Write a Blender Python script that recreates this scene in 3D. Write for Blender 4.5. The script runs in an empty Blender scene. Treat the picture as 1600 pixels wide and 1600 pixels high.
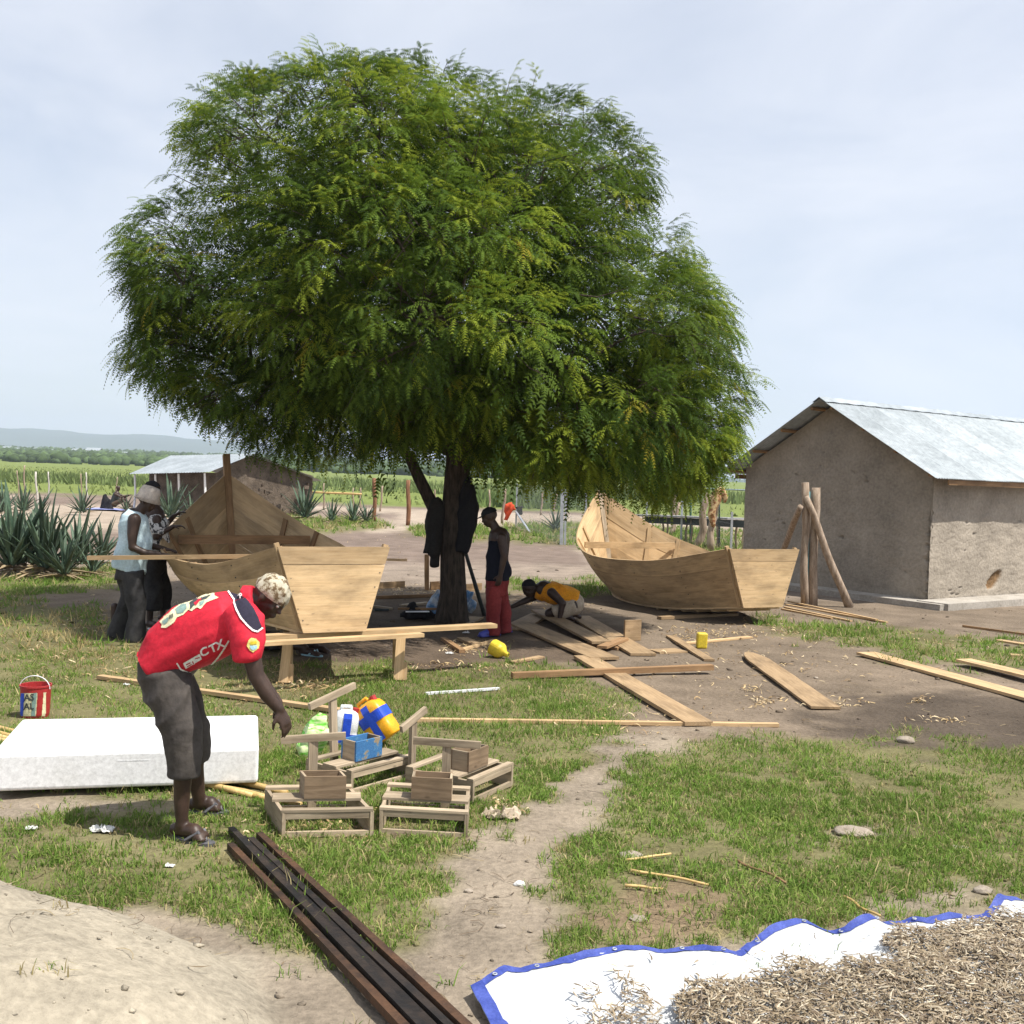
import bpy, bmesh, math, random
import numpy as np
from mathutils import Vector, Matrix, noise as mnoise
from mathutils.bvhtree import BVHTree
random.seed(7); RNG = np.random.default_rng(7)
SC = bpy.context.scene; COL = SC.collection
# ------------------------------------------------------------------ camera
FPX = 1700.0; ROLL = math.radians(2.0); PITCH = math.atan(56/1700)
CAMP = np.array([0, 0, 2.0])
U0 = np.array([0, math.sin(PITCH), math.cos(PITCH)]); X0 = np.array([1.0, 0, 0])
CR = math.cos(ROLL)*X0+math.sin(ROLL)*U0; CU = -math.sin(ROLL)*X0+math.cos(ROLL)*U0
CF = np.array([0, math.cos(PITCH), -math.sin(PITCH)])
cam = bpy.data.cameras.new('camera'); co = bpy.data.objects.new('camera', cam); COL.objects.link(co)
cam.sensor_width = 36; cam.lens = 36*FPX/1600; cam.clip_start = 0.05; cam.clip_end = 30000
co.matrix_world = Matrix(((CR[0], CU[0], -CF[0], 0), (CR[1], CU[1], -CF[1], 0), (CR[2], CU[2], -CF[2], 2.0), (0, 0, 0, 1)))
SC.camera = co
# ------------------------------------------------------------------ light
SUN_EL = math.radians(62); sunv = np.array([0.90, -0.44]); sunv /= np.linalg.norm(sunv)
SUND = Vector((sunv[0]*math.cos(SUN_EL), sunv[1]*math.cos(SUN_EL), math.sin(SUN_EL)))
sl = bpy.data.lights.new('sun', 'SUN'); sl.energy = 5.0; sl.angle = math.radians(0.6); sl.color = (1.0, 0.95, 0.87)
so = bpy.data.objects.new('sun', sl); COL.objects.link(so)
so.rotation_euler = SUND.to_track_quat('Z', 'Y').to_euler(); so.location = (20, -10, 40)
W = bpy.data.worlds.new('World'); SC.world = W; W.use_nodes = True
nt = W.node_tree; nt.nodes.clear()
wo = nt.nodes.new('ShaderNodeOutputWorld'); bg = nt.nodes.new('ShaderNodeBackground'); bg.inputs['Strength'].default_value = 0.1
sky = nt.nodes.new('ShaderNodeTexSky'); sky.sky_type = 'NISHITA'; sky.sun_disc = False
sky.sun_elevation = SUN_EL; sky.sun_rotation = math.atan2(sunv[0], sunv[1]); sky.air_density = 1.0; sky.dust_density = 1.5; sky.ozone_density = 1.5
tc = nt.nodes.new('ShaderNodeTexCoord'); mp = nt.nodes.new('ShaderNodeMapping'); mp.inputs['Scale'].default_value = (1.3, 1.3, 4.0)
nz = nt.nodes.new('ShaderNodeTexNoise'); nz.inputs['Scale'].default_value = 1.7; nz.inputs['Detail'].default_value = 7; nz.inputs['Roughness'].default_value = 0.55; nz.inputs['Distortion'].default_value = 0.5
rp = nt.nodes.new('ShaderNodeValToRGB'); rp.color_ramp.elements[0].position = 0.36; rp.color_ramp.elements[1].position = 0.72
rp.color_ramp.elements[0].color = (0.50, 0.50, 0.50, 1); rp.color_ramp.elements[1].color = (0.93, 0.93, 0.93, 1)
mx = nt.nodes.new('ShaderNodeMixRGB'); mx.inputs["Color2"].default_value = (6.5, 6.75, 7.3, 1)
nt.links.new(tc.outputs['Generated'], mp.inputs['Vector']); nt.links.new(mp.outputs[0], nz.inputs['Vector'])
nt.links.new(nz.outputs['Fac'], rp.inputs[0]); nt.links.new(rp.outputs[0], mx.inputs['Fac'])
nt.links.new(sky.outputs[0], mx.inputs['Color1']); nt.links.new(mx.outputs[0], bg.inputs['Color']); nt.links.new(bg.outputs[0], wo.inputs['Surface'])
vs = SC.view_settings; vs.view_transform = 'Standard'; vs.look = 'None'; vs.gamma = 1.0; vs.exposure = 0.50; vs.use_curve_mapping = False
SC.render.engine = 'CYCLES'; SC.cycles.use_denoising = True; SC.cycles.max_bounces = 8; SC.cycles.transparent_max_bounces = 8
SC.cycles.volume_bounces = 4; SC.cycles.caustics_reflective = False; SC.cycles.caustics_refractive = False

# ------------------------------------------------------------------ picture <-> place
def ray(px, py): return CF+CR*(px-800)/FPX-CU*(py-800)/FPX
def G(px, py, z=0.0):
    d = ray(px, py); t = (z-2.0)/d[2]; p = CAMP+d*t; return Vector(p)
def at(px, py, y):
    d = ray(px, py); return Vector(CAMP+d*(y/d[1]))
def to_px(P):
    v = np.asarray(P, float)-CAMP; d = np.maximum(v@CF, 1e-3)
    return 800+FPX*(v@CR)/d, 800-FPX*(v@CU)/d
def pchip(xs, ys, t):
    xs = np.array(xs, float); ys = np.array(ys, float); h = np.diff(xs); d = np.diff(ys)/h
    m = np.zeros(len(xs)); m[0] = d[0]; m[-1] = d[-1]
    for i in range(1, len(xs)-1): m[i] = (d[i-1]*h[i]+d[i]*h[i-1])/(h[i-1]+h[i])
    t = np.asarray(t, float); i = np.clip(np.searchsorted(xs, t)-1, 0, len(xs)-2); u = (t-xs[i])/h[i]
    return (1+2*u)*(1-u)**2*ys[i]+u*(1-u)**2*h[i]*m[i]+u*u*(3-2*u)*ys[i+1]+u*u*(u-1)*h[i]*m[i+1]

# ------------------------------------------------------------------ materials
MATS = {}
def new_mat(name):
    m = bpy.data.materials.new(name); m.use_nodes = True; MATS[name] = m
    return m, m.node_tree, m.node_tree.nodes['Principled BSDF']
def nd(t, ty, **kw):
    n = t.nodes.new(ty)
    for k, v in kw.items():
        if k in n.inputs: n.inputs[k].default_value = v
        else: setattr(n, k, v)
    return n
def mottled(name, c1, c2, scale=6, rough=0.85, bump=0.3, coord='Object', stretch=(1, 1, 1), rnd=0.12, fine=8, c3=None, spec=0.3, lo=0.35, hi=0.68, metallic=0.0, bdist=0.01):
    m, t, b = new_mat(name); L = t.links.new
    tcn = nd(t, 'ShaderNodeTexCoord'); mpn = nd(t, 'ShaderNodeMapping'); mpn.inputs['Scale'].default_value = stretch
    oi = nd(t, 'ShaderNodeObjectInfo')
    vm = nd(t, 'ShaderNodeVectorMath', operation='ADD'); L(tcn.outputs[coord], vm.inputs[0])
    vs2 = nd(t, 'ShaderNodeVectorMath', operation='SCALE'); vs2.inputs[0].default_value = (13.1, 7.7, 3.3); L(oi.outputs['Random'], vs2.inputs['Scale']); L(vs2.outputs[0], vm.inputs[1])
    L(vm.outputs[0], mpn.inputs['Vector'])
    n1 = nd(t, 'ShaderNodeTexNoise', Scale=scale, Detail=6.0, Roughness=0.6); L(mpn.outputs[0], n1.inputs['Vector'])
    n2 = nd(t, 'ShaderNodeTexNoise', Scale=scale*fine, Detail=4.0, Roughness=0.7); L(mpn.outputs[0], n2.inputs['Vector'])
    r = nd(t, 'ShaderNodeValToRGB'); r.color_ramp.elements[0].position = lo; r.color_ramp.elements[1].position = hi
    r.color_ramp.elements[0].color = (*c1, 1); r.color_ramp.elements[1].color = (*c2, 1)
    if c3: e = r.color_ramp.elements.new((lo+hi)/2); e.color = (*c3, 1)
    L(n1.outputs['Fac'], r.inputs[0])
    mm = nd(t, 'ShaderNodeMapRange'); mm.inputs['From Min'].default_value = 0.25; mm.inputs['From Max'].default_value = 0.75; mm.inputs['To Min'].default_value = 0.78; mm.inputs['To Max'].default_value = 1.2; L(n2.outputs['Fac'], mm.inputs['Value'])
    ob = nd(t, 'ShaderNodeMapRange'); ob.inputs['To Min'].default_value = 1-rnd; ob.inputs['To Max'].default_value = 1+rnd; L(oi.outputs['Random'], ob.inputs['Value'])
    mu = nd(t, 'ShaderNodeMath', operation='MULTIPLY'); L(mm.outputs[0], mu.inputs[0]); L(ob.outputs[0], mu.inputs[1])
    sc = nd(t, 'ShaderNodeVectorMath', operation='SCALE'); L(r.outputs[0], sc.inputs[0]); L(mu.outputs[0], sc.inputs['Scale'])
    L(sc.outputs[0], b.inputs['Base Color']); b.inputs['Roughness'].default_value = rough; b.inputs['Specular IOR Level'].default_value = spec; b.inputs['Metallic'].default_value = metallic
    if bump:
        ad = nd(t, 'ShaderNodeMath', operation='ADD'); L(n1.outputs['Fac'], ad.inputs[0]); L(n2.outputs['Fac'], ad.inputs[1])
        bp = nd(t, 'ShaderNodeBump', Strength=bump, Distance=bdist); L(ad.outputs[0], bp.inputs['Height']); L(bp.outputs[0], b.inputs['Normal'])
    return m
def wood(name, c1, c2, rough=0.75, rnd=0.15, stain=0.5):
    # grain runs along u (metres) of the UV map; knots and grey stains on top
    m, t, b = new_mat(name); L = t.links.new
    uv = nd(t, 'ShaderNodeTexCoord'); oi = nd(t, 'ShaderNodeObjectInfo')
    vs2 = nd(t, 'ShaderNodeVectorMath', operation='SCALE'); vs2.inputs[0].default_value = (17.0, 9.0, 5.0); L(oi.outputs['Random'], vs2.inputs['Scale'])
    va = nd(t, 'ShaderNodeVectorMath', operation='ADD'); L(uv.outputs['UV'], va.inputs[0]); L(vs2.outputs[0], va.inputs[1])
    mp1 = nd(t, 'ShaderNodeMapping'); mp1.inputs['Scale'].default_value = (1.2, 14, 1); L(va.outputs[0], mp1.inputs['Vector'])
    n1 = nd(t, 'ShaderNodeTexNoise', Scale=2.2, Detail=6.0, Roughness=0.62, Distortion=0.9); L(mp1.outputs[0], n1.inputs['Vector'])
    mp2 = nd(t, 'ShaderNodeMapping'); mp2.inputs['Scale'].default_value = (1.4, 3.0, 1); L(va.outputs[0], mp2.inputs['Vector'])
    n2 = nd(t, 'ShaderNodeTexNoise', Scale=1.6, Detail=5.0, Roughness=0.6); L(mp2.outputs[0], n2.inputs['Vector'])
    vo = nd(t, 'ShaderNodeTexVoronoi', Scale=3.1); L(mp2.outputs[0], vo.inputs['Vector'])
    r = nd(t, 'ShaderNodeValToRGB'); r.color_ramp.elements[0].position = 0.3; r.color_ramp.elements[1].position = 0.7
    r.color_ramp.elements[0].color = (*c1, 1); r.color_ramp.elements[1].color = (*c2, 1); L(n1.outputs['Fac'], r.inputs[0])
    st = nd(t, 'ShaderNodeMapRange'); st.inputs['From Min'].default_value = 0.44; st.inputs['From Max'].default_value = 0.75; st.inputs['To Min'].default_value = 1.0; st.inputs['To Max'].default_value = 1.0-stain; L(n2.outputs['Fac'], st.inputs['Value'])
    kn = nd(t, 'ShaderNodeMapRange'); kn.inputs['From Min'].default_value = 0.02; kn.inputs['From Max'].default_value = 0.10; kn.inputs['To Min'].default_value = 0.45; kn.inputs['To Max'].default_value = 1.0; L(vo.outputs['Distance'], kn.inputs['Value'])
    ob = nd(t, 'ShaderNodeMapRange'); ob.inputs['To Min'].default_value = 1-rnd; ob.inputs['To Max'].default_value = 1+rnd; L(oi.outputs['Random'], ob.inputs['Value'])
    m1 = nd(t, 'ShaderNodeMath', operation='MULTIPLY'); L(st.outputs[0], m1.inputs[0]); L(kn.outputs[0], m1.inputs[1])
    m2 = nd(t, 'ShaderNodeMath', operation='MULTIPLY'); L(m1.outputs[0], m2.inputs[0]); L(ob.outputs[0], m2.inputs[1])
    sc = nd(t, 'ShaderNodeVectorMath', operation='SCALE'); L(r.outputs[0], sc.inputs[0]); L(m2.outputs[0], sc.inputs['Scale'])
    L(sc.outputs[0], b.inputs['Base Color']); b.inputs['Roughness'].default_value = rough; b.inputs['Specular IOR Level'].default_value = 0.25
    bp = nd(t, 'ShaderNodeBump', Strength=0.35, Distance=0.004); L(n1.outputs['Fac'], bp.inputs['Height']); L(bp.outputs[0], b.inputs['Normal'])
    return m
def vcol_mat(name, rough=0.7, transl=0.0, spec=0.2, nscale=0, namp=0.25, bump=0):
    m, t, b = new_mat(name); L = t.links.new
    a = nd(t, 'ShaderNodeVertexColor', layer_name='col'); src = a.outputs['Color']
    b.inputs['Roughness'].default_value = rough; b.inputs['Specular IOR Level'].default_value = spec
    if nscale:
        tcn = nd(t, 'ShaderNodeTexCoord'); n1 = nd(t, 'ShaderNodeTexNoise', Scale=nscale, Detail=8.0, Roughness=0.65); L(tcn.outputs['Object'], n1.inputs['Vector'])
        n3 = nd(t, 'ShaderNodeTexNoise', Scale=nscale*0.07, Detail=5.0, Roughness=0.6); L(tcn.outputs['Object'], n3.inputs['Vector'])
        ad0 = nd(t, 'ShaderNodeMath', operation='ADD'); L(n1.outputs['Fac'], ad0.inputs[0]); L(n3.outputs['Fac'], ad0.inputs[1])
        mm = nd(t, 'ShaderNodeMapRange'); mm.inputs['From Min'].default_value = 0.65; mm.inputs['From Max'].default_value = 1.35; mm.inputs['To Min'].default_value = 1-namp; mm.inputs['To Max'].default_value = 1+namp; L(ad0.outputs[0], mm.inputs['Value'])
        sc = nd(t, 'ShaderNodeVectorMath', operation='SCALE'); L(src, sc.inputs[0]); L(mm.outputs[0], sc.inputs['Scale']); src = sc.outputs[0]
        if bump:
            bp = nd(t, 'ShaderNodeBump', Strength=bump, Distance=0.02); L(n1.outputs['Fac'], bp.inputs['Height']); L(bp.outputs[0], b.inputs['Normal'])
    L(src, b.inputs['Base Color'])
    if transl:
        tr = nd(t, 'ShaderNodeBsdfTranslucent'); L(src, tr.inputs['Color'])
        ms = nd(t, 'ShaderNodeMixShader'); ms.inputs[0].default_value = transl
        L(b.outputs[0], ms.inputs[1]); L(tr.outputs[0], ms.inputs[2]); L(ms.outputs[0], t.nodes['Material Output'].inputs['Surface'])
    return m
def plain(name, c, rough=0.6, spec=0.4, metallic=0.0, sc=25, var=0.12):
    d = [max(0, x*(1-var)) for x in c]; e = [min(1, x*(1+var)) for x in c]
    return mottled(name, d, e, scale=sc, rough=rough, bump=0.08, spec=spec, metallic=metallic, rnd=0.0, fine=4, bdist=0.004)

BOATWOOD = wood('boat_wood', (0.43, 0.29, 0.15), (0.57, 0.41, 0.235), stain=0.5, rnd=0.22)
PALEWOOD = wood('pale_wood', (0.45, 0.295, 0.145), (0.64, 0.455, 0.26), stain=0.4)
GREYWOOD = wood('weathered_wood', (0.26, 0.20, 0.135), (0.48, 0.39, 0.275), stain=0.5, rnd=0.25)
BOXWOOD = wood('stained_box_wood', (0.17, 0.115, 0.07), (0.36, 0.26, 0.165), stain=0.6, rnd=0.2)
BROWNWOOD = wood('brown_wood', (0.22, 0.13, 0.065), (0.36, 0.22, 0.11), stain=0.45)
OLDPLANK = wood('old_plank', (0.27, 0.18, 0.095), (0.44, 0.31, 0.18), stain=0.45)
BLUEWOOD = mottled('flaked_blue_paint', (0.05, 0.17, 0.38), (0.30, 0.24, 0.16), scale=14, lo=0.5, hi=0.62, rough=0.7, c3=(0.07, 0.22, 0.42))
BARK = mottled('bark', (0.045, 0.034, 0.026), (0.15, 0.115, 0.085), scale=9, stretch=(3, 3, 0.6), rough=0.95, bump=1.0, bdist=0.03)
POSTWOOD = mottled('bare_post_wood', (0.22, 0.16, 0.11), (0.44, 0.35, 0.27), scale=6, stretch=(4, 4, 0.7), rough=0.9, bump=0.7, bdist=0.01)
REDPOST = mottled('red_brown_post', (0.16, 0.07, 0.035), (0.33, 0.17, 0.09), scale=7, stretch=(3, 3, 0.7), rough=0.9, bump=0.6)
BAMBOO = mottled('bamboo', (0.42, 0.28, 0.10), (0.62, 0.45, 0.2), scale=6, rough=0.5, bump=0.15, stretch=(1, 1, 1))
DARKBAR = mottled('dark_oiled_bar', (0.012, 0.011, 0.011), (0.045, 0.032, 0.024), scale=5, rough=0.55, bump=0.4, lo=0.4, hi=0.7, rnd=0.35)
RUSTBAR = mottled('rusty_brown_bar', (0.018, 0.012, 0.009), (0.085, 0.043, 0.022), scale=5, rough=0.7, bump=0.4, rnd=0.2)
MUD = vcol_mat('mud_plaster', rough=0.95, spec=0.1, nscale=20, namp=0.34, bump=1.0)
CONCRETE = mottled('concrete', (0.27, 0.245, 0.21), (0.40, 0.37, 0.325), scale=3, rough=0.9, bump=0.4)
TIN = mottled('corrugated_tin', (0.30, 0.335, 0.35), (0.43, 0.47, 0.49), scale=1.2, rough=0.42, bump=0.05, metallic=0.35, spec=0.5, rnd=0.06)
STEEL = mottled('galvanised_steel', (0.36, 0.38, 0.41), (0.52, 0.55, 0.58), scale=5, rough=0.45, bump=0.05, metallic=0.5, rnd=0.05)
FOAM = mottled('white_foam', (0.70, 0.705, 0.70), (0.77, 0.775, 0.78), scale=5, lo=0.30, hi=0.5, rough=0.8, bump=0.15, rnd=0.0, bdist=0.003)
SKIN = mottled('dark_skin', (0.034, 0.019, 0.013), (0.062, 0.036, 0.025), scale=14, rough=0.48, bump=0.12, spec=0.4, rnd=0.08, bdist=0.003)
RED = mottled('red_jersey', (0.50, 0.012, 0.030), (0.62, 0.022, 0.045), scale=6, rough=0.75, bump=0.25, rnd=0, bdist=0.006)
DARKTRS = mottled('dark_brown_trousers', (0.042, 0.037, 0.034), (0.082, 0.071, 0.062), scale=4, rough=0.9, bump=0.3, rnd=0)
BLACKTRS = mottled('faded_black_trousers', (0.022, 0.022, 0.024), (0.055, 0.053, 0.052), scale=5, rough=0.9, bump=0.3, rnd=0)
NAVY = plain('navy_cloth', (0.026, 0.023, 0.040), 0.85, 0.2)
LBLUE = mottled('pale_blue_cotton', (0.42, 0.55, 0.60), (0.55, 0.68, 0.72), scale=5, rough=0.9, bump=0.3, rnd=0)
MAROON = mottled('maroon_trousers', (0.16, 0.020, 0.020), (0.23, 0.034, 0.032), scale=5, rough=0.9, bump=0.3, rnd=0)
ORANGE = mottled('orange_cotton', (0.68, 0.25, 0.012), (0.80, 0.34, 0.02), scale=6, rough=0.85, bump=0.3, rnd=0)
KHAKI = mottled('khaki_cotton', (0.36, 0.29, 0.21), (0.5, 0.42, 0.32), scale=7, rough=0.9, bump=0.3, rnd=0)
PRINTED = mottled('black_and_white_print', (0.035, 0.035, 0.035), (0.58, 0.57, 0.55), scale=20, lo=0.44, hi=0.5, rough=0.9, bump=0.1, rnd=0)
CAMO = mottled('tan_camouflage', (0.13, 0.085, 0.045), (0.47, 0.43, 0.33), scale=30, lo=0.42, hi=0.54, rough=0.9, bump=0.15, c3=(0.33, 0.28, 0.19), rnd=0)
HATCL = plain('stone_hat_cloth', (0.66, 0.60, 0.54), 0.9, 0.2)
BLACKCL = plain('black_cloth', (0.02, 0.02, 0.022), 0.9, 0.15)
COATCL = plain('dark_coat_cloth', (0.03, 0.028, 0.026), 0.95, 0.1)
WHITE = plain('white_print', (0.78, 0.77, 0.75), 0.7, 0.2)
YELLOWP = plain('yellow_print', (0.72, 0.62, 0.20), 0.7, 0.2)
GREENP = plain('grey_green_print', (0.20, 0.30, 0.27), 0.7, 0.2)
PALEYEL = plain('pale_yellow_print', (0.70, 0.66, 0.42), 0.7, 0.2)
DARKP = plain('dark_print', (0.06, 0.07, 0.07), 0.7, 0.2)
SKYP = plain('sky_blue_print', (0.35, 0.55, 0.62), 0.7, 0.2)
RUBBER = plain('grey_rubber', (0.10, 0.10, 0.11), 0.6, 0.4)
BLUERUB = plain('blue_plastic_shoe', (0.05, 0.06, 0.30), 0.5, 0.4)
TARPW = mottled('white_tarpaulin', (0.44, 0.455, 0.46), (0.58, 0.60, 0.62), scale=2.2, rough=0.55, bump=0.25, rnd=0)
TARPB = mottled('blue_tarpaulin_hem', (0.03, 0.05, 0.24), (0.07, 0.10, 0.36), scale=12, rough=0.5, bump=0.3, rnd=0)
YELLOW = plain('yellow_plastic', (0.62, 0.47, 0.03), 0.45, 0.5)
ORANGEPL = plain('orange_yellow_plastic', (0.80, 0.38, 0.015), 0.4, 0.5)
WHITEPL = plain('white_plastic', (0.74, 0.75, 0.76), 0.4, 0.5)
BLUETAPE = plain('blue_tape', (0.015, 0.07, 0.55), 0.45, 0.5)
REDPL = plain('red_plastic', (0.36, 0.025, 0.025), 0.5, 0.4)
GREENPL = mottled('green_striped_bag', (0.12, 0.50, 0.03), (0.62, 0.72, 0.40), scale=7, stretch=(1, 1, 7), lo=0.42, hi=0.56, rough=0.5, bump=0.1, rnd=0)
AGAVE = mottled('agave_leaf', (0.045, 0.085, 0.055), (0.11, 0.155, 0.095), scale=4, rough=0.55, bump=0.15, rnd=0.35, spec=0.35)
AGAVEDRY = mottled('dry_agave_leaf', (0.22, 0.16, 0.09), (0.40, 0.32, 0.2), scale=5, rough=0.85, bump=0.3, rnd=0.25)
LEAF = vcol_mat('tree_leaf', rough=0.65, transl=0.42, spec=0.08)
NAVYV = plain('dark_navy_vest', (0.010, 0.012, 0.020), 0.9, 0.15)
BLADE = vcol_mat('grass_blade', rough=0.7, transl=0.35, spec=0.08)
CHIP = vcol_mat('wood_chip', rough=0.8, transl=0.12, spec=0.15)
FISH = vcol_mat('dried_fish', rough=0.45, spec=0.5)
FARGREEN = vcol_mat('far_foliage', rough=0.9, spec=0.05, nscale=0.6, namp=0.4)
SOIL = vcol_mat('soil', rough=0.95, spec=0.06, nscale=26, namp=0.42, bump=1.0)

# ------------------------------------------------------------------ object helpers
def tag(o, label=None, cat=None, group=None, kind=None):
    if label: o['label'] = label
    if cat: o['category'] = cat
    if group: o['group'] = group
    if kind: o['kind'] = kind
    return o
def empty(name, loc, label=None, cat=None, group=None):
    o = bpy.data.objects.new(name, None); COL.objects.link(o); o.location = loc; o.empty_display_size = 0.1
    return tag(o, label, cat, group)
def setparent(o, p):
    if p is not None:
        chain = Matrix.Identity(4); q = p; mats = []
        while q is not None: mats.append(q); q = q.parent
        for a in reversed(mats): chain = chain @ a.matrix_parent_inverse @ a.matrix_basis
        o.parent = p; o.matrix_parent_inverse = chain.inverted()
def link(name, me, mat=None, parent=None, mw=None, smooth=False):
    o = bpy.data.objects.new(name, me); COL.objects.link(o)
    if mat is not None and len(me.materials) == 0: me.materials.append(mat)
    if mw is not None: o.matrix_basis = mw
    setparent(o, parent)
    if smooth and len(me.polygons): me.polygons.foreach_set('use_smooth', [True]*len(me.polygons))
    return o
def np_mesh(name, V, F, col=None, uv=None):
    V = np.asarray(V, np.float32); F = np.asarray(F, np.int32); k = F.shape[1]
    me = bpy.data.meshes.new(name); me.vertices.add(len(V)); me.vertices.foreach_set('co', V.ravel())
    me.loops.add(F.size); me.loops.foreach_set('vertex_index', F.ravel())
    me.polygons.add(len(F)); me.polygons.foreach_set('loop_start', np.arange(0, F.size, k, dtype=np.int32))
    try: me.polygons.foreach_set('loop_total', np.full(len(F), k, np.int32))
    except Exception: pass
    if col is not None:
        a = me.color_attributes.new('col', 'FLOAT_COLOR', 'POINT'); c = np.ones((len(V), 4), np.float32); c[:, :3] = col; a.data.foreach_set('color', c.ravel())
    if uv is not None:
        l = me.uv_layers.new(name='UVMap'); l.data.foreach_set('uv', np.asarray(uv, np.float32)[F.ravel()].ravel())
    me.update(calc_edges=True); return me
class MB:
    def __init__(s): s.v = []; s.f = []; s.uv = []
    def quad_strip_grid(s, P, UV, closed_u=False):
        n = len(P); m = len(P[0]); b = len(s.v)
        for i in range(n):
            for j in range(m): s.v.append(tuple(P[i][j])); s.uv.append(tuple(UV[i][j]))
        for i in range(n-1):
            for j in range(m if closed_u else m-1):
                j2 = (j+1) % m; s.f.append((b+i*m+j, b+(i+1)*m+j, b+(i+1)*m+j2, b+i*m+j2))
    def box(s, c, ax, ay, az, uvl=None):
        c = Vector(c); ax = Vector(ax); ay = Vector(ay); az = Vector(az); b = len(s.v)
        for sx in (-1, 1):
            for sy in (-1, 1):
                for sz in (-1, 1):
                    s.v.append(tuple(c+ax*sx+ay*sy+az*sz)); s.uv.append((sx*ax.length, sy*ay.length+sz*az.length))
        for q in ((0, 1, 3, 2), (4, 6, 7, 5), (0, 4, 5, 1), (2, 3, 7, 6), (0, 2, 6, 4), (1, 5, 7, 3)): s.f.append(tuple(b+i for i in q))
    def tube(s, pts, rad, n=8, cap=True, wob=0.0):
        pts = [Vector(p) for p in pts]; rad = rad if hasattr(rad, '__len__') else [rad]*len(pts); b = len(s.v); L = 0
        up = Vector((0, 0, 1)); prevU = None
        for i, p in enumerate(pts):
            t = (pts[min(i+1, len(pts)-1)]-pts[max(i-1, 0)]).normalized()
            if prevU is None: u = t.cross(up if abs(t.z) < 0.95 else Vector((1, 0, 0))).normalized()
            else: u = (prevU-t*prevU.dot(t)).normalized()
            prevU = u; w = t.cross(u)
            if i: L += (p-pts[i-1]).length
            for k in range(n):
                a = 2*math.pi*k/n; r = rad[i]*(1+(random.uniform(-wob, wob) if wob else 0))
                s.v.append(tuple(p+u*r*math.cos(a)+w*r*math.sin(a))); s.uv.append((L, a*rad[i]))
        for i in range(len(pts)-1):
            for k in range(n): k2 = (k+1) % n; s.f.append((b+i*n+k, b+i*n+k2, b+(i+1)*n+k2, b+(i+1)*n+k))
        if cap: s.f.append(tuple(b+k for k in range(n))[::-1]); e = b+(len(pts)-1)*n; s.f.append(tuple(e+k for k in range(n)))
    def mesh(s, name):
        me = bpy.data.meshes.new(name); me.from_pydata(s.v, [], s.f)
        l = me.uv_layers.new(name='UVMap'); idx = np.zeros(len(me.loops), np.int32); me.loops.foreach_get('vertex_index', idx)
        l.data.foreach_set('uv', np.array(s.uv, np.float32)[idx].ravel()); me.update(); return me
    def build(s, name, mat, parent=None, smooth=False, mw=None):
        me = s.mesh(name); me.materials.append(mat); o = link(name, me, None, parent, mw, smooth); return o
def fix_normals(me):
    bm = bmesh.new(); bm.from_mesh(me); bmesh.ops.recalc_face_normals(bm, faces=bm.faces); bm.to_mesh(me); bm.free()
def plank(name, A, B, w, th, mat, parent=None, up=(0, 0, 1), segs=6, bow=0.0, wend=None, label=None, cat='plank', group=None, rough=0.004, roundend=False):
    """board from A to B (middle of its underside), w wide, th thick; local x runs along it"""
    A = Vector(A); B = Vector(B); X = (B-A); L = X.length; X.normalize(); up = Vector(up); Y = up.cross(X).normalized(); Z = X.cross(Y)
    m = MB(); P = []; UV = []; wend = w if wend is None else wend
    for i in range(segs+1):
        t = i/segs; ww = (w+(wend-w)*t)/2
        if roundend and t < 0.2: ww *= math.sqrt(max(0.12, 1-((0.2-t)/0.2)**2))
        n1 = random.uniform(-1, 1)*rough; n2 = random.uniform(-1, 1)*rough; zb = bow*4*t*(1-t)
        P.append([(t*L, -ww+n1, zb), (t*L, ww+n2, zb), (t*L, ww+n2, th+zb), (t*L, -ww+n1, th+zb)])
        UV.append([(t*L, -ww), (t*L, ww), (t*L, ww+th), (t*L, -ww-th)])
    m.quad_strip_grid(P, UV, closed_u=True); m.f.append((0, 1, 2, 3)); e = 4*segs; m.f.append((e+3, e+2, e+1, e))
    me = m.mesh(name); fix_normals(me)
    mw = Matrix(((X.x, Y.x, Z.x, A.x), (X.y, Y.y, Z.y, A.y), (X.z, Y.z, Z.z, A.z), (0, 0, 0, 1)))
    o = link(name, me, mat, parent, mw)
    if label: tag(o, label, cat, group)
    return o
def inpoly(px, py, poly):
    px = np.asarray(px); py = np.asarray(py); r = np.zeros(px.shape, bool); n = len(poly); j = n-1
    for i in range(n):
        xi, yi = poly[i]; xj, yj = poly[j]
        c = ((yi > py) != (yj > py)) & (px < (xj-xi)*(py-yi)/(yj-yi+1e-9)+xi); r ^= c; j = i
    return r
def vnoise(x, y, s, seed=0):
    """cheap smooth value noise, vectorised, 0..1"""
    x = np.asarray(x)*s+seed*17.3; y = np.asarray(y)*s+seed*5.1; xi = np.floor(x).astype(np.int64); yi = np.floor(y).astype(np.int64); fx = x-xi; fy = y-yi
    fx = fx*fx*(3-2*fx); fy = fy*fy*(3-2*fy)
    def h(a, b):
        n = (a*374761393+b*668265263+seed*1442695) & 0x7fffffff; n = ((n ^ (n >> 13))*1274126177) & 0x7fffffff; return ((n ^ (n >> 16)) & 0xffff)/65535.0
    return (h(xi, yi)*(1-fx)+h(xi+1, yi)*fx)*(1-fy)+(h(xi, yi+1)*(1-fx)+h(xi+1, yi+1)*fx)*fy
def fnoise(x, y, s, seed=0): return 0.5*vnoise(x, y, s, seed)+0.3*vnoise(x, y, s*2.3, seed+1)+0.2*vnoise(x, y, s*5.1, seed+2)

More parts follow.
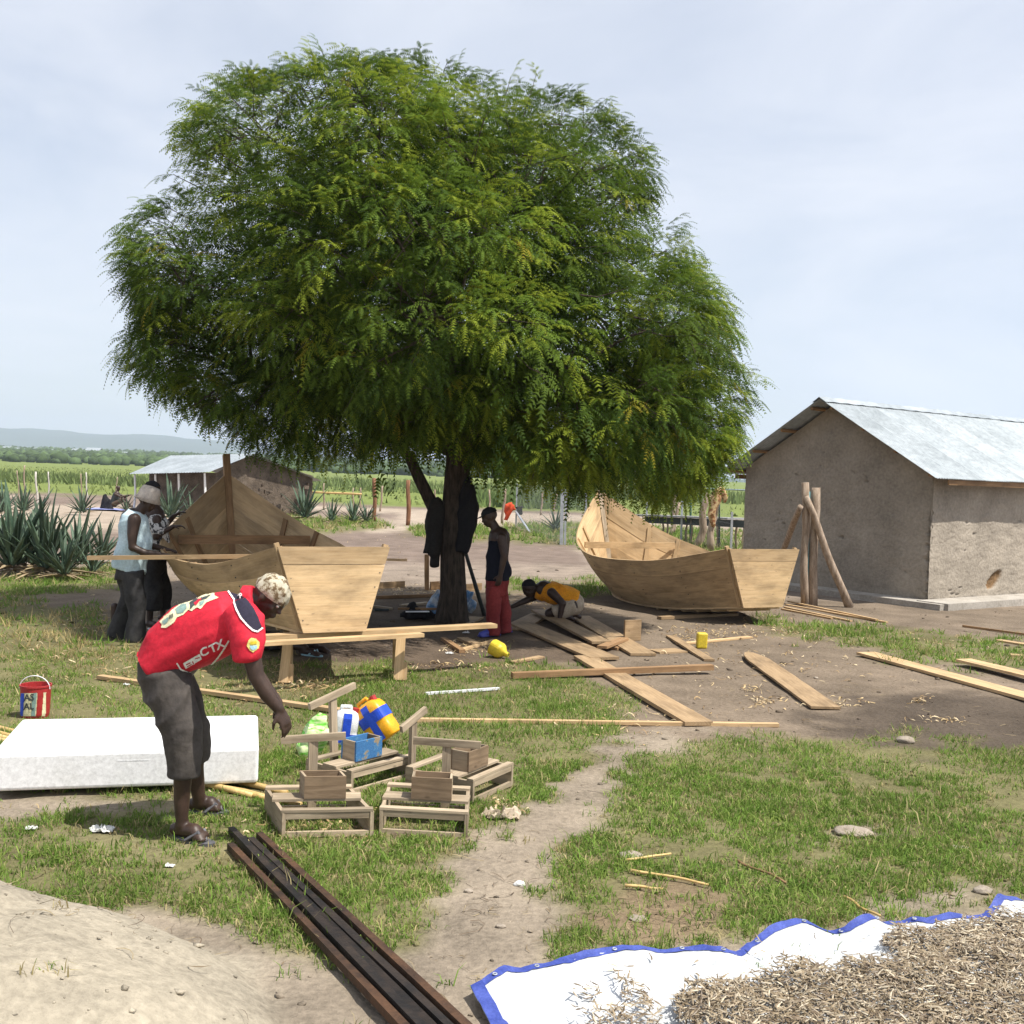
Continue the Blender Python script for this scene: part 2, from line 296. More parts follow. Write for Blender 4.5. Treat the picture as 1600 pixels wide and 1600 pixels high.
# ================================================================== ground
def hz(x, y):
    x = np.asarray(x, float); y = np.asarray(y, float)
    q = 1-((x+2.85)/2.1)**2-((y-3.65)/1.22)**2
    h = 0.50*np.clip(q, 0, None)**0.8*(1+0.35*(fnoise(x, y, 2.2, 3)-0.5))
    near = np.clip((45-y)/30, 0, 1)
    h = h+(fnoise(x, y, 0.9, 11)-0.5)*0.035*near+(fnoise(x, y, 4.5, 21)-0.5)*0.022*np.clip((16-y)/10, 0, 1)+(fnoise(x, y, 7.5, 23)-0.5)*0.05*np.clip(q*1.5, 0, 1)
    far = np.clip((y-330)/1200, 0, 1)
    h = h+far**1.2*15*np.clip((300-(x-y*(-0.1)))/(y*0.35+1)+0.5, 0, 1)*(y > 330)
    return h
D_SAND = (0.335, 0.295, 0.228); D_PATH = (0.255, 0.212, 0.162); D_DIRT = (0.18, 0.142, 0.105); D_DAMP_SHADE = (0.115, 0.087, 0.064); D_BLACK = (0.092, 0.073, 0.056)
D_GRAVEL = (0.175, 0.135, 0.11); D_PALE = (0.34, 0.28, 0.22); D_UNDER = (0.155, 0.142, 0.07); D_FIELD = (0.155, 0.19, 0.055); D_APRON = (0.24, 0.195, 0.155)
POLY_G = {  # turf, outlined as it lies on the ground
 'left': [(-60, 930), (150, 950), (180, 992), (330, 1000), (480, 1032), (560, 1042), (650, 1047), (800, 1037), (900, 1042), (945, 1060), (985, 1105), (960, 1135), (890, 1200), (845, 1250), (790, 1290), (715, 1320), (685, 1380), (650, 1470), (560, 1520), (470, 1480), (340, 1450), (200, 1430), (-60, 1430)],
 'right': [(850, 1500), (880, 1440), (870, 1350), (950, 1270), (1000, 1175), (1110, 1152), (1400, 1160), (1700, 1166), (1700, 1420), (1540, 1425), (1400, 1436), (1250, 1446), (1180, 1456), (1080, 1486), (1000, 1490), (900, 1508)],
 'strip': [(1180, 962), (1250, 972), (1380, 981), (1480, 996), (1700, 1015), (1700, 1060), (1500, 1042), (1330, 1014), (1210, 990)],
 'weeds': [(-60, 895), (60, 905), (175, 878), (190, 918), (90, 925), (-60, 935)],
 'back': [(770, 908), (930, 905), (1000, 930), (900, 930), (780, 922)],
 'agaves': [(430, 806), (590, 812), (610, 826), (480, 836), (430, 820)],
 'fence': [(640, 822), (760, 822), (905, 815), (1160, 830), (1170, 880), (1000, 880), (900, 852), (720, 846), (640, 836)],
}
def rag(px, py, x, y, amp=1.0):
    s = np.clip((py-735)/300, 0.03, 1.6)*amp
    return px+s*(70*(fnoise(x, y, 1.6, 31)-0.5)+75*(fnoise(x, y, 6.5, 33)-0.5)), py+s*(36*(fnoise(x, y, 1.6, 37)-0.5)+36*(fnoise(x, y, 6.5, 39)-0.5))
def ground_color(x, y, px, py):
    n = fnoise(x, y, 0.5, 5); c = np.empty(x.shape+(3,)); hor = 744+(px-800)*0.0349; v = py-hor
    rx, ry = rag(px, py, x, y)
    c[:] = D_DIRT; c[y < 5.2] = D_PATH
    def put(m, col): c[m] = col
    put(y > 19, D_APRON)
    put(v < 132*1.0, D_PALE); put(inpoly(rx, ry, [(450, 828), (900, 838), (910, 862), (930, 885), (600, 880), (440, 884)]), D_GRAVEL)
    put(inpoly(rx, ry, [(-90, 830), (300, 830), (300, 862), (-90, 875)]), D_GRAVEL)
    put(inpoly(rx, ry, [(-90, 775), (230, 779), (420, 795), (620, 802), (620, 812), (200, 790), (-90, 788)]), D_GRAVEL)
    put(y > 60, D_GRAVEL); put(y > 64+14*(n-0.5), D_FIELD)
    put(inpoly(rx, ry, [(470, 1040), (590, 922), (660, 918), (780, 924), (900, 932), (960, 950), (1190, 962), (1240, 985), (1330, 1012), (1720, 1092), (1720, 1170), (1400, 1162), (1110, 1155), (960, 1150), (990, 1110), (930, 1047), (800, 1038), (640, 1048)]), D_DIRT)
    put(inpoly(rx, ry, [(470, 1040), (590, 935), (780, 935), (900, 945), (1000, 990), (960, 1030), (800, 1042), (640, 1050)]), D_DAMP_SHADE)  # damp soil under the crown, with the tree's shade also painted into its colour
    put(inpoly(rx, ry, [(1240, 1128), (1330, 1092), (1480, 1080), (1720, 1100), (1720, 1168), (1450, 1164), (1330, 1158)]), D_BLACK)
    put(inpoly(rx, ry, [(880, 1230), (960, 1138), (1120, 1140), (1000, 1180), (965, 1260), (880, 1350), (870, 1500), (760, 1570), (1700, 1900), (300, 1900), (560, 1600), (600, 1480), (660, 1400), (680, 1330), (760, 1310), (830, 1250)]), D_PATH)
    for k, P in POLY_G.items(): put(inpoly(rx, ry, P), D_UNDER)
    put(inpoly(rx, ry, [(930, 1400), (1010, 1375), (1130, 1385), (1120, 1430), (1090, 1475), (960, 1480), (900, 1455)]), (0.20, 0.15, 0.095))
    put(inpoly(rx, ry, [(1290, 1305), (1340, 1285), (1390, 1300), (1370, 1318), (1300, 1320)]), D_PATH); put(inpoly(rx, ry, [(1390, 1400), (1480, 1385), (1560, 1395), (1540, 1420), (1400, 1425)]), D_PATH)
    put(inpoly(rx, ry, [(-60, 1235), (180, 1240), (330, 1235), (260, 1262), (90, 1262), (-60, 1290)]), D_PATH)
    put(inpoly(rx, ry, [(20, 1180), (90, 1290), (260, 1300), (420, 1320), (300, 1345), (100, 1330)]), (0.19, 0.17, 0.09))
    mound = 1-((x+2.85)/2.2)**2-((y-3.65)/1.3)**2+(fnoise(x, y, 3, 41)-0.5)*0.5
    put(mound > 0.05, D_SAND)
    put((y < 4.6) & (mound <= 0.05) & (c[:, 0] == D_DIRT[0]), D_PATH)
    c *= (0.80+0.4*n)[..., None]
    return c
ys = np.concatenate([[-60, -30, -12, -5, -2, 0, 1, 1.6], np.arange(2, 19, 0.05), 19*1.022**np.arange(0, 274)])
ys = ys[ys < 7000]; NC = 270
us = np.linspace(-1, 1, NC); us = np.sign(us)*np.abs(us)**1.25
YY, UU = np.meshgrid(ys, us, indexing='ij'); XX = UU*(0.75*np.abs(YY)+7.0)
ZZ = hz(XX, YY)
V = np.stack([XX, YY, ZZ], -1).reshape(-1, 3); PX, PY = to_px(V)
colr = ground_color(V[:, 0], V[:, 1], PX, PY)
colr[V[:, 1] < 1.7] = D_PATH
# soften the borders between soils
cg = colr.reshape(len(ys), NC, 3)
for _ in range(2): cg[1:-1, 1:-1] = (cg[1:-1, 1:-1]*2+cg[:-2, 1:-1]+cg[2:, 1:-1]+cg[1:-1, :-2]+cg[1:-1, 2:])/6
ii, jj = np.meshgrid(np.arange(len(ys)-1), np.arange(NC-1), indexing='ij'); b0 = (ii*NC+jj).ravel()
Fq = np.stack([b0, b0+1, b0+NC+1, b0+NC], 1)
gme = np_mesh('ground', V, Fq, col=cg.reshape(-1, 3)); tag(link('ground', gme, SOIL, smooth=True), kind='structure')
def gz(p): return Vector((p[0], p[1], float(hz(p[0], p[1]))))
def GG(px, py, dz=0.0):
    p = G(px, py); 
    for _ in range(4): p = G(px, py, float(hz(p.x, p.y)))
    return p+Vector((0, 0, dz))

# ------------------------------------------------------------------ lake, hills, far woodland, reeds
lm, lt, lb = new_mat('lake_water'); lb.inputs['Base Color'].default_value = (0.10, 0.16, 0.20, 1); lb.inputs['Roughness'].default_value = 0.25
me = np_mesh('lake', [(45, 330, 0.25), (1900, 330, 0.25), (1900, 2600, 0.25), (240, 2600, 0.25), (70, 600, 0.25)], np.array([[0, 1, 2], [0, 2, 3], [0, 3, 4]])); tag(link('lake', me, lm), kind='structure')
nx, ny = 160, 30
hx = np.linspace(-4600, 3600, nx); hy = np.linspace(0, 1, ny); HX, HT = np.meshgrid(hx, hy, indexing='ij')
prof = np.interp(hx, [-4600, -2400, -2100, -1900, -1500, -1200, -600, 0, 500, 900, 3600], [185, 150, 140, 142, 124, 112, 92, 70, 38, 6, -3])
HYW = 4300+HT*1300; HZ = prof[:, None]*np.sin(np.clip(HT*1.25, 0, 1)*math.pi/2)**0.8*(0.80+0.4*fnoise(HX, HYW, 0.0016, 51))+14*(fnoise(HX, HYW, 0.006, 55)-0.5)*HT
HZ = HZ-4
V = np.stack([HX, HYW, HZ], -1).reshape(-1, 3); ii, jj = np.meshgrid(np.arange(nx-1), np.arange(ny-1), indexing='ij'); b0 = (ii*ny+jj).ravel()
hn = fnoise(V[:, 0], V[:, 1]+V[:, 2]*9, 0.008, 61)
me = np_mesh('hills', V, np.stack([b0, b0+ny, b0+ny+1, b0+1], 1), col=np.array([0.032, 0.048, 0.03])[None]*(0.5+1.1*hn[:, None])); tag(link('hills', me, FARGREEN, smooth=True), kind='structure')
ico = bmesh.new(); bmesh.ops.create_icosphere(ico, subdivisions=1, radius=1); IV = np.array([v.co[:] for v in ico.verts]); IF = np.array([[v.index for v in f.verts] for f in ico.faces]); ico.free()
def blobs(n, xs, ys, rs, colbase, jit=0.3):
    V = IV[None]*(1+jit*(RNG.random((n, len(IV), 1))-0.5)*2)*np.stack([rs*1.25, rs*1.25, rs], 1)[:, None]; z = hz(xs, ys)+rs*0.6
    V = V+np.stack([xs, ys, z], 1)[:, None]; F = IF[None]+(np.arange(n)*len(IV))[:, None, None]
    C = np.repeat(np.asarray(colbase)[None]*(0.6+0.8*RNG.random((n, 1))), len(IV), 0); return V.reshape(-1, 3), F.reshape(-1, 3), C
n = 6800; d = 420*(2500/420)**(RNG.random(n)**0.8); a = RNG.uniform(-0.62, 0.16, n); xs = a*d; keep = (xs < 40) | (d < 0); rs = RNG.uniform(0.9, 2.2, n)*(1+d/1800)
V1, F1, C1 = blobs(keep.sum(), xs[keep], d[keep], rs[keep], (0.06, 0.09, 0.035))
n2 = 420; d2 = RNG.uniform(2620, 2900, n2); x2 = RNG.uniform(0.0, 0.45, n2)*d2; V2, F2, C2 = blobs(n2, x2, d2, RNG.uniform(6, 12, n2), (0.04, 0.065, 0.03))
tag(link('far_woodland', np_mesh('far_woodland', np.vstack([V1, V2]), np.vstack([F1, F2+len(V1)]), col=np.vstack([C1, C2])), FARGREEN, smooth=True), 'dark green woodland across the foot of the hills', 'woodland', kind='stuff')
# small far houses among the woodland
hb = MB(); hb.box((0, 0, 2), (5, 0, 0), (0, 3.5, 0), (0, 0, 2)); hme = hb.mesh('wall')
hr = MB(); hr.quad_strip_grid([[(-5.6, -4, 3.9), (-5.6, 0, 6), (-5.6, 4, 3.9)], [(5.6, -4, 3.9), (5.6, 0, 6), (5.6, 4, 3.9)]], [[(0, 0), (0, 4), (0, 8)], [(11, 0), (11, 4), (11, 8)]]); rme = hr.mesh('roof'); hme.materials.append(WHITE); rme.materials.append(TIN)
for i, (px, y, s) in enumerate([(12, 1150, 1.2), (26, 1180, 1), (42, 1120, .9), (60, 1160, 1.2), (78, 1140, .9), (122, 1090, 1.3), (133, 1110, 1.1), (147, 1060, 1.6), (178, 1090, 1.1), (197, 1060, 1)]):
    p = at(px, 716, y); e = empty('far_house', (p.x, y, float(hz(p.x, y))-0.5), 'tiny pale house in the far woodland, '+['leftmost of ten', 'second from the left', 'third from the left', 'fourth from the left', 'fifth from the left', 'fifth from the right', 'fourth from the right', 'third from the right', 'second from the right', 'rightmost of ten'][i], 'house', 'far houses below the hills'); e.scale = (s*0.8, s*0.8, s*0.8); e.rotation_euler.z = random.uniform(-.4, .4)
    for nm, mm in (('wall', hme), ('roof', rme)):
        o = bpy.data.objects.new(nm, mm); COL.objects.link(o); o.parent = e
def blades(P, h, w, cols, seg3=True, lean=0.5, per=1):  # lean over 1 lays blades down
    """one bent blade for each row of P"""
    n = len(P); a = RNG.uniform(0, 2*math.pi, n); dx = np.cos(a); dy = np.sin(a); la = RNG.uniform(0.1, 1, n)*lean; b = RNG.uniform(0, 2*math.pi, n); lx = np.cos(b)*la*h; ly = np.sin(b)*la*h
    L = P+np.stack([-dx*w/2, -dy*w/2, 0*w], 1); R = P+np.stack([dx*w/2, dy*w/2, 0*w], 1)
    T = P+np.stack([lx, ly, h*np.sqrt(np.clip(1-la**2*0.6, 0.1, 1))], 1)
    if seg3:
        Mid = P+np.stack([lx*0.32, ly*0.32, h*0.58], 1); ML = Mid+np.stack([-dx*w*0.4, -dy*w*0.4, 0*w], 1); MR = Mid+np.stack([dx*w*0.4, dy*w*0.4, 0*w], 1)
        V = np.stack([L, R, ML, MR, T], 1).reshape(-1, 3); b0 = np.arange(n)*5
        F = np.concatenate([np.stack([b0, b0+1, b0+3], 1), np.stack([b0, b0+3, b0+2], 1), np.stack([b0+2, b0+3, b0+4], 1)]); C = np.repeat(cols, 5, 0)
    else:
        V = np.stack([L, R, T], 1).reshape(-1, 3); b0 = np.arange(n)*3; F = np.stack([b0, b0+1, b0+2], 1); C = np.repeat(cols, 3, 0)
    return V, F, C
def stack(lst):
    Vs, Fs, Cs, o = [], [], [], 0
    for v, f, c in lst: Vs.append(v); Fs.append(f+o); Cs.append(c); o += len(v)
    return np.vstack(Vs), np.vstack(Fs), np.vstack(Cs)
def reed_belt(n, pxr, dr, hr, col):
    px = RNG.uniform(*pxr, n); d = RNG.uniform(*dr, n); x = (px-800)/1700*d; m = fnoise(x, d, 0.12, 71) > 0.36
    x = x[m]; d = d[m]; k = m.sum(); P = np.stack([x, d, hz(x, d)], 1); c = np.array(col)[None]*RNG.uniform(0.6, 1.4, (k, 1)); return blades(P, RNG.uniform(*hr, k)*(0.6+0.8*fnoise(x, d, 0.2, 77)), RNG.uniform(0.08, 0.35, k), c, False, 0.75)
tag(link('reeds', np_mesh('reeds', *[q for q in stack([reed_belt(3500, (-120, 330), (90, 135), (0.25, 1.0), (0.16, 0.205, 0.075)), reed_belt(5500, (430, 1200), (105, 175), (0.4, 1.4), (0.16, 0.205, 0.075)), reed_belt(3000, (700, 960), (68, 90), (0.3, 1.0), (0.14, 0.195, 0.065)), reed_belt(9000, (-200, 1500), (66, 300), (0.12, 0.4), (0.19, 0.225, 0.075))])]), BLADE), 'belts of tall green reeds across the far field', 'reeds', kind='stuff')

# ------------------------------------------------------------------ turf
def turf():
    out = []
    for (y0, y1, per_m2, nb, hh, ww, seg3) in [(2.6, 5.2, 1250, 8, (0.018, 0.055), 0.0052, True), (5.2, 7.6, 1100, 8, (0.018, 0.052), 0.0062, True), (7.6, 11.5, 620, 7, (0.02, 0.055), 0.010, False), (11.5, 24, 150, 6, (0.05, 0.11), 0.018, False), (24, 48, 16, 6, (0.08, 0.25), 0.04, False)]:
        wid = 0.56*(y1)+0.5; area = 2*wid*(y1-y0); n = int(area*per_m2); x = RNG.uniform(-wid, wid, n); y = RNG.uniform(y0, y1, n)
        P = np.stack([x, y, hz(x, y)], 1); px, py = to_px(P); rx, ry = rag(px, py, x, y); dens = np.zeros(n)
        for k, Pg in POLY_G.items(): dens = np.maximum(dens, inpoly(rx, ry, Pg)*{'left': 0.95, 'right': 1.0, 'strip': 1.0, 'weeds': 1.0, 'back': 0.7, 'agaves': 1, 'fence': 1}[k])
        nn = fnoise(x, y, 1.5, 81); nf = fnoise(x, y, 5.0, 83)
        dens *= np.clip((nn*0.66+nf*0.6-0.44)*3.4, 0.05, 1)
        bare = inpoly(rx, ry, [(930, 1395), (1010, 1370), (1130, 1380), (1120, 1430), (1090, 1475), (960, 1480), (900, 1455)]) | inpoly(rx, ry, [(1290, 1305), (1340, 1285), (1390, 1300), (1370, 1318), (1300, 1320)]) | inpoly(rx, ry, [(1390, 1400), (1480, 1385), (1560, 1395), (1540, 1420), (1400, 1425)]) | inpoly(rx, ry, [(-60, 1235), (180, 1240), (330, 1235), (260, 1262), (90, 1262), (-60, 1290)])
        dens[bare] *= 0.12; md = 1-((x+2.85)/2.2)**2-((y-3.65)/1.3)**2+(fnoise(x, y, 3, 41)-0.5)*0.5; dens[md > 0.06] = 0
        sp = inpoly(rx, ry, [(20, 1180), (90, 1290), (260, 1300), (420, 1320), (300, 1345), (100, 1330)]); dens[sp] *= 0.75
        litter = inpoly(rx, ry, [(-60, 930), (200, 960), (480, 1032), (560, 1046), (420, 1110), (250, 1075), (-60, 1010)])
        dens[litter] *= 0.55
        # sparse tufts on the sand mound and the track
        loose = (dens == 0) & (y < 6) & (nn > 0.60) & (nf > 0.52); dens[loose] = 0.05
        k = RNG.random(n) < dens; x = x[k]; y = y[k]; nn = nn[k]; lit = litter[k]; n = k.sum()
        g = RNG.random(n); base = np.where((g < 0.55)[:, None], np.array([0.15, 0.245, 0.045]), np.where((g < 0.85)[:, None], np.array([0.235, 0.305, 0.075]), np.array([0.40, 0.34, 0.17])))
        base = np.where((lit & (g > 0.45))[:, None], np.array([0.36, 0.29, 0.14]), base)*(0.75+0.5*fnoise(x, y, 0.7, 91))[:, None]
        X = np.repeat(x, nb); Y = np.repeat(y, nb); C = np.repeat(base, nb, 0)*RNG.uniform(0.75, 1.3, (n*nb, 1)); r = 0.022 if y0 < 7 else 0.045
        X = X+RNG.normal(0, r, n*nb); Y = Y+RNG.normal(0, r, n*nb); h = RNG.uniform(*hh, n*nb)*np.repeat(0.6+0.9*nn, nb); tall = RNG.random(n*nb) < 0.04; h[tall] *= 2.1
        out.append(blades(np.stack([X, Y, hz(X, Y)-0.004], 1), h, np.full(n*nb, ww)*RNG.uniform(0.7, 1.3, n*nb), C, seg3, 1.35))
    return stack(out)
gv, gf, gc = turf(); print('turf tris', len(gf))
tag(link('grass', np_mesh('grass', gv, gf, col=gc), BLADE), 'short green and straw coloured grass around the bare paths', 'grass', kind='stuff')
# ------------------------------------------------------------------ air
hzm = bpy.data.materials.new('haze_air'); hzm.use_nodes = True; t = hzm.node_tree; t.nodes.remove(t.nodes['Principled BSDF'])
pv = t.nodes.new('ShaderNodeVolumePrincipled'); pv.inputs['Color'].default_value = (0.72, 0.80, 1.0, 1); pv.inputs['Density'].default_value = 0.00021; pv.inputs['Anisotropy'].default_value = 0.2
t.links.new(pv.outputs[0], t.nodes['Material Output'].inputs['Volume'])
m = MB(); m.box((0, 3500, 124), (6200, 0, 0), (0, 3700, 0), (0, 0, 135)); tag(m.build('haze', hzm), 'thin pale haze over the plain and hills', 'haze', kind='stuff')

# ================================================================== the near mud house
HA = 0.62; HW = 4.29; OG = 0.45; OE = 0.35; HE = 2.21; HR = 3.64; HL = 8.2
HC = G(1449, 947); gd = Vector((-math.sin(HA), math.cos(HA), 0)); ld = Vector((math.cos(HA), math.sin(HA), 0)); ZV = Vector((0, 0, 1))
def HP(g, l, z): return HC+gd*g+ld*l+ZV*z
house = empty('mud_house', HC, 'mud plastered house with a corrugated tin gable roof at right', 'house')
MUDC = np.array([0.288, 0.252, 0.205])
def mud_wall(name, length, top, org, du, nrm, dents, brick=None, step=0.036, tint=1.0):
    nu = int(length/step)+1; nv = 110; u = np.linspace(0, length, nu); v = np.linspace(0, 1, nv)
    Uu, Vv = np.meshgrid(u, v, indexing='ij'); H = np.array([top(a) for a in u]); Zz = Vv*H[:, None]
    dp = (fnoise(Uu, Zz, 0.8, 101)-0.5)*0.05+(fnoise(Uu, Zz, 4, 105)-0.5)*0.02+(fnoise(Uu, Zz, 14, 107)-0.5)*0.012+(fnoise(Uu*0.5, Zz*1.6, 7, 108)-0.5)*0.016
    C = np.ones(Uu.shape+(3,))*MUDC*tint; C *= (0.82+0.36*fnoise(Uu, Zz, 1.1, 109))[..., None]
    C = C*(1+0.22*np.clip((0.55-Zz)/0.55, 0, 1)*(fnoise(Uu, Zz, 3, 111) > 0.35))[..., None]
    for (a, z, ru, rz, dep) in dents:
        q = ((Uu-a)/ru)**2+((Zz-z)/rz)**2; k = np.clip(1-q+(fnoise(Uu, Zz, 22, 113)-0.5)*0.9, 0, 1); k = np.clip(k*2.5, 0, 1); dp = dp-k*dep
        C = C*(1-0.2*k[..., None])
    if brick:
        a, z, ru, rz = brick; q = ((Uu-a)/ru)**2+((Zz-z-(Uu-a)*0.5)/rz)**2; k = np.clip((1-q+(fnoise(Uu, Zz, 9, 117)-0.5)*1.1)*4, 0, 1); dp = dp-k*0.045+k*0.03*(fnoise(Uu, Zz, 18, 119)-0.5)
        C = C*(1-k[..., None])+np.array([0.20, 0.125, 0.065])*(0.4+1.2*fnoise(Uu, Zz, 12, 121))[..., None]*k[..., None]
    P = np.array(org)[None, None]+Uu[..., None]*np.array(du)+dp[..., None]*np.array(nrm); P[..., 2] += Zz
    ii, jj = np.meshgrid(np.arange(nu-1), np.arange(nv-1), indexing='ij'); b0 = (ii*nv+jj).ravel()
    me = np_mesh(name, P.reshape(-1, 3), np.stack([b0, b0+nv, b0+nv+1, b0+1], 1), col=C.reshape(-1, 3)); return link(name, me, MUD, house, smooth=True)
slope = (HR-HE)/(HW/2+OE)
gtop = lambda a: min(HE+slope*(OE+min(a, HW-a))-0.07, HR)
def px_on_gable(px, py):  # wall coordinates of a mark seen on the gable
    d = Vector(ray(px, py)); n = -ld; t = (HC-Vector(CAMP)).dot(n)/d.dot(n); p = Vector(CAMP)+d*t; return (p-HC).dot(gd), p.z
def px_on_side(px, py):
    d = Vector(ray(px, py)); n = -gd; t = (HC-Vector(CAMP)).dot(n)/d.dot(n); p = Vector(CAMP)+d*t; return (p-HC).dot(ld), p.z
dn = []
for (x, y) in [(1315, 840), (1209, 815), (1217, 803), (1221, 811), (1214, 812), (1300, 674), (1310, 713), (1334, 737), (1354, 745), (1253, 697), (1288, 707), (1283, 728), (1222, 745), (1195, 843), (1235, 782), (1300, 782), (1414, 894), (1245, 741), (1355, 752), (1224, 818)]:
    a, z = px_on_gable(x, y); s = 0.055 if (x, y) == (1315, 840) else random.uniform(0.018, 0.034); dn.append((a, z, s, s*random.uniform(.5, 1), 0.04))
for k in range(26): dn.append((0.03+0.02*math.sin(k*1.7), 0.05+k*0.063, 0.035 if 8 < k < 20 else 0.02, 0.045, 0.05))
mud_wall('gable_wall', HW, gtop, HC, gd, -ld, dn)
ds = []
for (x, y) in [(1484, 922), (1488, 928), (1495, 929), (1492, 937), (1518, 936), (1510, 816), (1522, 834), (1506, 860), (1593, 814), (1500, 918)]:
    a, z = px_on_side(x, y); ds.append((a, z, random.uniform(0.03, 0.07), 0.02, 0.03))
a, z = px_on_side(1553, 906)
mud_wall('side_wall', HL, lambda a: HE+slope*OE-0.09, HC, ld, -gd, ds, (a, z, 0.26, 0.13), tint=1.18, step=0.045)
mb = MB(); mb.quad_strip_grid([[HP(HW, 0, 0), HP(HW, 0, HE+.1)], [HP(HW, HL, 0), HP(HW, HL, HE+.1)], [HP(0, HL, 0), HP(0, HL, HE+.1)]], [[(0, 0), (0, 2)], [(8, 0), (8, 2)], [(12, 0), (12, 2)]])
mb.build('back_wall', POSTWOOD, house)
# apron slab round the foot of the walls
mb = MB(); mb.box(HP(HW/2-0.05, -0.22, 0.03), gd*(HW/2+0.5), ld*0.26, ZV*0.075); mb.box(HP(-0.32, HL/2-0.1, 0.035), gd*0.30, ld*(HL/2+0.25), ZV*0.085); mb.build('plinth', CONCRETE, house)
# corrugated sheets
def sheet_mesh(length, width=0.76, pitch=0.076):
    n = int(width/pitch*6); m = MB(); P = []; UV = []
    for i in range(n+1):
        x = width*i/n; z = 0.012*math.sin(2*math.pi*x/pitch); P.append([(x, 0, z), (x, length*0.5, z-0.004), (x, length, z)]); UV.append([(x, 0), (x, length/2), (x, length)])
    m.quad_strip_grid(P, UV); k = len(m.v); Q = [[(p[0], p[1], p[2]-0.004) for p in r] for r in P]; m.quad_strip_grid(Q, UV); return m.mesh('roof_sheet')
for side in (0, 1):
    if side == 0: e0 = HP(-OE, -OG, HE); dirv = (HP(HW/2, -OG, HR)-e0)
    else: e0 = HP(HW+OE, -OG, HE); dirv = (HP(HW/2, -OG, HR)-e0)
    SL = dirv.length; dv = dirv.normalized(); nv_ = (ld.cross(dv)).normalized(); nv_ = nv_ if nv_.z > 0 else -nv_
    sm = sheet_mesh(SL+0.01); sm.materials.append(TIN)
    for k in range(12):
        o = e0+ld*(k*0.725)+nv_*(0.003*(k % 2)+random.uniform(0, 0.006))+dv*random.uniform(-0.025, 0.01)
        mw = Matrix(((ld.x, dv.x, nv_.x, o.x), (ld.y, dv.y, nv_.y, o.y), (ld.z, dv.z, nv_.z, o.z), (0, 0, 0, 1)))
        link('roof_sheet', sm, None, house, mw, smooth=True)
    # rafters, purlins
    for k in range(4):
        q = e0+dv*(0.18+k*(SL-0.3)/3.2)-nv_*0.06; plank('purlin', q-ld*0.0+ld*0.06, q+ld*8.0, 0.05, 0.045, BROWNWOOD, house, up=nv_, segs=2)
    plank('fascia', e0+ld*0.45+ZV*-0.10+(gd if side == 0 else -gd)*0.06, e0+ld*8.2+ZV*-0.10+(gd if side == 0 else -gd)*0.06, 0.025, 0.09, BROWNWOOD, house, segs=2)
rc = MB(); A0 = HP(HW/2, -OG-0.02, HR+0.02); P = []; UV = []
for i in range(40):
    q = A0+ld*(i*0.215); zz = 0.012*(i % 2); P.append([q-gd*0.16-ZV*(0.085-zz), q+ZV*(0.012+zz), q+gd*0.16-ZV*(0.085-zz)]); UV.append([(i*.2, 0), (i*.2, .2), (i*.2, .4)])
rc.quad_strip_grid(P, UV); rc.build('ridge_cap', TIN, house)

# ================================================================== the far mud house
fh = empty('far_mud_house', at(330, 790, 43.0), 'low rubble house with pale tin roof behind the left boat', 'house')
def FP(px, py, d): return at(px, py, d)
RUB = mottled('rubble_mud', (0.085, 0.066, 0.05), (0.185, 0.145, 0.11), scale=2.5, rough=0.95, bump=1.0, bdist=0.05)
e1 = FP(200, 741, 45.5); e2 = FP(326, 738, 41.8); r1 = FP(266, 712, 48.3); r2 = FP(398, 709, 44.3); e3 = FP(505, 752, 46.5)
m = MB()
def ripple(A, B, C, D, n, dz, mbld):
    P = []; UV = []
    for i in range(n+1):
        t = i/n; a = A.lerp(B, t); b = C.lerp(D, t); z = Vector((0, 0, dz*math.sin(i*math.pi))); z = Vector((0, 0, dz*(i % 2))); P.append([a+z, b+z]); UV.append([(t*4, 0), (t*4, 3)])
    mbld.quad_strip_grid(P, UV)
ripple(e1, e2, r1, r2, 60, 0.02, m); ripple(r1, r2, r1+(e3-r2), e3, 60, 0.02, m); fr = m.build('roof', TIN, fh)
def wallq(name, a, b, top_a, top_b, mat, nseg=1, peak=None):
    m = MB(); A = Vector((a.x, a.y, -0.02)); B = Vector((b.x, b.y, -0.02)); pts = [(A, top_a)]
    if peak: pts.append((Vector((peak.x, peak.y, -0.02)), peak.z-0.05))
    pts.append((B, top_b)); m.quad_strip_grid([[p, Vector((p.x, p.y, z))] for p, z in pts], [[(i*2, 0), (i*2, 2)] for i in range(len(pts))]); return m.build(name, mat, fh)
off = (e1-e2).normalized(); back = (r1-e1); back.z = 0; back.normalize()
w1 = e1+back*1.0-off*0.5; w2 = e2+back*1.0+off*0.45; w3 = e3-back*0.35+off*0.45
wallq('front_wall', w1, w2, 1.72, 1.72, RUB); wallq('gable_wall', w2, w3, 1.72, 1.72, RUB, peak=r2+off*0.45)
for k, t in enumerate((0.06, 0.33, 0.62, 0.93)):
    q = e1.lerp(e2, t)+back*0.15; mm = MB(); mm.tube([(q.x, q.y, -0.02), (q.x+0.05, q.y, 0.8), (q.x, q.y, q.z-0.02)], [0.05, 0.045, 0.04], 7, wob=0.1); mm.build('veranda_post', WHITE, fh)
for k in range(34):  # stones standing proud of the rubble gable
    t = random.uniform(0.02, 0.98); q = w2.lerp(w3, t); z = random.uniform(0.1, 1.7); mm = MB()
    nrm = (w3-w2).normalized().cross(ZV).normalized(); nrm = nrm if nrm.y < 0 else -nrm
    mm.box(Vector((q.x, q.y, z))+nrm*0.03, (w3-w2).normalized()*random.uniform(0.06, 0.14), ZV*random.uniform(0.04, 0.08), nrm*0.05); mm.build('stone', RUB, fh)

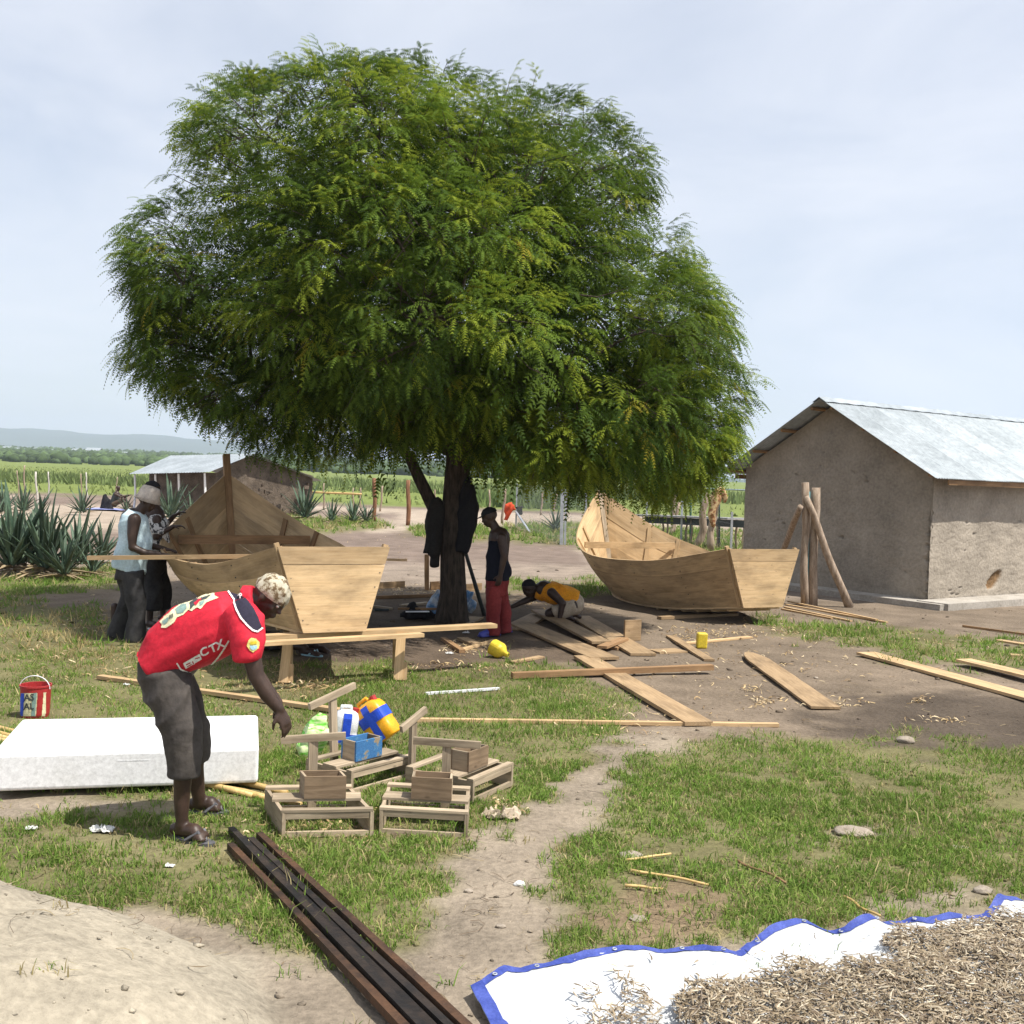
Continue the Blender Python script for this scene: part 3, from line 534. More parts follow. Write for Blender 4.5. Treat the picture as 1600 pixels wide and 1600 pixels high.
# ================================================================== boats
KB = [0, .35, .65, .87, 1]
def make_boat(name, q, cw, kz, label, post_up, mat):
    x0, y0, yaw, L, wt, wb, zt, zb, rk, b1, b2, b3, g1, g2, g3, zw = q
    ax = np.array([-math.sin(yaw), math.cos(yaw), 0]); lf = np.array([-math.cos(yaw), -math.sin(yaw), 0]); o = np.array([x0, y0, 0.0]); Z = np.array([0, 0, 1.0])
    root = empty(name, (x0+ax[0]*L/2, y0+ax[1]*L/2, 0), label, 'boat')
    S = np.linspace(0, 1, 31); RAKE = 0.55
    bb = pchip(KB, [wt, b1, b2, b3, 0.03], S); g = pchip(KB, [zt, g1, g2, g3, zw], S); c = pchip(KB, cw, S); kk = pchip(KB, kz, S)
    def sec(side, s_i, v):  # point of the hull skin: v 0 chine .. 1 gunwale
        s = S[s_i]; bulge = 0.07*math.sin(math.pi*v)*math.sin(math.pi*min(1, s*0.9+0.05)); hw = c[s_i]*(1-v)+bb[s_i]*v+bulge*0.6
        xl = s*(L*v+(L-RAKE)*(1-v)); z = kk[s_i]*(1-v)+g[s_i]*v-bulge*0.5; return o+ax*xl+lf*hw*side+Z*z
    TH = 0.022
    for side in (1, -1):
        cuts = [0, 0.36, 0.69, 1.0]
        for j in range(3):
            m = MB(); v0 = cuts[j]+0.0008; v1 = cuts[j+1]-0.0008; vs_ = np.linspace(v0, v1, 4); out = []; inn = []
            for i in range(31):
                ring = []; ri = []
                for v in vs_:
                    p = sec(side, i, v); i2 = min(i+1, 30); i1 = max(i-1, 0)
                    du = sec(side, i2, v)-sec(side, i1, v); dv = sec(side, i, min(v+.05, 1))-sec(side, i, max(v-.05, 0)); n = np.cross(du, dv)*(-side); n = n/(np.linalg.norm(n)+1e-9)
                    if n@lf*side < 0: n = -n
                    off = 0.007*(j % 2); ring.append(p+n*(off)); ri.append(p-n*(TH-off))
                out.append(ring); inn.append(ri)
            loop = [out[i]+inn[i][::-1] for i in range(31)]; UV = [[(S[i]*L+j*3, v*1.1+side*2) for v in vs_]+[(S[i]*L+j*3+.4, v*1.1+side*2+.6) for v in vs_[::-1]] for i in range(31)]
            m.quad_strip_grid(loop, UV, closed_u=True); m.f.append(tuple(range(8))); e = 30*8; m.f.append(tuple(e+k for k in range(8))[::-1])
            ob = m.build('strake', mat, root); fix_normals(ob.data)
        if side == 1:   # nails along the rib lines
            for si in (6, 12, 18, 23):
                for v in (0.08, 0.30, 0.42, 0.62, 0.75, 0.93):
                    p = sec(1, si, v+random.uniform(-.015, .015))+ax*random.uniform(-.02, .02)+lf*0.008; mm = MB(); mm.box(p, ax*0.006, Z*0.006, lf*0.004); mm.build('nail', DARKP, root)
        # ribs inside
        for si in (6, 12, 18, 23, 26):
            m = MB(); P = []; UV = []
            for v in np.linspace(0.02, 0.99 if si < 26 else 0.93, 8):
                p = sec(side, si, v); du = sec(side, si+1, v)-sec(side, si-1, v); du /= np.linalg.norm(du); dv = sec(side, si, min(v+.05, 1))-sec(side, si, max(v-.05, 0)); n = np.cross(du, dv); n /= np.linalg.norm(n)
                if n@lf*side > 0: n = -n
                a = p+n*(TH+.001); P.append([a-du*0.035, a+du*0.035, a+du*0.035+n*0.03, a-du*0.035+n*0.03]); UV.append([(v, 0), (v, .07), (v, .1), (v, .17)])
            m.quad_strip_grid(P, UV, closed_u=True); m.f.append((0, 1, 2, 3)); m.f.append((31, 30, 29, 28)); ob = m.build('rib', BROWNWOOD if 'left' in label else mat, root); fix_normals(ob.data)
    # bottom boards
    for j in range(3):
        m = MB(); P = []; UV = []
        for i in range(31):
            a0 = -1+2*j/3+0.01; a1 = -1+2*(j+1)/3-0.01; base = o+ax*(S[i]*(L-RAKE))+Z*kk[i]; hw = c[i]+0.012
            p0 = base+lf*hw*a0; p1 = base+lf*hw*a1; P.append([p0-Z*0.024, p1-Z*0.024, p1-Z*0.001, p0-Z*0.001]); UV.append([(S[i]*L, a0), (S[i]*L, a1), (S[i]*L, a1), (S[i]*L, a0)])
        m.quad_strip_grid(P, UV, closed_u=True); m.f.append((0, 1, 2, 3)); e = 120; m.f.append((e+3, e+2, e+1, e)); ob = m.build('bottom_board', mat, root); fix_normals(ob.data)
    for i in range(2, 16, 2):  # battens across the bottom near the stern
        base = o+ax*(S[i]*(L-RAKE))+Z*(kk[i]-0.026); m = MB(); m.box(base-Z*0.012, lf*(c[i]*0.97), ax*0.03, Z*0.012); m.build('bottom_batten', mat, root)
    # transom boards, fixed over the plank ends
    vb = [0, 0.79, 1.0]
    def tp(a, v, d): hw = wb*(1-v)+wt*v+0.03; return o+lf*hw*a+Z*(zb*(1-v)+zt*v)+ax*(rk*(1-v))-ax*d
    for j in range(2):
        m = MB(); v0, v1 = vb[j]+0.004, vb[j+1]-0.004; q8 = [tp(-1, v0, 0.004), tp(1, v0, 0.004), tp(1, v1, 0.004), tp(-1, v1, 0.004), tp(-1, v0, 0.032), tp(1, v0, 0.032), tp(1, v1, 0.032), tp(-1, v1, 0.032)]
        w0 = 2*(wb*(1-v0)+wt*v0); w1 = 2*(wb*(1-v1)+wt*v1); m.v = [tuple(p) for p in q8]; m.uv = [(0, v0), (w0, v0), (w1, v1), (0, v1)]*2; m.f = [(0, 1, 2, 3), (7, 6, 5, 4), (0, 4, 5, 1), (1, 5, 6, 2), (2, 6, 7, 3), (3, 7, 4, 0)]
        ob = m.build('transom_board', PALEWOOD if False else mat, root); fix_normals(ob.data)
        for a in (-0.93, 0.93):
            for t in (0.15, 0.38, 0.62, 0.85):
                if j == 1: continue
                v = v0+(v1-v0)*t; p = tp(a, v, 0.033); mm = MB(); p = p+lf*random.uniform(-.012, .012)+Z*random.uniform(-.03, .03); mm.box(p, lf*0.0045, Z*0.0045, ax*0.002); mm.build('nail', DARKP, root)
    for a in (-1, 1):  # corner posts of the transom
        p0 = tp(a*0.97, 0.02, -0.04); p1 = tp(a*0.97, 1.02 if a < 0 else 1.035, -0.04); plank('corner_post', p0, p1, 0.05, 0.05, mat, root, up=ax, segs=1)
    # stem post, breast beam
    top = sec(1, 30, 1.0); bot = sec(1, 30, 0.0); cen = lambda p: p-lf*((p-o)@lf); T = cen(top); B = cen(bot); d = (T-B)/np.linalg.norm(T-B)
    plank('stem_post', B-ax*0.05, T-ax*0.05+d*post_up, 0.085, 0.07, BROWNWOOD if post_up > 0.1 else GREYWOOD, root, up=ax, segs=4)
    si = 23; v = 0.84; pa = sec(1, si, v)-lf*0.05; pb = sec(-1, si, v)+lf*0.05
    plank('crossbeam', pa-lf*0.02, pb+lf*0.02, 0.04, 0.11, BROWNWOOD if post_up > 0.1 else mat, root, segs=3)
    return root, sec
QR = [3.614, 15.521, 0.407, 5.09, 0.574, 0.305, 1.088, 0.249, -0.016, 0.97, 1.23, 0.706, 0.768, 0.821, 1.22, 1.791]
QL = [-1.65, 10.155, 0.457, 4.963, 0.511, 0.268, 1.286, 0.492, -0.073, 0.909, 1.106, 0.659, 0.97, 1.062, 1.397, 1.89]
boatR, secR = make_boat('wooden_boat', QR, [.305, .62, .66, .30, .02], [.25, .06, .04, .10, .32], 'unfinished plank boat on the ground beside the mud house at right', 0.02, BOATWOOD)
boatL, secL = make_boat('wooden_boat', QL, [.268, .55, .58, .27, .02], [.492, .46, .40, .38, .55], 'unfinished plank boat with tall stem post resting on a trestle at left', 0.30, BOATWOOD)
for i, (s, dz) in enumerate(((15, 0), (23, 0))):   # timber blocks that carry the left hull
    p = secL(1, s, 0); q = secL(-1, s, 0); c0 = (p+q)/2; hgt = c0[2]-0.03; m = MB(); m.box((c0[0], c0[1], hgt/2-0.005), (0.22, 0.05, 0), (-0.03, 0.10, 0), (0, 0, hgt/2)); tag(m.build('support_block', GREYWOOD), ('rough timber block under the middle of the left boat', 'rough timber block under the bow of the left boat')[i], 'block')
# trestle under the left boat's stern
tr = empty('trestle_bench', G(530, 1060), 'long pale wooden trestle bench carrying the stern of the left boat', 'trestle')
zt_ = 0.44
A1 = at(385, 998, 10.36); B1 = at(768, 978, 11.2)
def atz(px, py, z): return G(px, py, z)
a1 = atz(390, 1000, zt_); b1_ = atz(772, 980, zt_+0.0)
plank('top_board', a1, b1_, 0.13, 0.04, PALEWOOD, tr, segs=6)
a2 = atz(390, 1008, zt_-0.005); b2_ = atz(660, 993, zt_-0.005)
plank('top_board', a2+Vector((0, -0.06, 0)), b2_+Vector((0, -0.06, 0)), 0.10, 0.035, PALEWOOD, tr, segs=5)
for (px, py) in ((444, 1067), (622, 1063)):
    g0 = G(px, py); 
    plank('leg', g0, Vector((g0.x+0.01, g0.y+0.12, zt_-0.008)), 0.085, 0.05, PALEWOOD, tr, up=(0, -1, 0), segs=2)
    plank('leg', g0+Vector((-0.07, 0.55, 0)), Vector((g0.x-0.06, g0.y+0.42, zt_-0.01)), 0.085, 0.05, PALEWOOD, tr, up=(0, -1, 0), segs=2)
    plank('cleat', g0+Vector((0.055, 0.02, 0.0)), g0+Vector((0.055, 0.05, 0.17)), 0.05, 0.05, PALEWOOD, tr, up=(0, -1, 0), segs=1)
    plank('brace', g0+Vector((-0.0, 0.07, 0.2)), g0+Vector((-0.05, 0.50, 0.2)), 0.03, 0.09, PALEWOOD, tr, segs=1)

# ================================================================== the tree
tree = empty('shade_tree', G(706, 970), 'broad feathery leaved shade tree with a dark trunk', 'tree')
TD = 14.62
def TP(px, py, dy=0.0): return at(px, py, TD+dy)
m = MB(); pts = [TP(706, 980), TP(706, 962), TP(708, 925), TP(707, 870), TP(708, 815), TP(712, 760), TP(716, 715), TP(716, 680), TP(712, 630)]
m.tube(pts, [0.25, 0.215, 0.178, 0.165, 0.165, 0.17, 0.165, 0.145, 0.11], 18, wob=0.05); trunk = m.build('trunk', BARK, tree, smooth=True)
limbs = [([TP(700, 835), TP(684, 805), TP(668, 775), TP(654, 745), TP(640, 715), TP(600, 670)], [0.10, 0.095, 0.085, 0.08, 0.07, 0.045])]
for (px, py, dy) in [(520, 560, -1.2), (430, 480, 0.8), (560, 330, -0.6), (700, 260, 0.6), (840, 330, -0.8), (930, 470, 0.9), (900, 580, -1.6), (700, 520, -2.4), (690, 480, 2.4), (1010, 600, -0.3), (370, 590, 0.0)]:
    e = TP(px, py, dy); s0 = TP(714, 705); mid = s0.lerp(e, 0.5)+Vector((random.uniform(-.2, .2), random.uniform(-.2, .2), random.uniform(0.1, 0.35))); q1 = s0.lerp(mid, 0.5)+Vector((0, 0, 0.05)); q3 = mid.lerp(e, 0.5)+Vector((random.uniform(-.1, .1), 0, 0.08))
    limbs.append(([s0, q1, mid, q3, e], [0.12, 0.10, 0.075, 0.055, 0.03]))
LP = []
for pts, rr in limbs:
    m = MB(); m.tube(pts, rr, 9, wob=0.06); m.build('limb', BARK, tree, smooth=True)
    for i in range(len(pts)-1):
        for t in (0, .33, .66): LP.append(pts[i].lerp(pts[i+1], t))
# crown outline measured on the photograph, as metres round the crown's middle
CPX, CPY = 690, 470; CC = TP(CPX, CPY); sc_ = TD/FPX
OUT = [(1200, 560, 0), (1150, 500, 0), (1100, 430, 0), (1045, 320, 0), (1005, 215, 0), (930, 145, 0), (790, 108, 0), (700, 92, 0), (620, 118, 0), (480, 75, 0), (420, 128, 0), (300, 180, 0), (265, 260, 0), (255, 350, 0), (185, 410, 0), (205, 460, 0), (230, 540, 0), (190, 580, 0), (255, 625, 0), (300, 660, 0), (390, 720, 0), (480, 745, 0), (560, 735, 0), (640, 738, 0), (760, 740, 0), (850, 755, 0), (990, 770, 0), (1080, 775, 0), (1125, 745, 0), (1165, 690, 0), (1185, 610, 0)]
ang = np.array([math.atan2(-(y-CPY), x-CPX) for x, y, _ in OUT]); rad = np.array([math.hypot(x-CPX, y-CPY)*sc_ for x, y, _ in OUT]); order = np.argsort(ang); ang = ang[order]; rad = rad[order]
def Rout(a): return np.interp(a, np.concatenate([ang-2*math.pi, ang, ang+2*math.pi]), np.tile(rad, 3))
def Rdir(d):  # d unit vectors (n,3): x right, y away, z up
    hxy = np.hypot(d[:, 0], d[:, 1]); el = np.arctan2(d[:, 2], hxy); R1 = Rout(el); R2 = Rout(math.pi-el); w = 0.5+0.5*d[:, 0]/np.maximum(hxy, 1e-6); w = w*w*(3-2*w)
    side = np.abs(d[:, 1])/np.maximum(hxy, 1e-6); return (R1*w+R2*(1-w))*(1-0.12*side)
def spray(seed):
    rg = np.random.default_rng(seed); Vs, Fs = [], []; n0 = 0; Lt = 0.32; nl = 8
    for i in range(nl):
        t = (i+0.6)/nl; pos = np.array([t*Lt, 0.03*math.sin(t*5), -0.05*t*t]); sd = 1 if i % 2 else -1
        dr = np.array([0.9, 0.1, -0.25]) if i == nl-1 else np.array([0.65, sd*0.8, 0.22-0.3*t])
        dr = dr+rg.normal(0, 0.14, 3); dr /= np.linalg.norm(dr); ll = rg.uniform(0.11, 0.175)*(1-0.2*t); sx = np.cross(dr, [0, 0, 1.0]); sx /= np.linalg.norm(sx)
        for k in range(6):
            u = (k+0.8)/6; p = pos+dr*ll*u+np.array([0, 0, -0.5*ll*u*u]); tg = dr+np.array([0, 0, -1.0*u]); tg /= np.linalg.norm(tg); ln = 0.041*(1-0.5*abs(u-0.4)*1.4); wd = 0.0085
            for s2 in (-1, 1):
                od = sx*s2*0.9+tg*0.4+np.array([0, 0, -0.2]); od /= np.linalg.norm(od); Vs += [p+tg*wd, p+od*ln, p-tg*wd]; Fs.append([n0, n0+1, n0+2]); n0 += 3
    return np.array(Vs), np.array(Fs)
SPR = [spray(s) for s in range(6)]
def crown():
    cand = RNG.normal(size=(4000, 3)); cand /= np.linalg.norm(cand, axis=1)[:, None]; sel = [0]
    for i in range(1, len(cand)):     # spread the leaf clumps evenly over the crown
        if np.min(np.linalg.norm(cand[sel]-cand[i], axis=1)) > 0.25: sel.append(i)
        if len(sel) >= 150: break
    dirs = cand[sel]; R = Rdir(dirs); lay = 1.04-0.34*RNG.random(len(dirs))**1.5; sz = RNG.uniform(0.40, 0.76, len(dirs))*np.clip(R/3.6, 0.8, 1.35); low = np.clip(-dirs[:, 2], 0, 1)
    cen = dirs*(R*lay-0.40-0.20*low)[:, None]
    xc = np.array([(1080, 560), (1110, 620), (1095, 690), (1040, 690), (980, 675), (1010, 640), (1075, 480), (1000, 690), (930, 680), (1060, 620), (1120, 660), (1030, 560), (1050, 690), (240, 430), (245, 560), (300, 610), (345, 660), (270, 500), (420, 690), (300, 560), (880, 670), (250, 480)], float); xo = np.stack([(xc[:, 0]-CPX)*sc_, RNG.uniform(-1.3, .5, len(xc)), -(xc[:, 1]-CPY)*sc_], 1)
    cen = np.vstack([cen, xo]); dirs = np.vstack([dirs, xo/np.linalg.norm(xo, axis=1)[:, None]]); sz = np.concatenate([sz, RNG.uniform(.45, .68, len(xo))])
    NI = 260; inn = RNG.normal(size=(NI, 3)); inn /= np.linalg.norm(inn, axis=1)[:, None]; ci = inn*(Rdir(inn)*RNG.uniform(0.35, 0.72, NI)-0.2*np.clip(-inn[:, 2], 0, 1))[:, None]
    allc = np.vstack([cen, ci]); alld = np.vstack([dirs, inn]); sza = np.concatenate([sz, np.full(NI, 0.6)]); ns = np.concatenate([(88*(sz/0.55)**1.8*np.where(dirs[:, 1] > 0.3, 0.5, 1.0)).astype(int), np.full(NI, 10)])
    base = np.repeat(allc, ns, 0); dd = np.repeat(alld, ns, 0); n = len(base); tone = np.repeat(RNG.uniform(0, 1, len(allc)), ns); ss = np.repeat(sza, ns)
    # each clump is a flattened dome: shoots sit on its upper side and point out and a little down
    q = RNG.normal(size=(n, 3)); q /= np.linalg.norm(q, axis=1)[:, None]; jit = q*ss[:, None]*(RNG.random((n, 1))**0.33)*np.array([1, 1, 0.8]); base = base+jit
    out = dd*np.array([0.55, 0.55, 0.35])+q*np.array([1.0, 1.0, 0.8])+np.array([0, 0, 0.10])+RNG.normal(0, 0.3, (n, 3)); out /= np.linalg.norm(out, axis=1)[:, None]
    rr = np.linalg.norm(base, axis=1); Rm = Rdir(base/rr[:, None]); f = np.minimum(1, (Rm-0.22-0.28*np.clip(-base[:, 2]/rr, 0, 1)-0.16*np.clip(base[:, 2]/rr, 0, 1))/rr); base = base*f[:, None]
    ex = np.array([(480, 100, -.2, 1), (492, 118, -.3, .9), (470, 84, -.5, .6), (925, 160, .5, .8), (700, 100, .1, 1), (245, 600, -.4, -.6), (205, 420, -1, .1), (300, 190, -.9, .3), (785, 118, .2, .9), (620, 128, -.2, .9), (1095, 440, .9, .3), (200, 575, -.8, -.4)])
    ld_ = RNG.normal(size=(110, 3)); ld_ /= np.linalg.norm(ld_, axis=1)[:, None]; ld_ = ld_[ld_[:, 2] > -0.35]; lb_ = ld_*(Rdir(ld_)-0.38+0.20*RNG.random(len(ld_)))[:, None]; lo_ = ld_*np.array([1, 1, .8])+np.array([0, 0, .35])+RNG.normal(0, .3, ld_.shape); lo_ /= np.linalg.norm(lo_, axis=1)[:, None]
    base = np.vstack([base, lb_]); out = np.vstack([out, lo_]); tone = np.concatenate([tone, RNG.random(len(lb_))])
    exb = np.stack([(ex[:, 0]-CPX)*sc_, RNG.normal(0, .3, len(ex)), -(ex[:, 1]-CPY)*sc_], 1); exd = np.stack([ex[:, 2], 0*ex[:, 2], ex[:, 3]], 1); exb -= exd*0.12
    base = np.vstack([base, exb]); out = np.vstack([out, exd/np.linalg.norm(exd, axis=1)[:, None]]); tone = np.concatenate([tone, np.full(len(ex), .5)]); n = len(base)
    X = out; S = np.cross(np.array([0, 0, 1.0]), X); S /= np.linalg.norm(S, axis=1)[:, None]+1e-9; S = S+RNG.normal(0, 0.3, (n, 3)); S -= X*np.sum(S*X, 1)[:, None]; S /= np.linalg.norm(S, axis=1)[:, None]; Zx = np.cross(X, S)
    scl = RNG.uniform(0.75, 1.2, n); isin = np.zeros(n, bool); isin[int(ns[:len(cen)].sum()):int(ns.sum())] = True; scl[isin] *= 1.6; kind = RNG.integers(0, 6, n); g = RNG.random(n)
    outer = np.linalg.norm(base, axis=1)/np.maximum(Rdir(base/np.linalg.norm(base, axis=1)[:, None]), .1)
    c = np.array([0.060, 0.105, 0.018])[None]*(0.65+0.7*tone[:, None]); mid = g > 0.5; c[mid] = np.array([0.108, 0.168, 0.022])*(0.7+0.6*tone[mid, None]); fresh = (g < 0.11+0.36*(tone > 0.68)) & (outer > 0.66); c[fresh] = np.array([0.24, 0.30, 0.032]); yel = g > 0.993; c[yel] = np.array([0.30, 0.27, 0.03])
    Vs, Fs, Cs, o = [], [], [], 0
    for k in range(6):
        i = np.where(kind == k)[0]; sv, sf = SPR[k]; v = base[i][:, None]+(sv[None, :, 0:1]*X[i][:, None]+sv[None, :, 1:2]*S[i][:, None]+sv[None, :, 2:3]*Zx[i][:, None]*0.75)*scl[i][:, None, None]
        v[:, :, 2] += sv[None, :, 2]*scl[i][:, None]*0.35-0.30*(sv[None, :, 0]*scl[i][:, None])**2     # shoots arch over under their own weight
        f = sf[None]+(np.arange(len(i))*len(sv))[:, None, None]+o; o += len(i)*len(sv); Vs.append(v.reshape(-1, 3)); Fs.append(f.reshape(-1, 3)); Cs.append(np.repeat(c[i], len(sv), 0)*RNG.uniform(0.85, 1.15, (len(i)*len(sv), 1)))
    print('sprays', n); return np.vstack(Vs)+np.array(CC), np.vstack(Fs), np.vstack(Cs), allc+np.array(CC), base+np.array(CC), X
cv, cf, cc, clumps, sb, sx_ = crown(); print('crown quads', len(cf))
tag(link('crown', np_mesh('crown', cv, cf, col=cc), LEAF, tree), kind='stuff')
tw = MB(); LPa = np.array([p[:] for p in LP])
for c in clumps:
    j = np.argmin(np.linalg.norm(LPa-c, axis=1)); a = Vector(LPa[j]); b = Vector(c); mdl = a.lerp(b, 0.5)+Vector((random.uniform(-.15, .15), random.uniform(-.15, .15), 0.12)); tw.tube([a, mdl, b], [0.028, 0.018, 0.008], 5, cap=False)
for i in list(range(len(sb)-130, len(sb))):
    a = Vector(sb[i]); c_ = Vector(CC); b = a.lerp(c_, 0.75/max((a-c_).length, 1)); tw.tube([b, a.lerp(b, .5)+Vector((0, 0, -.04)), a+Vector(sx_[i])*0.12], [0.012, 0.008, 0.004], 4, cap=False)
for i in RNG.choice(len(sb), 1500, replace=False):
    a = Vector(sb[i]-sx_[i]*0.35); b = Vector(sb[i]+sx_[i]*0.3+np.array([0, 0, -0.06])); tw.tube([a, b], [0.007, 0.003], 3, cap=False)
tag(tw.build('twigs', BARK, tree), kind='stuff')

# ================================================================== people
def loft(bm, pts, ru, rv, vdir=(0, 1, 0), n=18, power=2.0):
    pts = [Vector(p) for p in pts]; rings = []
    for i, p in enumerate(pts):
        t = (pts[min(i+1, len(pts)-1)]-pts[max(i-1, 0)]).normalized(); v = Vector(vdir); v = (v-t*v.dot(t)).normalized(); u = t.cross(v); ring = []
        for k in range(n):
            a = 2*math.pi*k/n; c = math.cos(a); s = math.sin(a); e = 2/power; ring.append(bm.verts.new(p+u*ru[i]*math.copysign(abs(c)**e, c)+v*rv[i]*math.copysign(abs(s)**e, s)))
        rings.append(ring)
    for i in range(len(rings)-1):
        for k in range(n): bm.faces.new((rings[i][k], rings[i][(k+1) % n], rings[i+1][(k+1) % n], rings[i+1][k]))
    bm.faces.new(rings[0][::-1]); bm.faces.new(rings[-1])
def ball(bm, c, r, axes=None):
    r = r if hasattr(r, '__len__') else (r, r, r); axes = axes or (Vector((1, 0, 0)), Vector((0, 1, 0)), Vector((0, 0, 1)))
    ret = bmesh.ops.create_icosphere(bm, subdivisions=2, radius=1.0)
    for v in ret['verts']: q = v.co.copy(); v.co = Vector(c)+axes[0]*q.x*r[0]+axes[1]*q.y*r[1]+axes[2]*q.z*r[2]
def limb(bm, pts, rad, n=14):
    for p, r in zip(pts, rad): ball(bm, p, r)
    loft(bm, pts, [r*0.995 for r in rad], [r*0.995 for r in rad], vdir=(0.13, 1, 0.07), n=n)
def remesh(bm, voxel, smooth=3, fold=0.0, fscale=9.0, fdir=None):
    bmesh.ops.recalc_face_normals(bm, faces=bm.faces); me = bpy.data.meshes.new('tmp'); bm.to_mesh(me); bm.free(); o = bpy.data.objects.new('tmp', me); COL.objects.link(o)
    md = o.modifiers.new('r', 'REMESH'); md.mode = 'VOXEL'; md.voxel_size = voxel; md.use_smooth_shade = True
    if smooth: s = o.modifiers.new('s', 'SMOOTH'); s.factor = 0.5; s.iterations = smooth
    dg = bpy.context.evaluated_depsgraph_get(); out = bpy.data.meshes.new_from_object(o.evaluated_get(dg)); bpy.data.objects.remove(o); bpy.data.meshes.remove(me)
    if fold:
        nv = len(out.vertices); co = np.zeros(nv*3, np.float32); no = np.zeros(nv*3, np.float32); out.vertices.foreach_get('co', co); out.vertices.foreach_get('normal', no); co = co.reshape(-1, 3); no = no.reshape(-1, 3)
        f = np.array(fdir if fdir else (0.3, 0.2, 0.9)); q = co@f; a = np.cross(f, [0.3, 0.9, 0.1]); a /= np.linalg.norm(a); b = co@a; c = co@np.cross(f, a)
        h = 0.5-np.abs(vnoise(q*0.35+b*0.25, b+c*.7, fscale*1.3, 5)-0.5)*2.6+0.55*(fnoise(b+q*.4, c-q*.3, fscale*1.8, 9)-0.5)-0.15*np.abs(vnoise(q*1.1, b*.5-c, fscale*2.2, 15)-.5); co = co+no*(h*fold)[:, None]; out.vertices.foreach_set('co', co.astype(np.float32).ravel()); out.update()
    return out
def finish(name, me, mat, parent):
    me.materials.clear(); me.materials.append(mat); return link(name, me, None, parent, smooth=True)
def head(bm, c, H, fw, up):
    """skull, jaw, nose, lips, brow and ears round the head's middle c; H is the height of the head"""
    fw = Vector(fw).normalized(); up = Vector(up); up = (up-fw*up.dot(fw)).normalized(); sd = fw.cross(up); ax = (fw, sd, up); c = Vector(c)
    def b(f, s, u, rf, rs, ru): ball(bm, c+fw*f*H+sd*s*H+up*u*H, (rf*H, rs*H, ru*H), ax)
    b(-0.04, 0, 0.12, 0.43, 0.345, 0.39); b(0.10, 0, -0.16, 0.30, 0.27, 0.32); b(0.19, 0, -0.36, 0.17, 0.17, 0.13); b(0.25, 0, 0.0, 0.14, 0.23, 0.16)
    b(0.43, 0, -0.09, 0.075, 0.06, 0.055); b(0.40, 0, -0.01, 0.05, 0.035, 0.10); b(0.39, 0, -0.23, 0.06, 0.11, 0.035); b(0.375, 0, -0.285, 0.06, 0.10, 0.035); b(0.36, 0, 0.11, 0.06, 0.22, 0.045)
    for s in (-1, 1): b(0.0, s*0.35, -0.05, 0.07, 0.04, 0.11); b(0.27, s*0.17, -0.10, 0.09, 0.08, 0.08)
    return [c+fw*0.375*H+sd*s*0.14*H+up*0.035*H for s in (-1, 1)]
def hand(bm, w, d, pn, size=0.18, curl=0.5, spread=0.1, side=1):
    """palm from wrist w along d, palm faces pn; four unequal bent fingers and a thumb off the side of the palm"""
    w = Vector(w); d = Vector(d).normalized(); pn = Vector(pn); pn = (pn-d*pn.dot(d)).normalized(); s = d.cross(pn)*side; S = size
    loft(bm, [w-d*0.02*S, w+d*0.12*S, w+d*0.32*S, w+d*0.50*S], [0.15*S, 0.19*S, 0.23*S, 0.22*S], [0.12*S, 0.10*S, 0.085*S, 0.07*S], vdir=pn, n=14)
    for k, (o, l) in enumerate(((-0.165, 0.36), (-0.055, 0.42), (0.055, 0.40), (0.16, 0.32))):
        p = w+d*0.46*S+s*o*S; dd = (d+s*o*spread*4).normalized(); pts = [p-d*0.05*S]; cur = p; cc = curl*(0.8+0.1*k)
        for j, f in enumerate((0.42, 0.32, 0.26)):
            dd = (dd*math.cos(cc*(0.5+0.35*j))+pn*math.sin(cc*(0.5+0.35*j))).normalized(); cur = cur+dd*l*f*S; pts.append(cur)
        limb(bm, pts, [0.052*S, 0.050*S, 0.045*S, 0.038*S], 10)
    p = w+d*0.14*S-s*0.15*S; t1 = p+(d*0.6-s*0.7+pn*0.35).normalized()*0.22*S; t2 = t1+(d*0.85-s*0.15+pn*0.5).normalized()*0.19*S; limb(bm, [p, t1, t2], [0.07*S, 0.056*S, 0.045*S], 10)
def foot(bm, ankle, toe, r=0.04):
    a = Vector(ankle); t = Vector(toe); d = (t-a); d.z = 0; L = d.length; d.normalize(); s = Vector((-d.y, d.x, 0)); z0 = t.z
    heel = a-d*0.045; heel.z = z0+r*0.8; midp = a+d*L*0.45; midp.z = z0+r*1.05; bal = a+d*L*0.75; bal.z = z0+r*0.6
    limb(bm, [a, Vector((a.x, a.y, z0+r*1.4))], [r*0.95, r]); limb(bm, [heel, midp], [r*0.85, r]); 
    loft(bm, [heel+Vector((0, 0, -r*0.2)), midp, bal, t-d*0.03+Vector((0, 0, r*0.4))], [r*0.8, r*0.95, r*1.15, r*1.0], [r*0.7, r*0.8, r*0.55, r*0.35], vdir=(0, 0, 1))
    for k in range(5): q = t-d*(0.035+0.012*abs(k-1))+s*(k-2)*r*0.45+Vector((0, 0, r*0.32)); limb(bm, [q-d*0.03, q+d*(0.02-0.004*k)], [r*0.30, r*0.26], 8)
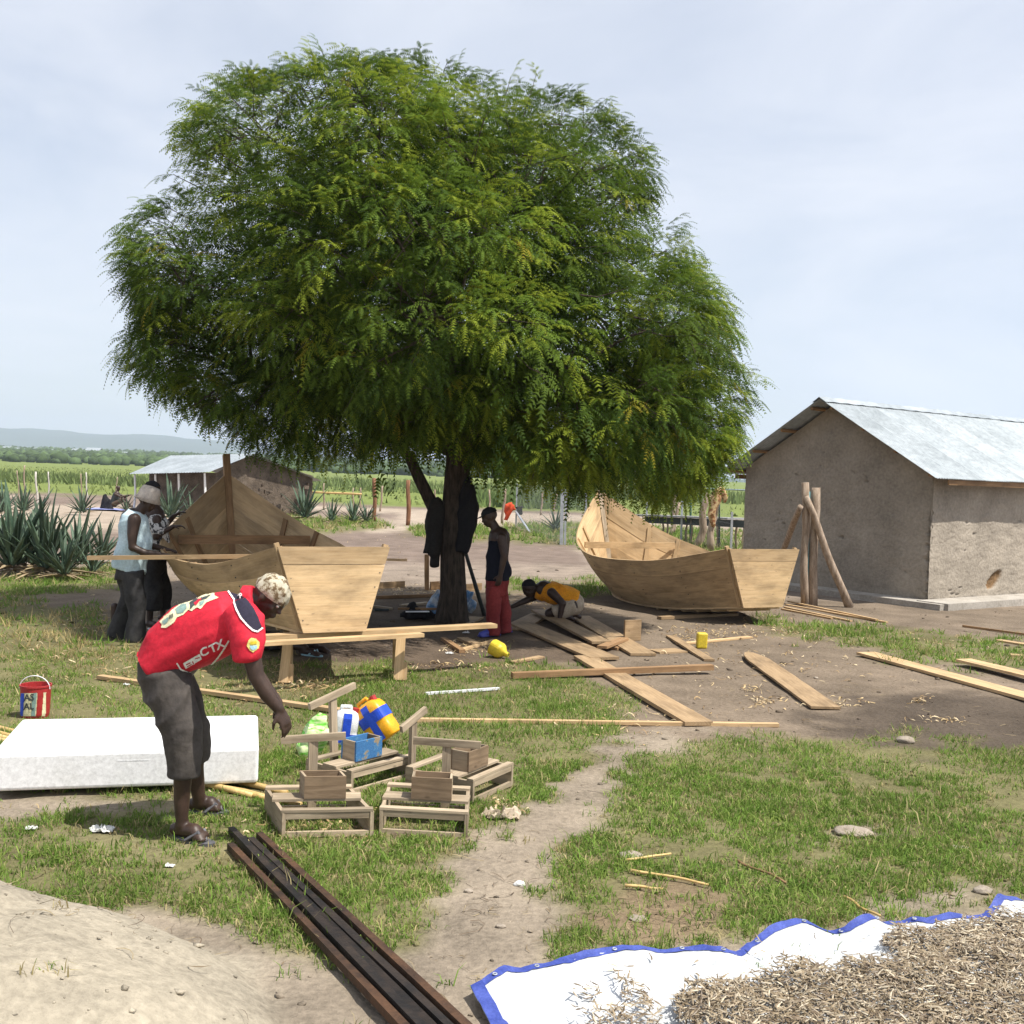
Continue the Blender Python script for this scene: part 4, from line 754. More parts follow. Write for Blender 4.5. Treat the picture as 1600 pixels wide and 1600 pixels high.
def flipflop(parent, heel, toe, w, mat, name='flip_flop'):
    h = Vector(heel); t = Vector(toe); d = (t-h); L = d.length; d.normalize(); s = Vector((-d.y, d.x, 0)).normalized(); m = MB(); out = []
    for k in range(24):
        a = 2*math.pi*k/24; ww = w*(0.82 if math.cos(a) < 0 else 1.0); out.append(h+d*(L/2+L/2*math.cos(a))+s*ww/2*math.sin(a))
    n = 24; m.v = [tuple(p) for p in out]+[tuple(p+Vector((0, 0, 0.016))) for p in out]; m.uv = [(p.x, p.y) for p in out]*2; m.f = [tuple(range(n))[::-1], tuple(range(n, 2*n))]+[(k, (k+1) % n, n+(k+1) % n, n+k) for k in range(n)]
    o = m.build(name, mat, parent); st = MB(); tp_ = h+d*L*0.80+Vector((0, 0, 0.02))
    for sg in (-1, 1): st.tube([tp_, h+d*L*0.68+s*sg*w*0.25+Vector((0, 0, 0.065)), h+d*L*0.45+s*sg*w*0.5+Vector((0, 0, 0.02))], [0.009, 0.011, 0.009], 6)
    st.build('strap', mat, o); return o
def decal(name, polys, target, mat, parent, step=1.0, off=0.004, T=None):
    """flat print laid on the cloth: cells of a fine grid whose middles fall inside the outline"""
    xs = [p[0] for q in polys for p in q]; ys_ = [p[1] for q in polys for p in q]; gx = np.arange(min(xs)-1, max(xs)+2, step); gy = np.arange(min(ys_)-1, max(ys_)+2, step)
    GX, GY = np.meshgrid(gx+step/2, gy+step/2, indexing='ij'); ins = np.zeros(GX.shape, bool)
    for q in polys: ins ^= inpoly(GX, GY, q)
    idx = {}; V = []; F = []
    def vert(i, j):
        if (i, j) not in idx:
            d = Vector(ray(gx[i], gy[j])).normalized(); hit = target.ray_cast(Vector(CAMP), d)
            if hit[0] is None: idx[(i, j)] = None
            else: n = hit[1] if hit[1].dot(d) < 0 else -hit[1]; V.append(hit[0]+n*off); idx[(i, j)] = len(V)-1
        return idx[(i, j)]
    for i in range(len(gx)-1):
        for j in range(len(gy)-1):
            if ins[i, j]:
                q = [vert(i, j), vert(i+1, j), vert(i+1, j+1), vert(i, j+1)]
                if None not in q and max((V[a]-V[b]).length for a in q for b in q) < 0.05: F.append(q)
    if not F: return None
    me = bpy.data.meshes.new(name); me.from_pydata([tuple(v) for v in V], [], F); me.update(); return link(name, me, mat, parent, smooth=True)
def band(pts, w):
    """outline of a stripe w px wide along pts"""
    L, R = [], []
    for i, p in enumerate(pts):
        a = pts[max(i-1, 0)]; b = pts[min(i+1, len(pts)-1)]; dx, dy = b[0]-a[0], b[1]-a[1]; l = math.hypot(dx, dy); L.append((p[0]-dy/l*w/2, p[1]+dx/l*w/2)); R.append((p[0]+dy/l*w/2, p[1]-dx/l*w/2))
    return L+R[::-1]
def text_polys(txt, org, ex, ey):
    """outline polygons of block lettering, carried to picture coordinates (org + u*ex + v*ey)"""
    cu = bpy.data.curves.new('txt', 'FONT'); cu.body = txt; cu.resolution_u = 3; cu.offset = 0.028; o = bpy.data.objects.new('txt', cu); COL.objects.link(o); dg = bpy.context.evaluated_depsgraph_get(); me = bpy.data.meshes.new_from_object(o.evaluated_get(dg)); bpy.data.objects.remove(o)
    out = []
    for f in me.polygons: out.append([(org[0]+me.vertices[i].co.x*ex[0]+me.vertices[i].co.y*ey[0], org[1]+me.vertices[i].co.x*ex[1]+me.vertices[i].co.y*ey[1]) for i in f.vertices])
    return out
def bvh_of(me): return BVHTree.FromPolygons([v.co.copy() for v in me.vertices], [tuple(p.vertices) for p in me.polygons])

EYEW = plain('eye_white', (.35, .32, .28), .3)
# ---- the man bending in a red jersey
def man_bending():
    D = 5.86; k = D/FPX
    root = empty('person', G(295, 1315), 'man in red printed jersey and camouflage cap bending over wooden frames', 'person')
    P = lambda x, y, dy=0.0: at(x, y, D+dy)
    zg = float(hz(-1.65, 5.7))+0.018
    bm = bmesh.new()
    # legs
    kn = P(293, 1150, -0.14); an = P(284, 1288, -0.14); limb(bm, [P(262, 1075, -0.10), P(291, 1150, -0.14), P(286, 1205, -0.14), P(284, 1245, -0.13), an], [0.078, 0.055, 0.050, 0.044, 0.031])
    t1 = GG(327, 1321); a1 = GG(284, 1312); a1 = Vector((a1.x, a1.y, zg+0.07)); t1.z = zg; limb(bm, [an, a1], [0.034, 0.036]); foot(bm, a1, t1, 0.040)
    ak = P(312, 1255, 0.30); limb(bm, [P(275, 1075, 0.12), P(306, 1140, 0.22), P(304, 1200, 0.27), ak], [0.078, 0.058, 0.052, 0.034]); t2 = GG(350, 1272); a2 = GG(312, 1270); zf = float(hz(a2.x, a2.y))+0.018; a2.z = zf+0.07; t2.z = zf; limb(bm, [ak, a2], [0.034, 0.036]); foot(bm, a2, t2, 0.04)
    # trunk, neck, head
    limb(bm, [P(258, 1048), P(300, 1000), P(352, 968)], [0.13, 0.135, 0.15]); limb(bm, [P(372, 950), P(392, 940), P(412, 938)], [0.075, 0.062, 0.060])
    eyes = head(bm, P(421, 932), 0.235, (0.70, -0.25, -0.62), (0.62, -0.05, 0.72))
    # arms
    wr = P(436, 1108, -0.24); limb(bm, [P(385, 968, -0.20), P(392, 1020, -0.24), P(401, 1058, -0.25), P(418, 1085, -0.245), wr], [0.065, 0.050, 0.043, 0.042, 0.030])
    hand(bm, wr, (0.42, 0.05, -0.9), (-0.75, 0.55, -0.3), 0.185, 0.55, 0.08, 1)
    wf = P(434, 1098, 0.22); limb(bm, [P(382, 962, 0.20), P(392, 1012, 0.24), P(400, 1052, 0.24), wf], [0.065, 0.050, 0.043, 0.030]); hand(bm, wf, (0.4, 0.0, -0.92), (-0.6, -0.6, -0.3), 0.18, 0.6, 0.08, -1)
    finish('body', remesh(bm, 0.0078, 2), SKIN, root)
    for e in eyes:
        m = bmesh.new(); ball(m, e-Vector((0.004, 0, 0)), 0.009); me = bpy.data.meshes.new('eye'); m.to_mesh(me); m.free(); link('eye', me, EYEW, root, smooth=True)
    # trousers
    bm = bmesh.new(); loft(bm, [P(244, 1022), P(252, 1040), P(262, 1070), P(272, 1100)], [0.10, 0.125, 0.138, 0.12], [0.15, 0.17, 0.175, 0.165])
    loft(bm, [P(258, 1052, -0.09), P(271, 1095, -0.11), P(284, 1140, -0.13), P(286, 1180, -0.135), P(286, 1213, -0.135)], [0.125, 0.122, 0.112, 0.096, 0.080], [0.10, 0.115, 0.11, 0.095, 0.082])
    loft(bm, [P(268, 1055, 0.10), P(283, 1095, 0.16), P(297, 1135, 0.22), P(303, 1165, 0.25), P(305, 1186, 0.27)], [0.12, 0.12, 0.105, 0.09, 0.082], [0.10, 0.11, 0.105, 0.095, 0.08])
    finish('trousers', remesh(bm, 0.009, 4, 0.017, 6.0, (0.55, 0.1, 0.8)), DARKTRS, root)
    # jersey with short sleeves
    bm = bmesh.new(); loft(bm, [P(240, 1040), P(262, 1015), P(300, 990), P(338, 974), P(368, 962), P(386, 952)], [0.125, 0.155, 0.182, 0.178, 0.152, 0.085], [0.17, 0.19, 0.205, 0.215, 0.20, 0.10], power=2.3)
    loft(bm, [P(380, 938), P(398, 936)], [0.082, 0.078], [0.085, 0.08])
    loft(bm, [P(368, 955, -0.14), P(383, 975, -0.20), P(388, 1003, -0.235), P(388, 1031, -0.245)], [0.10, 0.098, 0.080, 0.068], [0.09, 0.09, 0.082, 0.075])
    loft(bm, [P(366, 952, 0.14), P(380, 972, 0.20), P(386, 1000, 0.235), P(387, 1026, 0.245)], [0.10, 0.098, 0.080, 0.070], [0.09, 0.09, 0.082, 0.075])
    sm = remesh(bm, 0.0095, 4, 0.026, 5.0, (0.6, 0.0, 0.5)); sh = finish('jersey', sm, RED, root); bv = bvh_of(sm)
    z = lambda x, y: (160+x/3.2, 860+y/3.2)
    Z7 = lambda x, y: (200+x*280/1600, 860+y*240/1371)
    decal('yoke', [[Z7(895, 372), Z7(940, 430), Z7(970, 520), Z7(1010, 590), Z7(1060, 650), Z7(1110, 708), Z7(1150, 720), Z7(1190, 690), Z7(1165, 610), Z7(1120, 520), Z7(1060, 440), Z7(1000, 390), Z7(940, 366)]], bv, NAVY, sh, 1.0, 0.004)
    decal('piping', [band([Z7(890, 370), Z7(940, 440), Z7(970, 530), Z7(1010, 605), Z7(1060, 665), Z7(1110, 715), Z7(1150, 726), Z7(1195, 690)], 2.6)], bv, WHITE, sh, 0.7, 0.007)
    decal('piping', [band([Z7(435, 1000), Z7(470, 1055), Z7(540, 1085), Z7(640, 1082), Z7(720, 1040), Z7(800, 950), Z7(860, 865), Z7(900, 800)], 2.4)], bv, WHITE, sh, 0.7, 0.006)
    # lettering along the flank and on the yoke
    ex = (21.0*0.88, -21.0*0.46); ey = (-21.0*0.36, -21.0*0.93)
    for tx, (ox, oy), kx in (('C', Z7(655, 948), 0.95), ('TX', Z7(742, 912), 0.88)):
        for q in [text_polys(tx, (ox, oy), (ex[0]*kx, ex[1]*kx), (ey[0]*0.8, ey[1]*0.8))]:
            # letters as one print: cells inside any of the glyph faces
            allq = q; xs = [p for f in allq for p in f]
            decal_multi('lettering', allq, bv, WHITE, sh)
    blk = [Z7(490, 1000), Z7(640, 915), Z7(660, 965), Z7(515, 1050)]; decal('badge_block', [blk, band([Z7(520, 1015), Z7(560, 995)], 2.0), band([Z7(528, 1030), Z7(568, 1010)], 1.6), band([Z7(575, 985), Z7(590, 1010)], 1.8), band([Z7(600, 960), Z7(640, 950)], 1.8)], bv, WHITE, sh, 0.7, 0.006)
    decal_multi('lettering', text_polys('AR', Z7(958, 385), (9.0*0.75, 9.0*0.66), (9.0*0.66, -9.0*0.75)), bv, WHITE, sh, 0.7, 0.008)
    # big print over the back: pale outline with dark and grey-green fields
    decal('back_print', [[Z7(285, 640), Z7(330, 590), Z7(370, 560), Z7(400, 530), Z7(470, 480), Z7(540, 455), Z7(580, 430), Z7(640, 405), Z7(740, 390), Z7(770, 380), Z7(775, 405), Z7(815, 425), Z7(760, 445), Z7(700, 470), Z7(650, 525), Z7(620, 510), Z7(570, 545), Z7(540, 530), Z7(500, 575), Z7(440, 600), Z7(420, 640), Z7(350, 690), Z7(300, 695), Z7(305, 660)]], bv, PALEYEL, sh, 0.9, 0.004)
    for q in ([Z7(425, 530), Z7(480, 488), Z7(520, 480), Z7(530, 520), Z7(495, 560), Z7(445, 570)], [Z7(310, 640), Z7(370, 595), Z7(365, 640), Z7(330, 665)], [Z7(640, 470), Z7(690, 450), Z7(670, 490), Z7(645, 500)]): decal('print_field', [q], bv, GREENP, sh, 0.8, 0.007)
    for q in ([Z7(555, 470), Z7(610, 435), Z7(640, 440), Z7(600, 490), Z7(560, 530)], [Z7(650, 430), Z7(740, 405), Z7(700, 440), Z7(650, 455)]): decal('print_field', [q], bv, DARKP, sh, 0.8, 0.007)
    [decal('print_stripe', [band([Z7(375, 590+i*9), Z7(410, 570+i*9)], 0.9)], bv, DARKP, sh, 0.6, 0.008) for i in range(4)]
    decal('print_field', [[Z7(590, 480), Z7(640, 440), Z7(660, 440), Z7(610, 500)]], bv, RED, sh, 0.8, 0.008)
    # sleeve badge
    decal('sleeve_badge', [[Z7(1060, 850), Z7(1075, 800), Z7(1100, 780), Z7(1140, 790), Z7(1170, 820), Z7(1165, 870), Z7(1115, 910), Z7(1085, 890)]], bv, YELLOWP, sh, 0.8, 0.005)
    decal('badge_field', [[Z7(1085, 850), Z7(1150, 850), Z7(1145, 875), Z7(1115, 892), Z7(1092, 878)]], bv, SKYP, sh, 0.8, 0.008); decal('badge_field', [[Z7(1090, 812), Z7(1140, 808), Z7(1145, 835), Z7(1090, 838)]], bv, GREENP if False else YELLOW, sh, 0.8, 0.008)
    # cap
    bm = bmesh.new(); up = Vector((0.62, -0.05, 0.72)); fw = Vector((0.70, -0.25, -0.62)); up = (up-fw*up.dot(fw)/fw.length_squared).normalized(); fw.normalize(); c = P(421, 932)
    ball(bm, c+up*0.032-fw*0.008, (0.108, 0.092, 0.098), (fw, fw.cross(up), up)); me = remesh(bm, 0.006, 2, 0.010, 16)
    bm = bmesh.new(); bm.from_mesh(me); bmesh.ops.bisect_plane(bm, geom=bm.verts[:]+bm.edges[:]+bm.faces[:], plane_co=c+up*0.012+fw*0.0, plane_no=(-up+fw*0.05), clear_outer=True); bm.to_mesh(me); bm.free(); cp = finish('cap', me, CAMO, root)
    flipflop(root, a1-Vector((0.055, 0, 0))+Vector((0, 0.02, -0.086)), t1+Vector((0.03, -0.01, -0.018)), 0.10, RUBBER); flipflop(root, a2+Vector((-0.055, 0.0, -0.086)), t2+Vector((0.03, 0, -0.018)), 0.10, RUBBER)
def decal_multi(name, faces, target, mat, parent, step=0.7, off=0.006):
    xs = [p[0] for q in faces for p in q]; ys_ = [p[1] for q in faces for p in q]; gx = np.arange(min(xs)-1, max(xs)+2, step); gy = np.arange(min(ys_)-1, max(ys_)+2, step)
    GX, GY = np.meshgrid(gx+step/2, gy+step/2, indexing='ij'); ins = np.zeros(GX.shape, bool)
    for q in faces: ins |= inpoly(GX, GY, q)
    V = []; F = []; idx = {}
    def vert(i, j):
        if (i, j) not in idx:
            d = Vector(ray(gx[i], gy[j])).normalized(); hit = target.ray_cast(Vector(CAMP), d); idx[(i, j)] = None
            if hit[0] is not None: n = hit[1] if hit[1].dot(d) < 0 else -hit[1]; V.append(hit[0]+n*off); idx[(i, j)] = len(V)-1
        return idx[(i, j)]
    for i, j in zip(*np.where(ins)):
        if i+1 < len(gx) and j+1 < len(gy):
            q = [vert(i, j), vert(i+1, j), vert(i+1, j+1), vert(i, j+1)]
            if None not in q: F.append(q)
    if not F: return None
    me = bpy.data.meshes.new(name); me.from_pydata([tuple(v) for v in V], [], F); me.update(); return link(name, me, mat, parent, smooth=True)
man_bending()

# ---- man in the pale blue sleeveless top
def man_blue():
    D = 12.2; P = lambda x, y, dy=0.0: at(x, y, D+dy); root = empty('person', G(205, 1000), 'man in pale blue sleeveless top and bucket hat at the left boat', 'person'); bm = bmesh.new()
    limb(bm, [P(203, 890), P(205, 850), P(207, 812)], [0.14, 0.14, 0.14]); limb(bm, [P(213, 806), P(223, 793)], [0.065, 0.06]); head(bm, P(230, 783), 0.235, (0.9, -0.1, -0.35), (0.35, 0, 0.93))
    wr = P(250, 866, -0.16); limb(bm, [P(210, 812, -0.19), P(207, 835, -0.22), P(207, 855, -0.23), P(226, 864, -0.20), wr], [0.075, 0.058, 0.048, 0.043, 0.03]); hand(bm, wr, (1, 0.1, -0.05), (0, 0.1, -1), 0.185, 0.5, 0.1, 1)
    wf = P(258, 858, 0.2); limb(bm, [P(209, 811, 0.19), P(215, 848, 0.23), wf], [0.07, 0.05, 0.03]); hand(bm, wf, (1, -0.1, -0.1), (0, 0, -1), 0.18, 0.5, 0.1, -1)
    for (a, t) in ((G(211, 999), G(226, 1004)), (G(178, 993), G(192, 998))): a2 = Vector((a.x, a.y, 0.09)); foot(bm, a2, Vector((t.x, t.y, 0.02)), 0.04); limb(bm, [a2, a2+Vector((0, 0, 0.25))], [0.036, 0.045])
    finish('body', remesh(bm, 0.010, 2), SKIN, root)
    bm = bmesh.new(); loft(bm, [P(202, 889), P(205, 868), P(211, 845), P(210, 822), P(208, 804), P(211, 797)], [0.185, 0.185, 0.182, 0.165, 0.125, 0.075], [0.17, 0.18, 0.18, 0.18, 0.16, 0.10], power=2.3); loft(bm, [P(204, 884), P(202, 891)], [0.185, 0.185], [0.17, 0.17])
    finish('sleeveless_top', remesh(bm, 0.011, 3, 0.022, 6.0, (0.3, 0.1, 0.9)), LBLUE, root)
    bm = bmesh.new(); loft(bm, [P(202, 876), P(203, 892), P(203, 905)], [0.145, 0.158, 0.158], [0.145, 0.155, 0.155])
    loft(bm, [P(206, 895, -0.08), P(212, 930, -0.09), P(214, 962, -0.09), P(212, 1002, -0.08)], [0.125, 0.105, 0.095, 0.118], [0.10, 0.10, 0.09, 0.11]); loft(bm, [P(200, 895, 0.08), P(203, 930, 0.10), P(194, 962, 0.11), P(181, 994, 0.12)], [0.125, 0.105, 0.095, 0.115], [0.10, 0.10, 0.09, 0.11])
    finish('trousers', remesh(bm, 0.012, 4, 0.032, 6.0, (0.2, 0.1, 0.95)), BLACKTRS, root)
    c = P(230, 783); up = Vector((0.30, 0, 0.95)).normalized(); fw = Vector((0.95, 0, -0.30)).normalized(); sd = Vector((0, 1, 0)); bm = bmesh.new()
    R = [(0.168, 0.150, 0.015), (0.125, 0.11, 0.07), (0.115, 0.10, 0.13), (0.095, 0.083, 0.175), (0.02, 0.02, 0.185)]; rings = []
    for (ra, rb, h) in R: rings.append([bm.verts.new(c+up*(h-0.01)+fw*ra*math.cos(2*math.pi*k/28)*(0.88 if h < .05 else 1)+sd*rb*math.sin(2*math.pi*k/28)) for k in range(28)])
    for i in range(4):
        for k in range(28): bm.faces.new((rings[i][k], rings[i][(k+1) % 28], rings[i+1][(k+1) % 28], rings[i+1][k]))
    bm.faces.new(rings[-1]); bmesh.ops.solidify(bm, geom=bm.faces[:], thickness=0.006); me = bpy.data.meshes.new('bucket_hat'); bm.to_mesh(me); bm.free(); finish('bucket_hat', me, HATCL, root)
man_blue()
def man_print():
    D = 12.95; P = lambda x, y, dy=0.0: at(x, y, D+dy); root = empty('person', G(243, 985), 'bareheaded man in black and white printed shirt reaching to the boat', 'person'); bm = bmesh.new()
    limb(bm, [P(240, 885), P(240, 850), P(239, 805)], [0.14, 0.14, 0.14]); limb(bm, [P(239, 800), P(239, 785)], [0.065, 0.06]); head(bm, P(238, 768), 0.245, (0.92, -0.1, -0.3), (0.3, 0, 0.95))
    wr = P(270, 823, -0.16); limb(bm, [P(245, 812, -0.18), P(245, 838, -0.2), wr], [0.06, 0.048, 0.03]); hand(bm, wr, (0.95, 0.1, 0.15), (0.1, 0, -1), 0.185, 0.7, 0.1, 1)
    w2 = P(272, 806, 0.14); limb(bm, [P(245, 808, 0.18), P(253, 828, 0.2), w2], [0.06, 0.048, 0.03]); hand(bm, w2, (0.8, 0, 0.5), (0.3, 0, -0.9), 0.185, 0.7, 0.1, -1)
    for (a, t) in ((G(234, 982), G(252, 985)), (G(254, 972), G(270, 974))): a2 = Vector((a.x, a.y, 0.09)); foot(bm, a2, Vector((t.x, t.y, 0.02)), 0.04); limb(bm, [a2, a2+Vector((0, 0, 0.35))], [0.036, 0.05])
    finish('body', remesh(bm, 0.011, 2), SKIN, root)
    bm = bmesh.new(); loft(bm, [P(240, 866), P(242, 840), P(242, 815), P(240, 800)], [0.16, 0.16, 0.15, 0.09], [0.18, 0.18, 0.19, 0.10], power=2.3)
    for s in (-1, 1): loft(bm, [P(242, 806, s*0.13), P(245, 826, s*0.2), P(246, 836, s*0.21)], [0.085, 0.08, 0.075], [0.08, 0.075, 0.07])
    finish('printed_shirt', remesh(bm, 0.012, 3, 0.02, 6), PRINTED, root)
    bm = bmesh.new(); loft(bm, [P(240, 862), P(241, 880), P(242, 895)], [0.155, 0.155, 0.145], [0.17, 0.17, 0.16]); loft(bm, [P(237, 885, -0.08), P(238, 920, -0.1), P(238, 952, -0.1)], [0.12, 0.115, 0.11], [0.1, 0.1, 0.1]); loft(bm, [P(247, 885, 0.08), P(252, 920, 0.1), P(254, 952, 0.1)], [0.12, 0.115, 0.11], [0.1, 0.1, 0.1])
    finish('trousers', remesh(bm, 0.012, 3, 0.03, 6), BLACKTRS, root)
    flipflop(root, G(231, 983)+Vector((0, 0, 0.002)), G(255, 986)+Vector((0, 0, 0.002)), 0.1, WHITEPL)
man_print()
def hair(root, c, H, fw, up):
    fw = Vector(fw).normalized(); up = Vector(up); up = (up-fw*up.dot(fw)).normalized(); sd = fw.cross(up); bm = bmesh.new(); ball(bm, Vector(c)+fw*-0.05*H+up*0.135*H, (0.44*H, 0.36*H, 0.40*H), (fw, sd, up)); bmesh.ops.bisect_plane(bm, geom=bm.verts[:]+bm.edges[:]+bm.faces[:], plane_co=Vector(c)+up*0.12*H-fw*.05*H, plane_no=(-up*.8+fw*.6), clear_outer=True); me = bpy.data.meshes.new('hair'); bm.to_mesh(me); bm.free(); finish('hair', me, BLACKCL, root)
for _o in [o for o in bpy.data.objects if o.get('label', '').startswith('bareheaded man')]: hair(_o, at(238, 768, 12.95), 0.245, (0.92, -0.1, -0.3), (0.3, 0, 0.95))
def man_shade():
    D = 13.55; P = lambda x, y, dy=0.0: at(x, y, D+dy); root = empty('person', G(780, 993), 'man in cap, navy vest and maroon trousers standing in the shade', 'person'); bm = bmesh.new()
    limb(bm, [P(779, 905), P(779, 870), P(780, 840)], [0.13, 0.125, 0.14]); limb(bm, [P(778, 832), P(770, 818)], [0.062, 0.056]); head(bm, P(765, 808), 0.235, (-0.92, -0.05, -0.38), (-0.38, 0, 0.92))
    wr = P(782, 898, -0.2); limb(bm, [P(784, 840, -0.17), P(788, 868, -0.2), wr], [0.065, 0.048, 0.03]); hand(bm, wr, (-0.2, 0, -1), (-0.3, 0.9, 0), 0.185, 0.45, 0.08, 1)
    wf = P(772, 900, 0.2); limb(bm, [P(778, 842, 0.17), P(776, 872, 0.2), wf], [0.065, 0.048, 0.03]); hand(bm, wf, (-0.2, 0, -1), (-0.3, -0.9, 0), 0.185, 0.45, 0.08, -1)
    ft = ((G(772, 994), G(752, 996)), (G(791, 989), G(777, 991)))
    for (a, t) in ft: a2 = Vector((a.x, a.y, 0.09)); foot(bm, a2, Vector((t.x, t.y, 0.02)), 0.04); limb(bm, [a2, a2+Vector((0, 0, 0.2))], [0.036, 0.045])
    finish('body', remesh(bm, 0.010, 2), SKIN, root)
    bm = bmesh.new(); loft(bm, [P(777, 907), P(778, 890), P(777, 868), P(778, 848), P(780, 836)], [0.15, 0.148, 0.138, 0.128, 0.07], [0.17, 0.165, 0.16, 0.16, 0.11], power=2.2); ball(bm, P(793, 893), (0.06, 0.1, 0.09)); finish('vest', remesh(bm, 0.011, 3, 0.015, 7), NAVYV, root)
    bm = bmesh.new(); loft(bm, [P(777, 903), P(777, 915), P(777, 930)], [0.142, 0.145, 0.14], [0.165, 0.165, 0.15]); loft(bm, [P(772, 918, -0.08), P(771, 950, -0.09), P(771, 992, -0.09)], [0.098, 0.09, 0.078], [0.1, 0.09, 0.09]); loft(bm, [P(783, 918, 0.08), P(787, 950, 0.1), P(790, 988, 0.11)], [0.098, 0.088, 0.08], [0.1, 0.09, 0.09])
    finish('trousers', remesh(bm, 0.012, 3, 0.022, 6), MAROON, root)
    c = P(765, 808); up = Vector((-0.36, 0, 0.93)).normalized(); fw = Vector((-0.93, 0, -0.36)).normalized(); sd = fw.cross(up); bm = bmesh.new(); ball(bm, c+up*0.03-fw*0.01, (0.112, 0.092, 0.10), (fw, sd, up)); bmesh.ops.bisect_plane(bm, geom=bm.verts[:]+bm.edges[:]+bm.faces[:], plane_co=c+up*0.045, plane_no=-up, clear_outer=True)
    cap_me = bpy.data.meshes.new('cap'); bm.to_mesh(cap_me); bm.free(); cp = finish('cap', cap_me, BLACKCL, root); m = MB(); m.v = []; P2_ = []; 
    for k in range(9): a = -1.2+2.4*k/8; P2_.append([c+up*0.05+fw*0.085*math.cos(a)+sd*0.085*math.sin(a), c+up*0.035+fw*(0.085+0.085*math.cos(a))*1.0*math.cos(a*0.5)+sd*0.09*math.sin(a)])
    m.quad_strip_grid(P2_+[], [[(0, 0), (0, 1)]]*9); ob = m.build('peak', BLACKCL, cp); sm_ = ob.modifiers.new('s', 'SOLIDIFY'); sm_.thickness = 0.006
    for (a, t) in ft:
        bm = bmesh.new(); d = (t-a).normalized(); limb(bm, [a-d*0.04+Vector((0, 0, 0.05)), a+d*0.06+Vector((0, 0, 0.055)), t+Vector((0, 0, 0.035))], [0.05, 0.052, 0.04]); loft(bm, [a-d*0.08+Vector((0, 0, 0.015)), t+d*0.03+Vector((0, 0, 0.015))], [0.05, 0.05], [0.014, 0.014], vdir=(0, 0, 1)); finish('plastic_shoe', remesh(bm, 0.009, 1), BLUERUB, root)
man_shade()
def man_crouch():
    D = 15.0; P = lambda x, y, dy=0.0: at(x, y, D+dy); root = empty('person', G(880, 972), 'crouching man in orange vest marking a plank under the tree', 'person'); bm = bmesh.new()
    limb(bm, [P(895, 942), P(872, 930), P(850, 922)], [0.15, 0.14, 0.14]); limb(bm, [P(846, 920), P(836, 920)], [0.065, 0.06]); head(bm, P(827, 919), 0.24, (-0.75, -0.15, -0.62), (-0.6, 0, 0.78)); hair(root, P(827, 919), 0.24, (-0.75, -0.15, -0.62), (-0.6, 0, 0.78))
    ln = G(797, 953, 0.08); limb(bm, [P(846, 928, 0.14), P(822, 938, 0.1), P(800, 948, 0.0)], [0.062, 0.048, 0.03]); hand(bm, P(800, 948), (-0.9, 0, -0.4), (0, 0.1, -1), 0.185, 0.5, 0.1, 1)
    wr = P(875, 964, -0.24); limb(bm, [P(862, 926, -0.17), P(879, 943, -0.24), wr], [0.07, 0.055, 0.036]); hand(bm, wr, (-0.15, -0.1, -1), (-0.9, 0.2, 0), 0.19, 0.4, 0.1, 1)
    for s, (kx, ky), (fx, fy) in ((-0.13, (858, 958), (890, 966)), (0.16, (864, 955), (900, 962))):
        limb(bm, [P(895, 945, s), P(kx, ky, s)], [0.09, 0.065]); limb(bm, [P(kx, ky, s), P(fx, fy-2, s)], [0.06, 0.04]); limb(bm, [P(fx, fy-2, s), P(fx+6, fy+2, s)], [0.04, 0.03])
    finish('body', remesh(bm, 0.011, 2), SKIN, root)
    bm = bmesh.new(); loft(bm, [P(900, 938), P(880, 930), P(860, 926), P(846, 924)], [0.135, 0.155, 0.15, 0.10], [0.17, 0.18, 0.19, 0.13], power=2.2); loft(bm, [P(850, 928), P(838, 925)], [0.11, 0.08], [0.12, 0.08]); finish('vest', remesh(bm, 0.012, 3, 0.028, 7, (0.8, 0.1, 0.4)), ORANGE, root)
    bm = bmesh.new(); ball(bm, P(896, 944), (0.165, 0.20, 0.165)); loft(bm, [P(896, 946, -0.1), P(878, 953, -0.13), P(864, 957, -0.14)], [0.13, 0.115, 0.10], [0.11, 0.105, 0.10]); loft(bm, [P(896, 946, 0.1), P(878, 952, 0.14), P(866, 955, 0.16)], [0.13, 0.115, 0.10], [0.11, 0.105, 0.10]); finish('shorts', remesh(bm, 0.012, 3, 0.03, 7), KHAKI, root)
man_crouch()
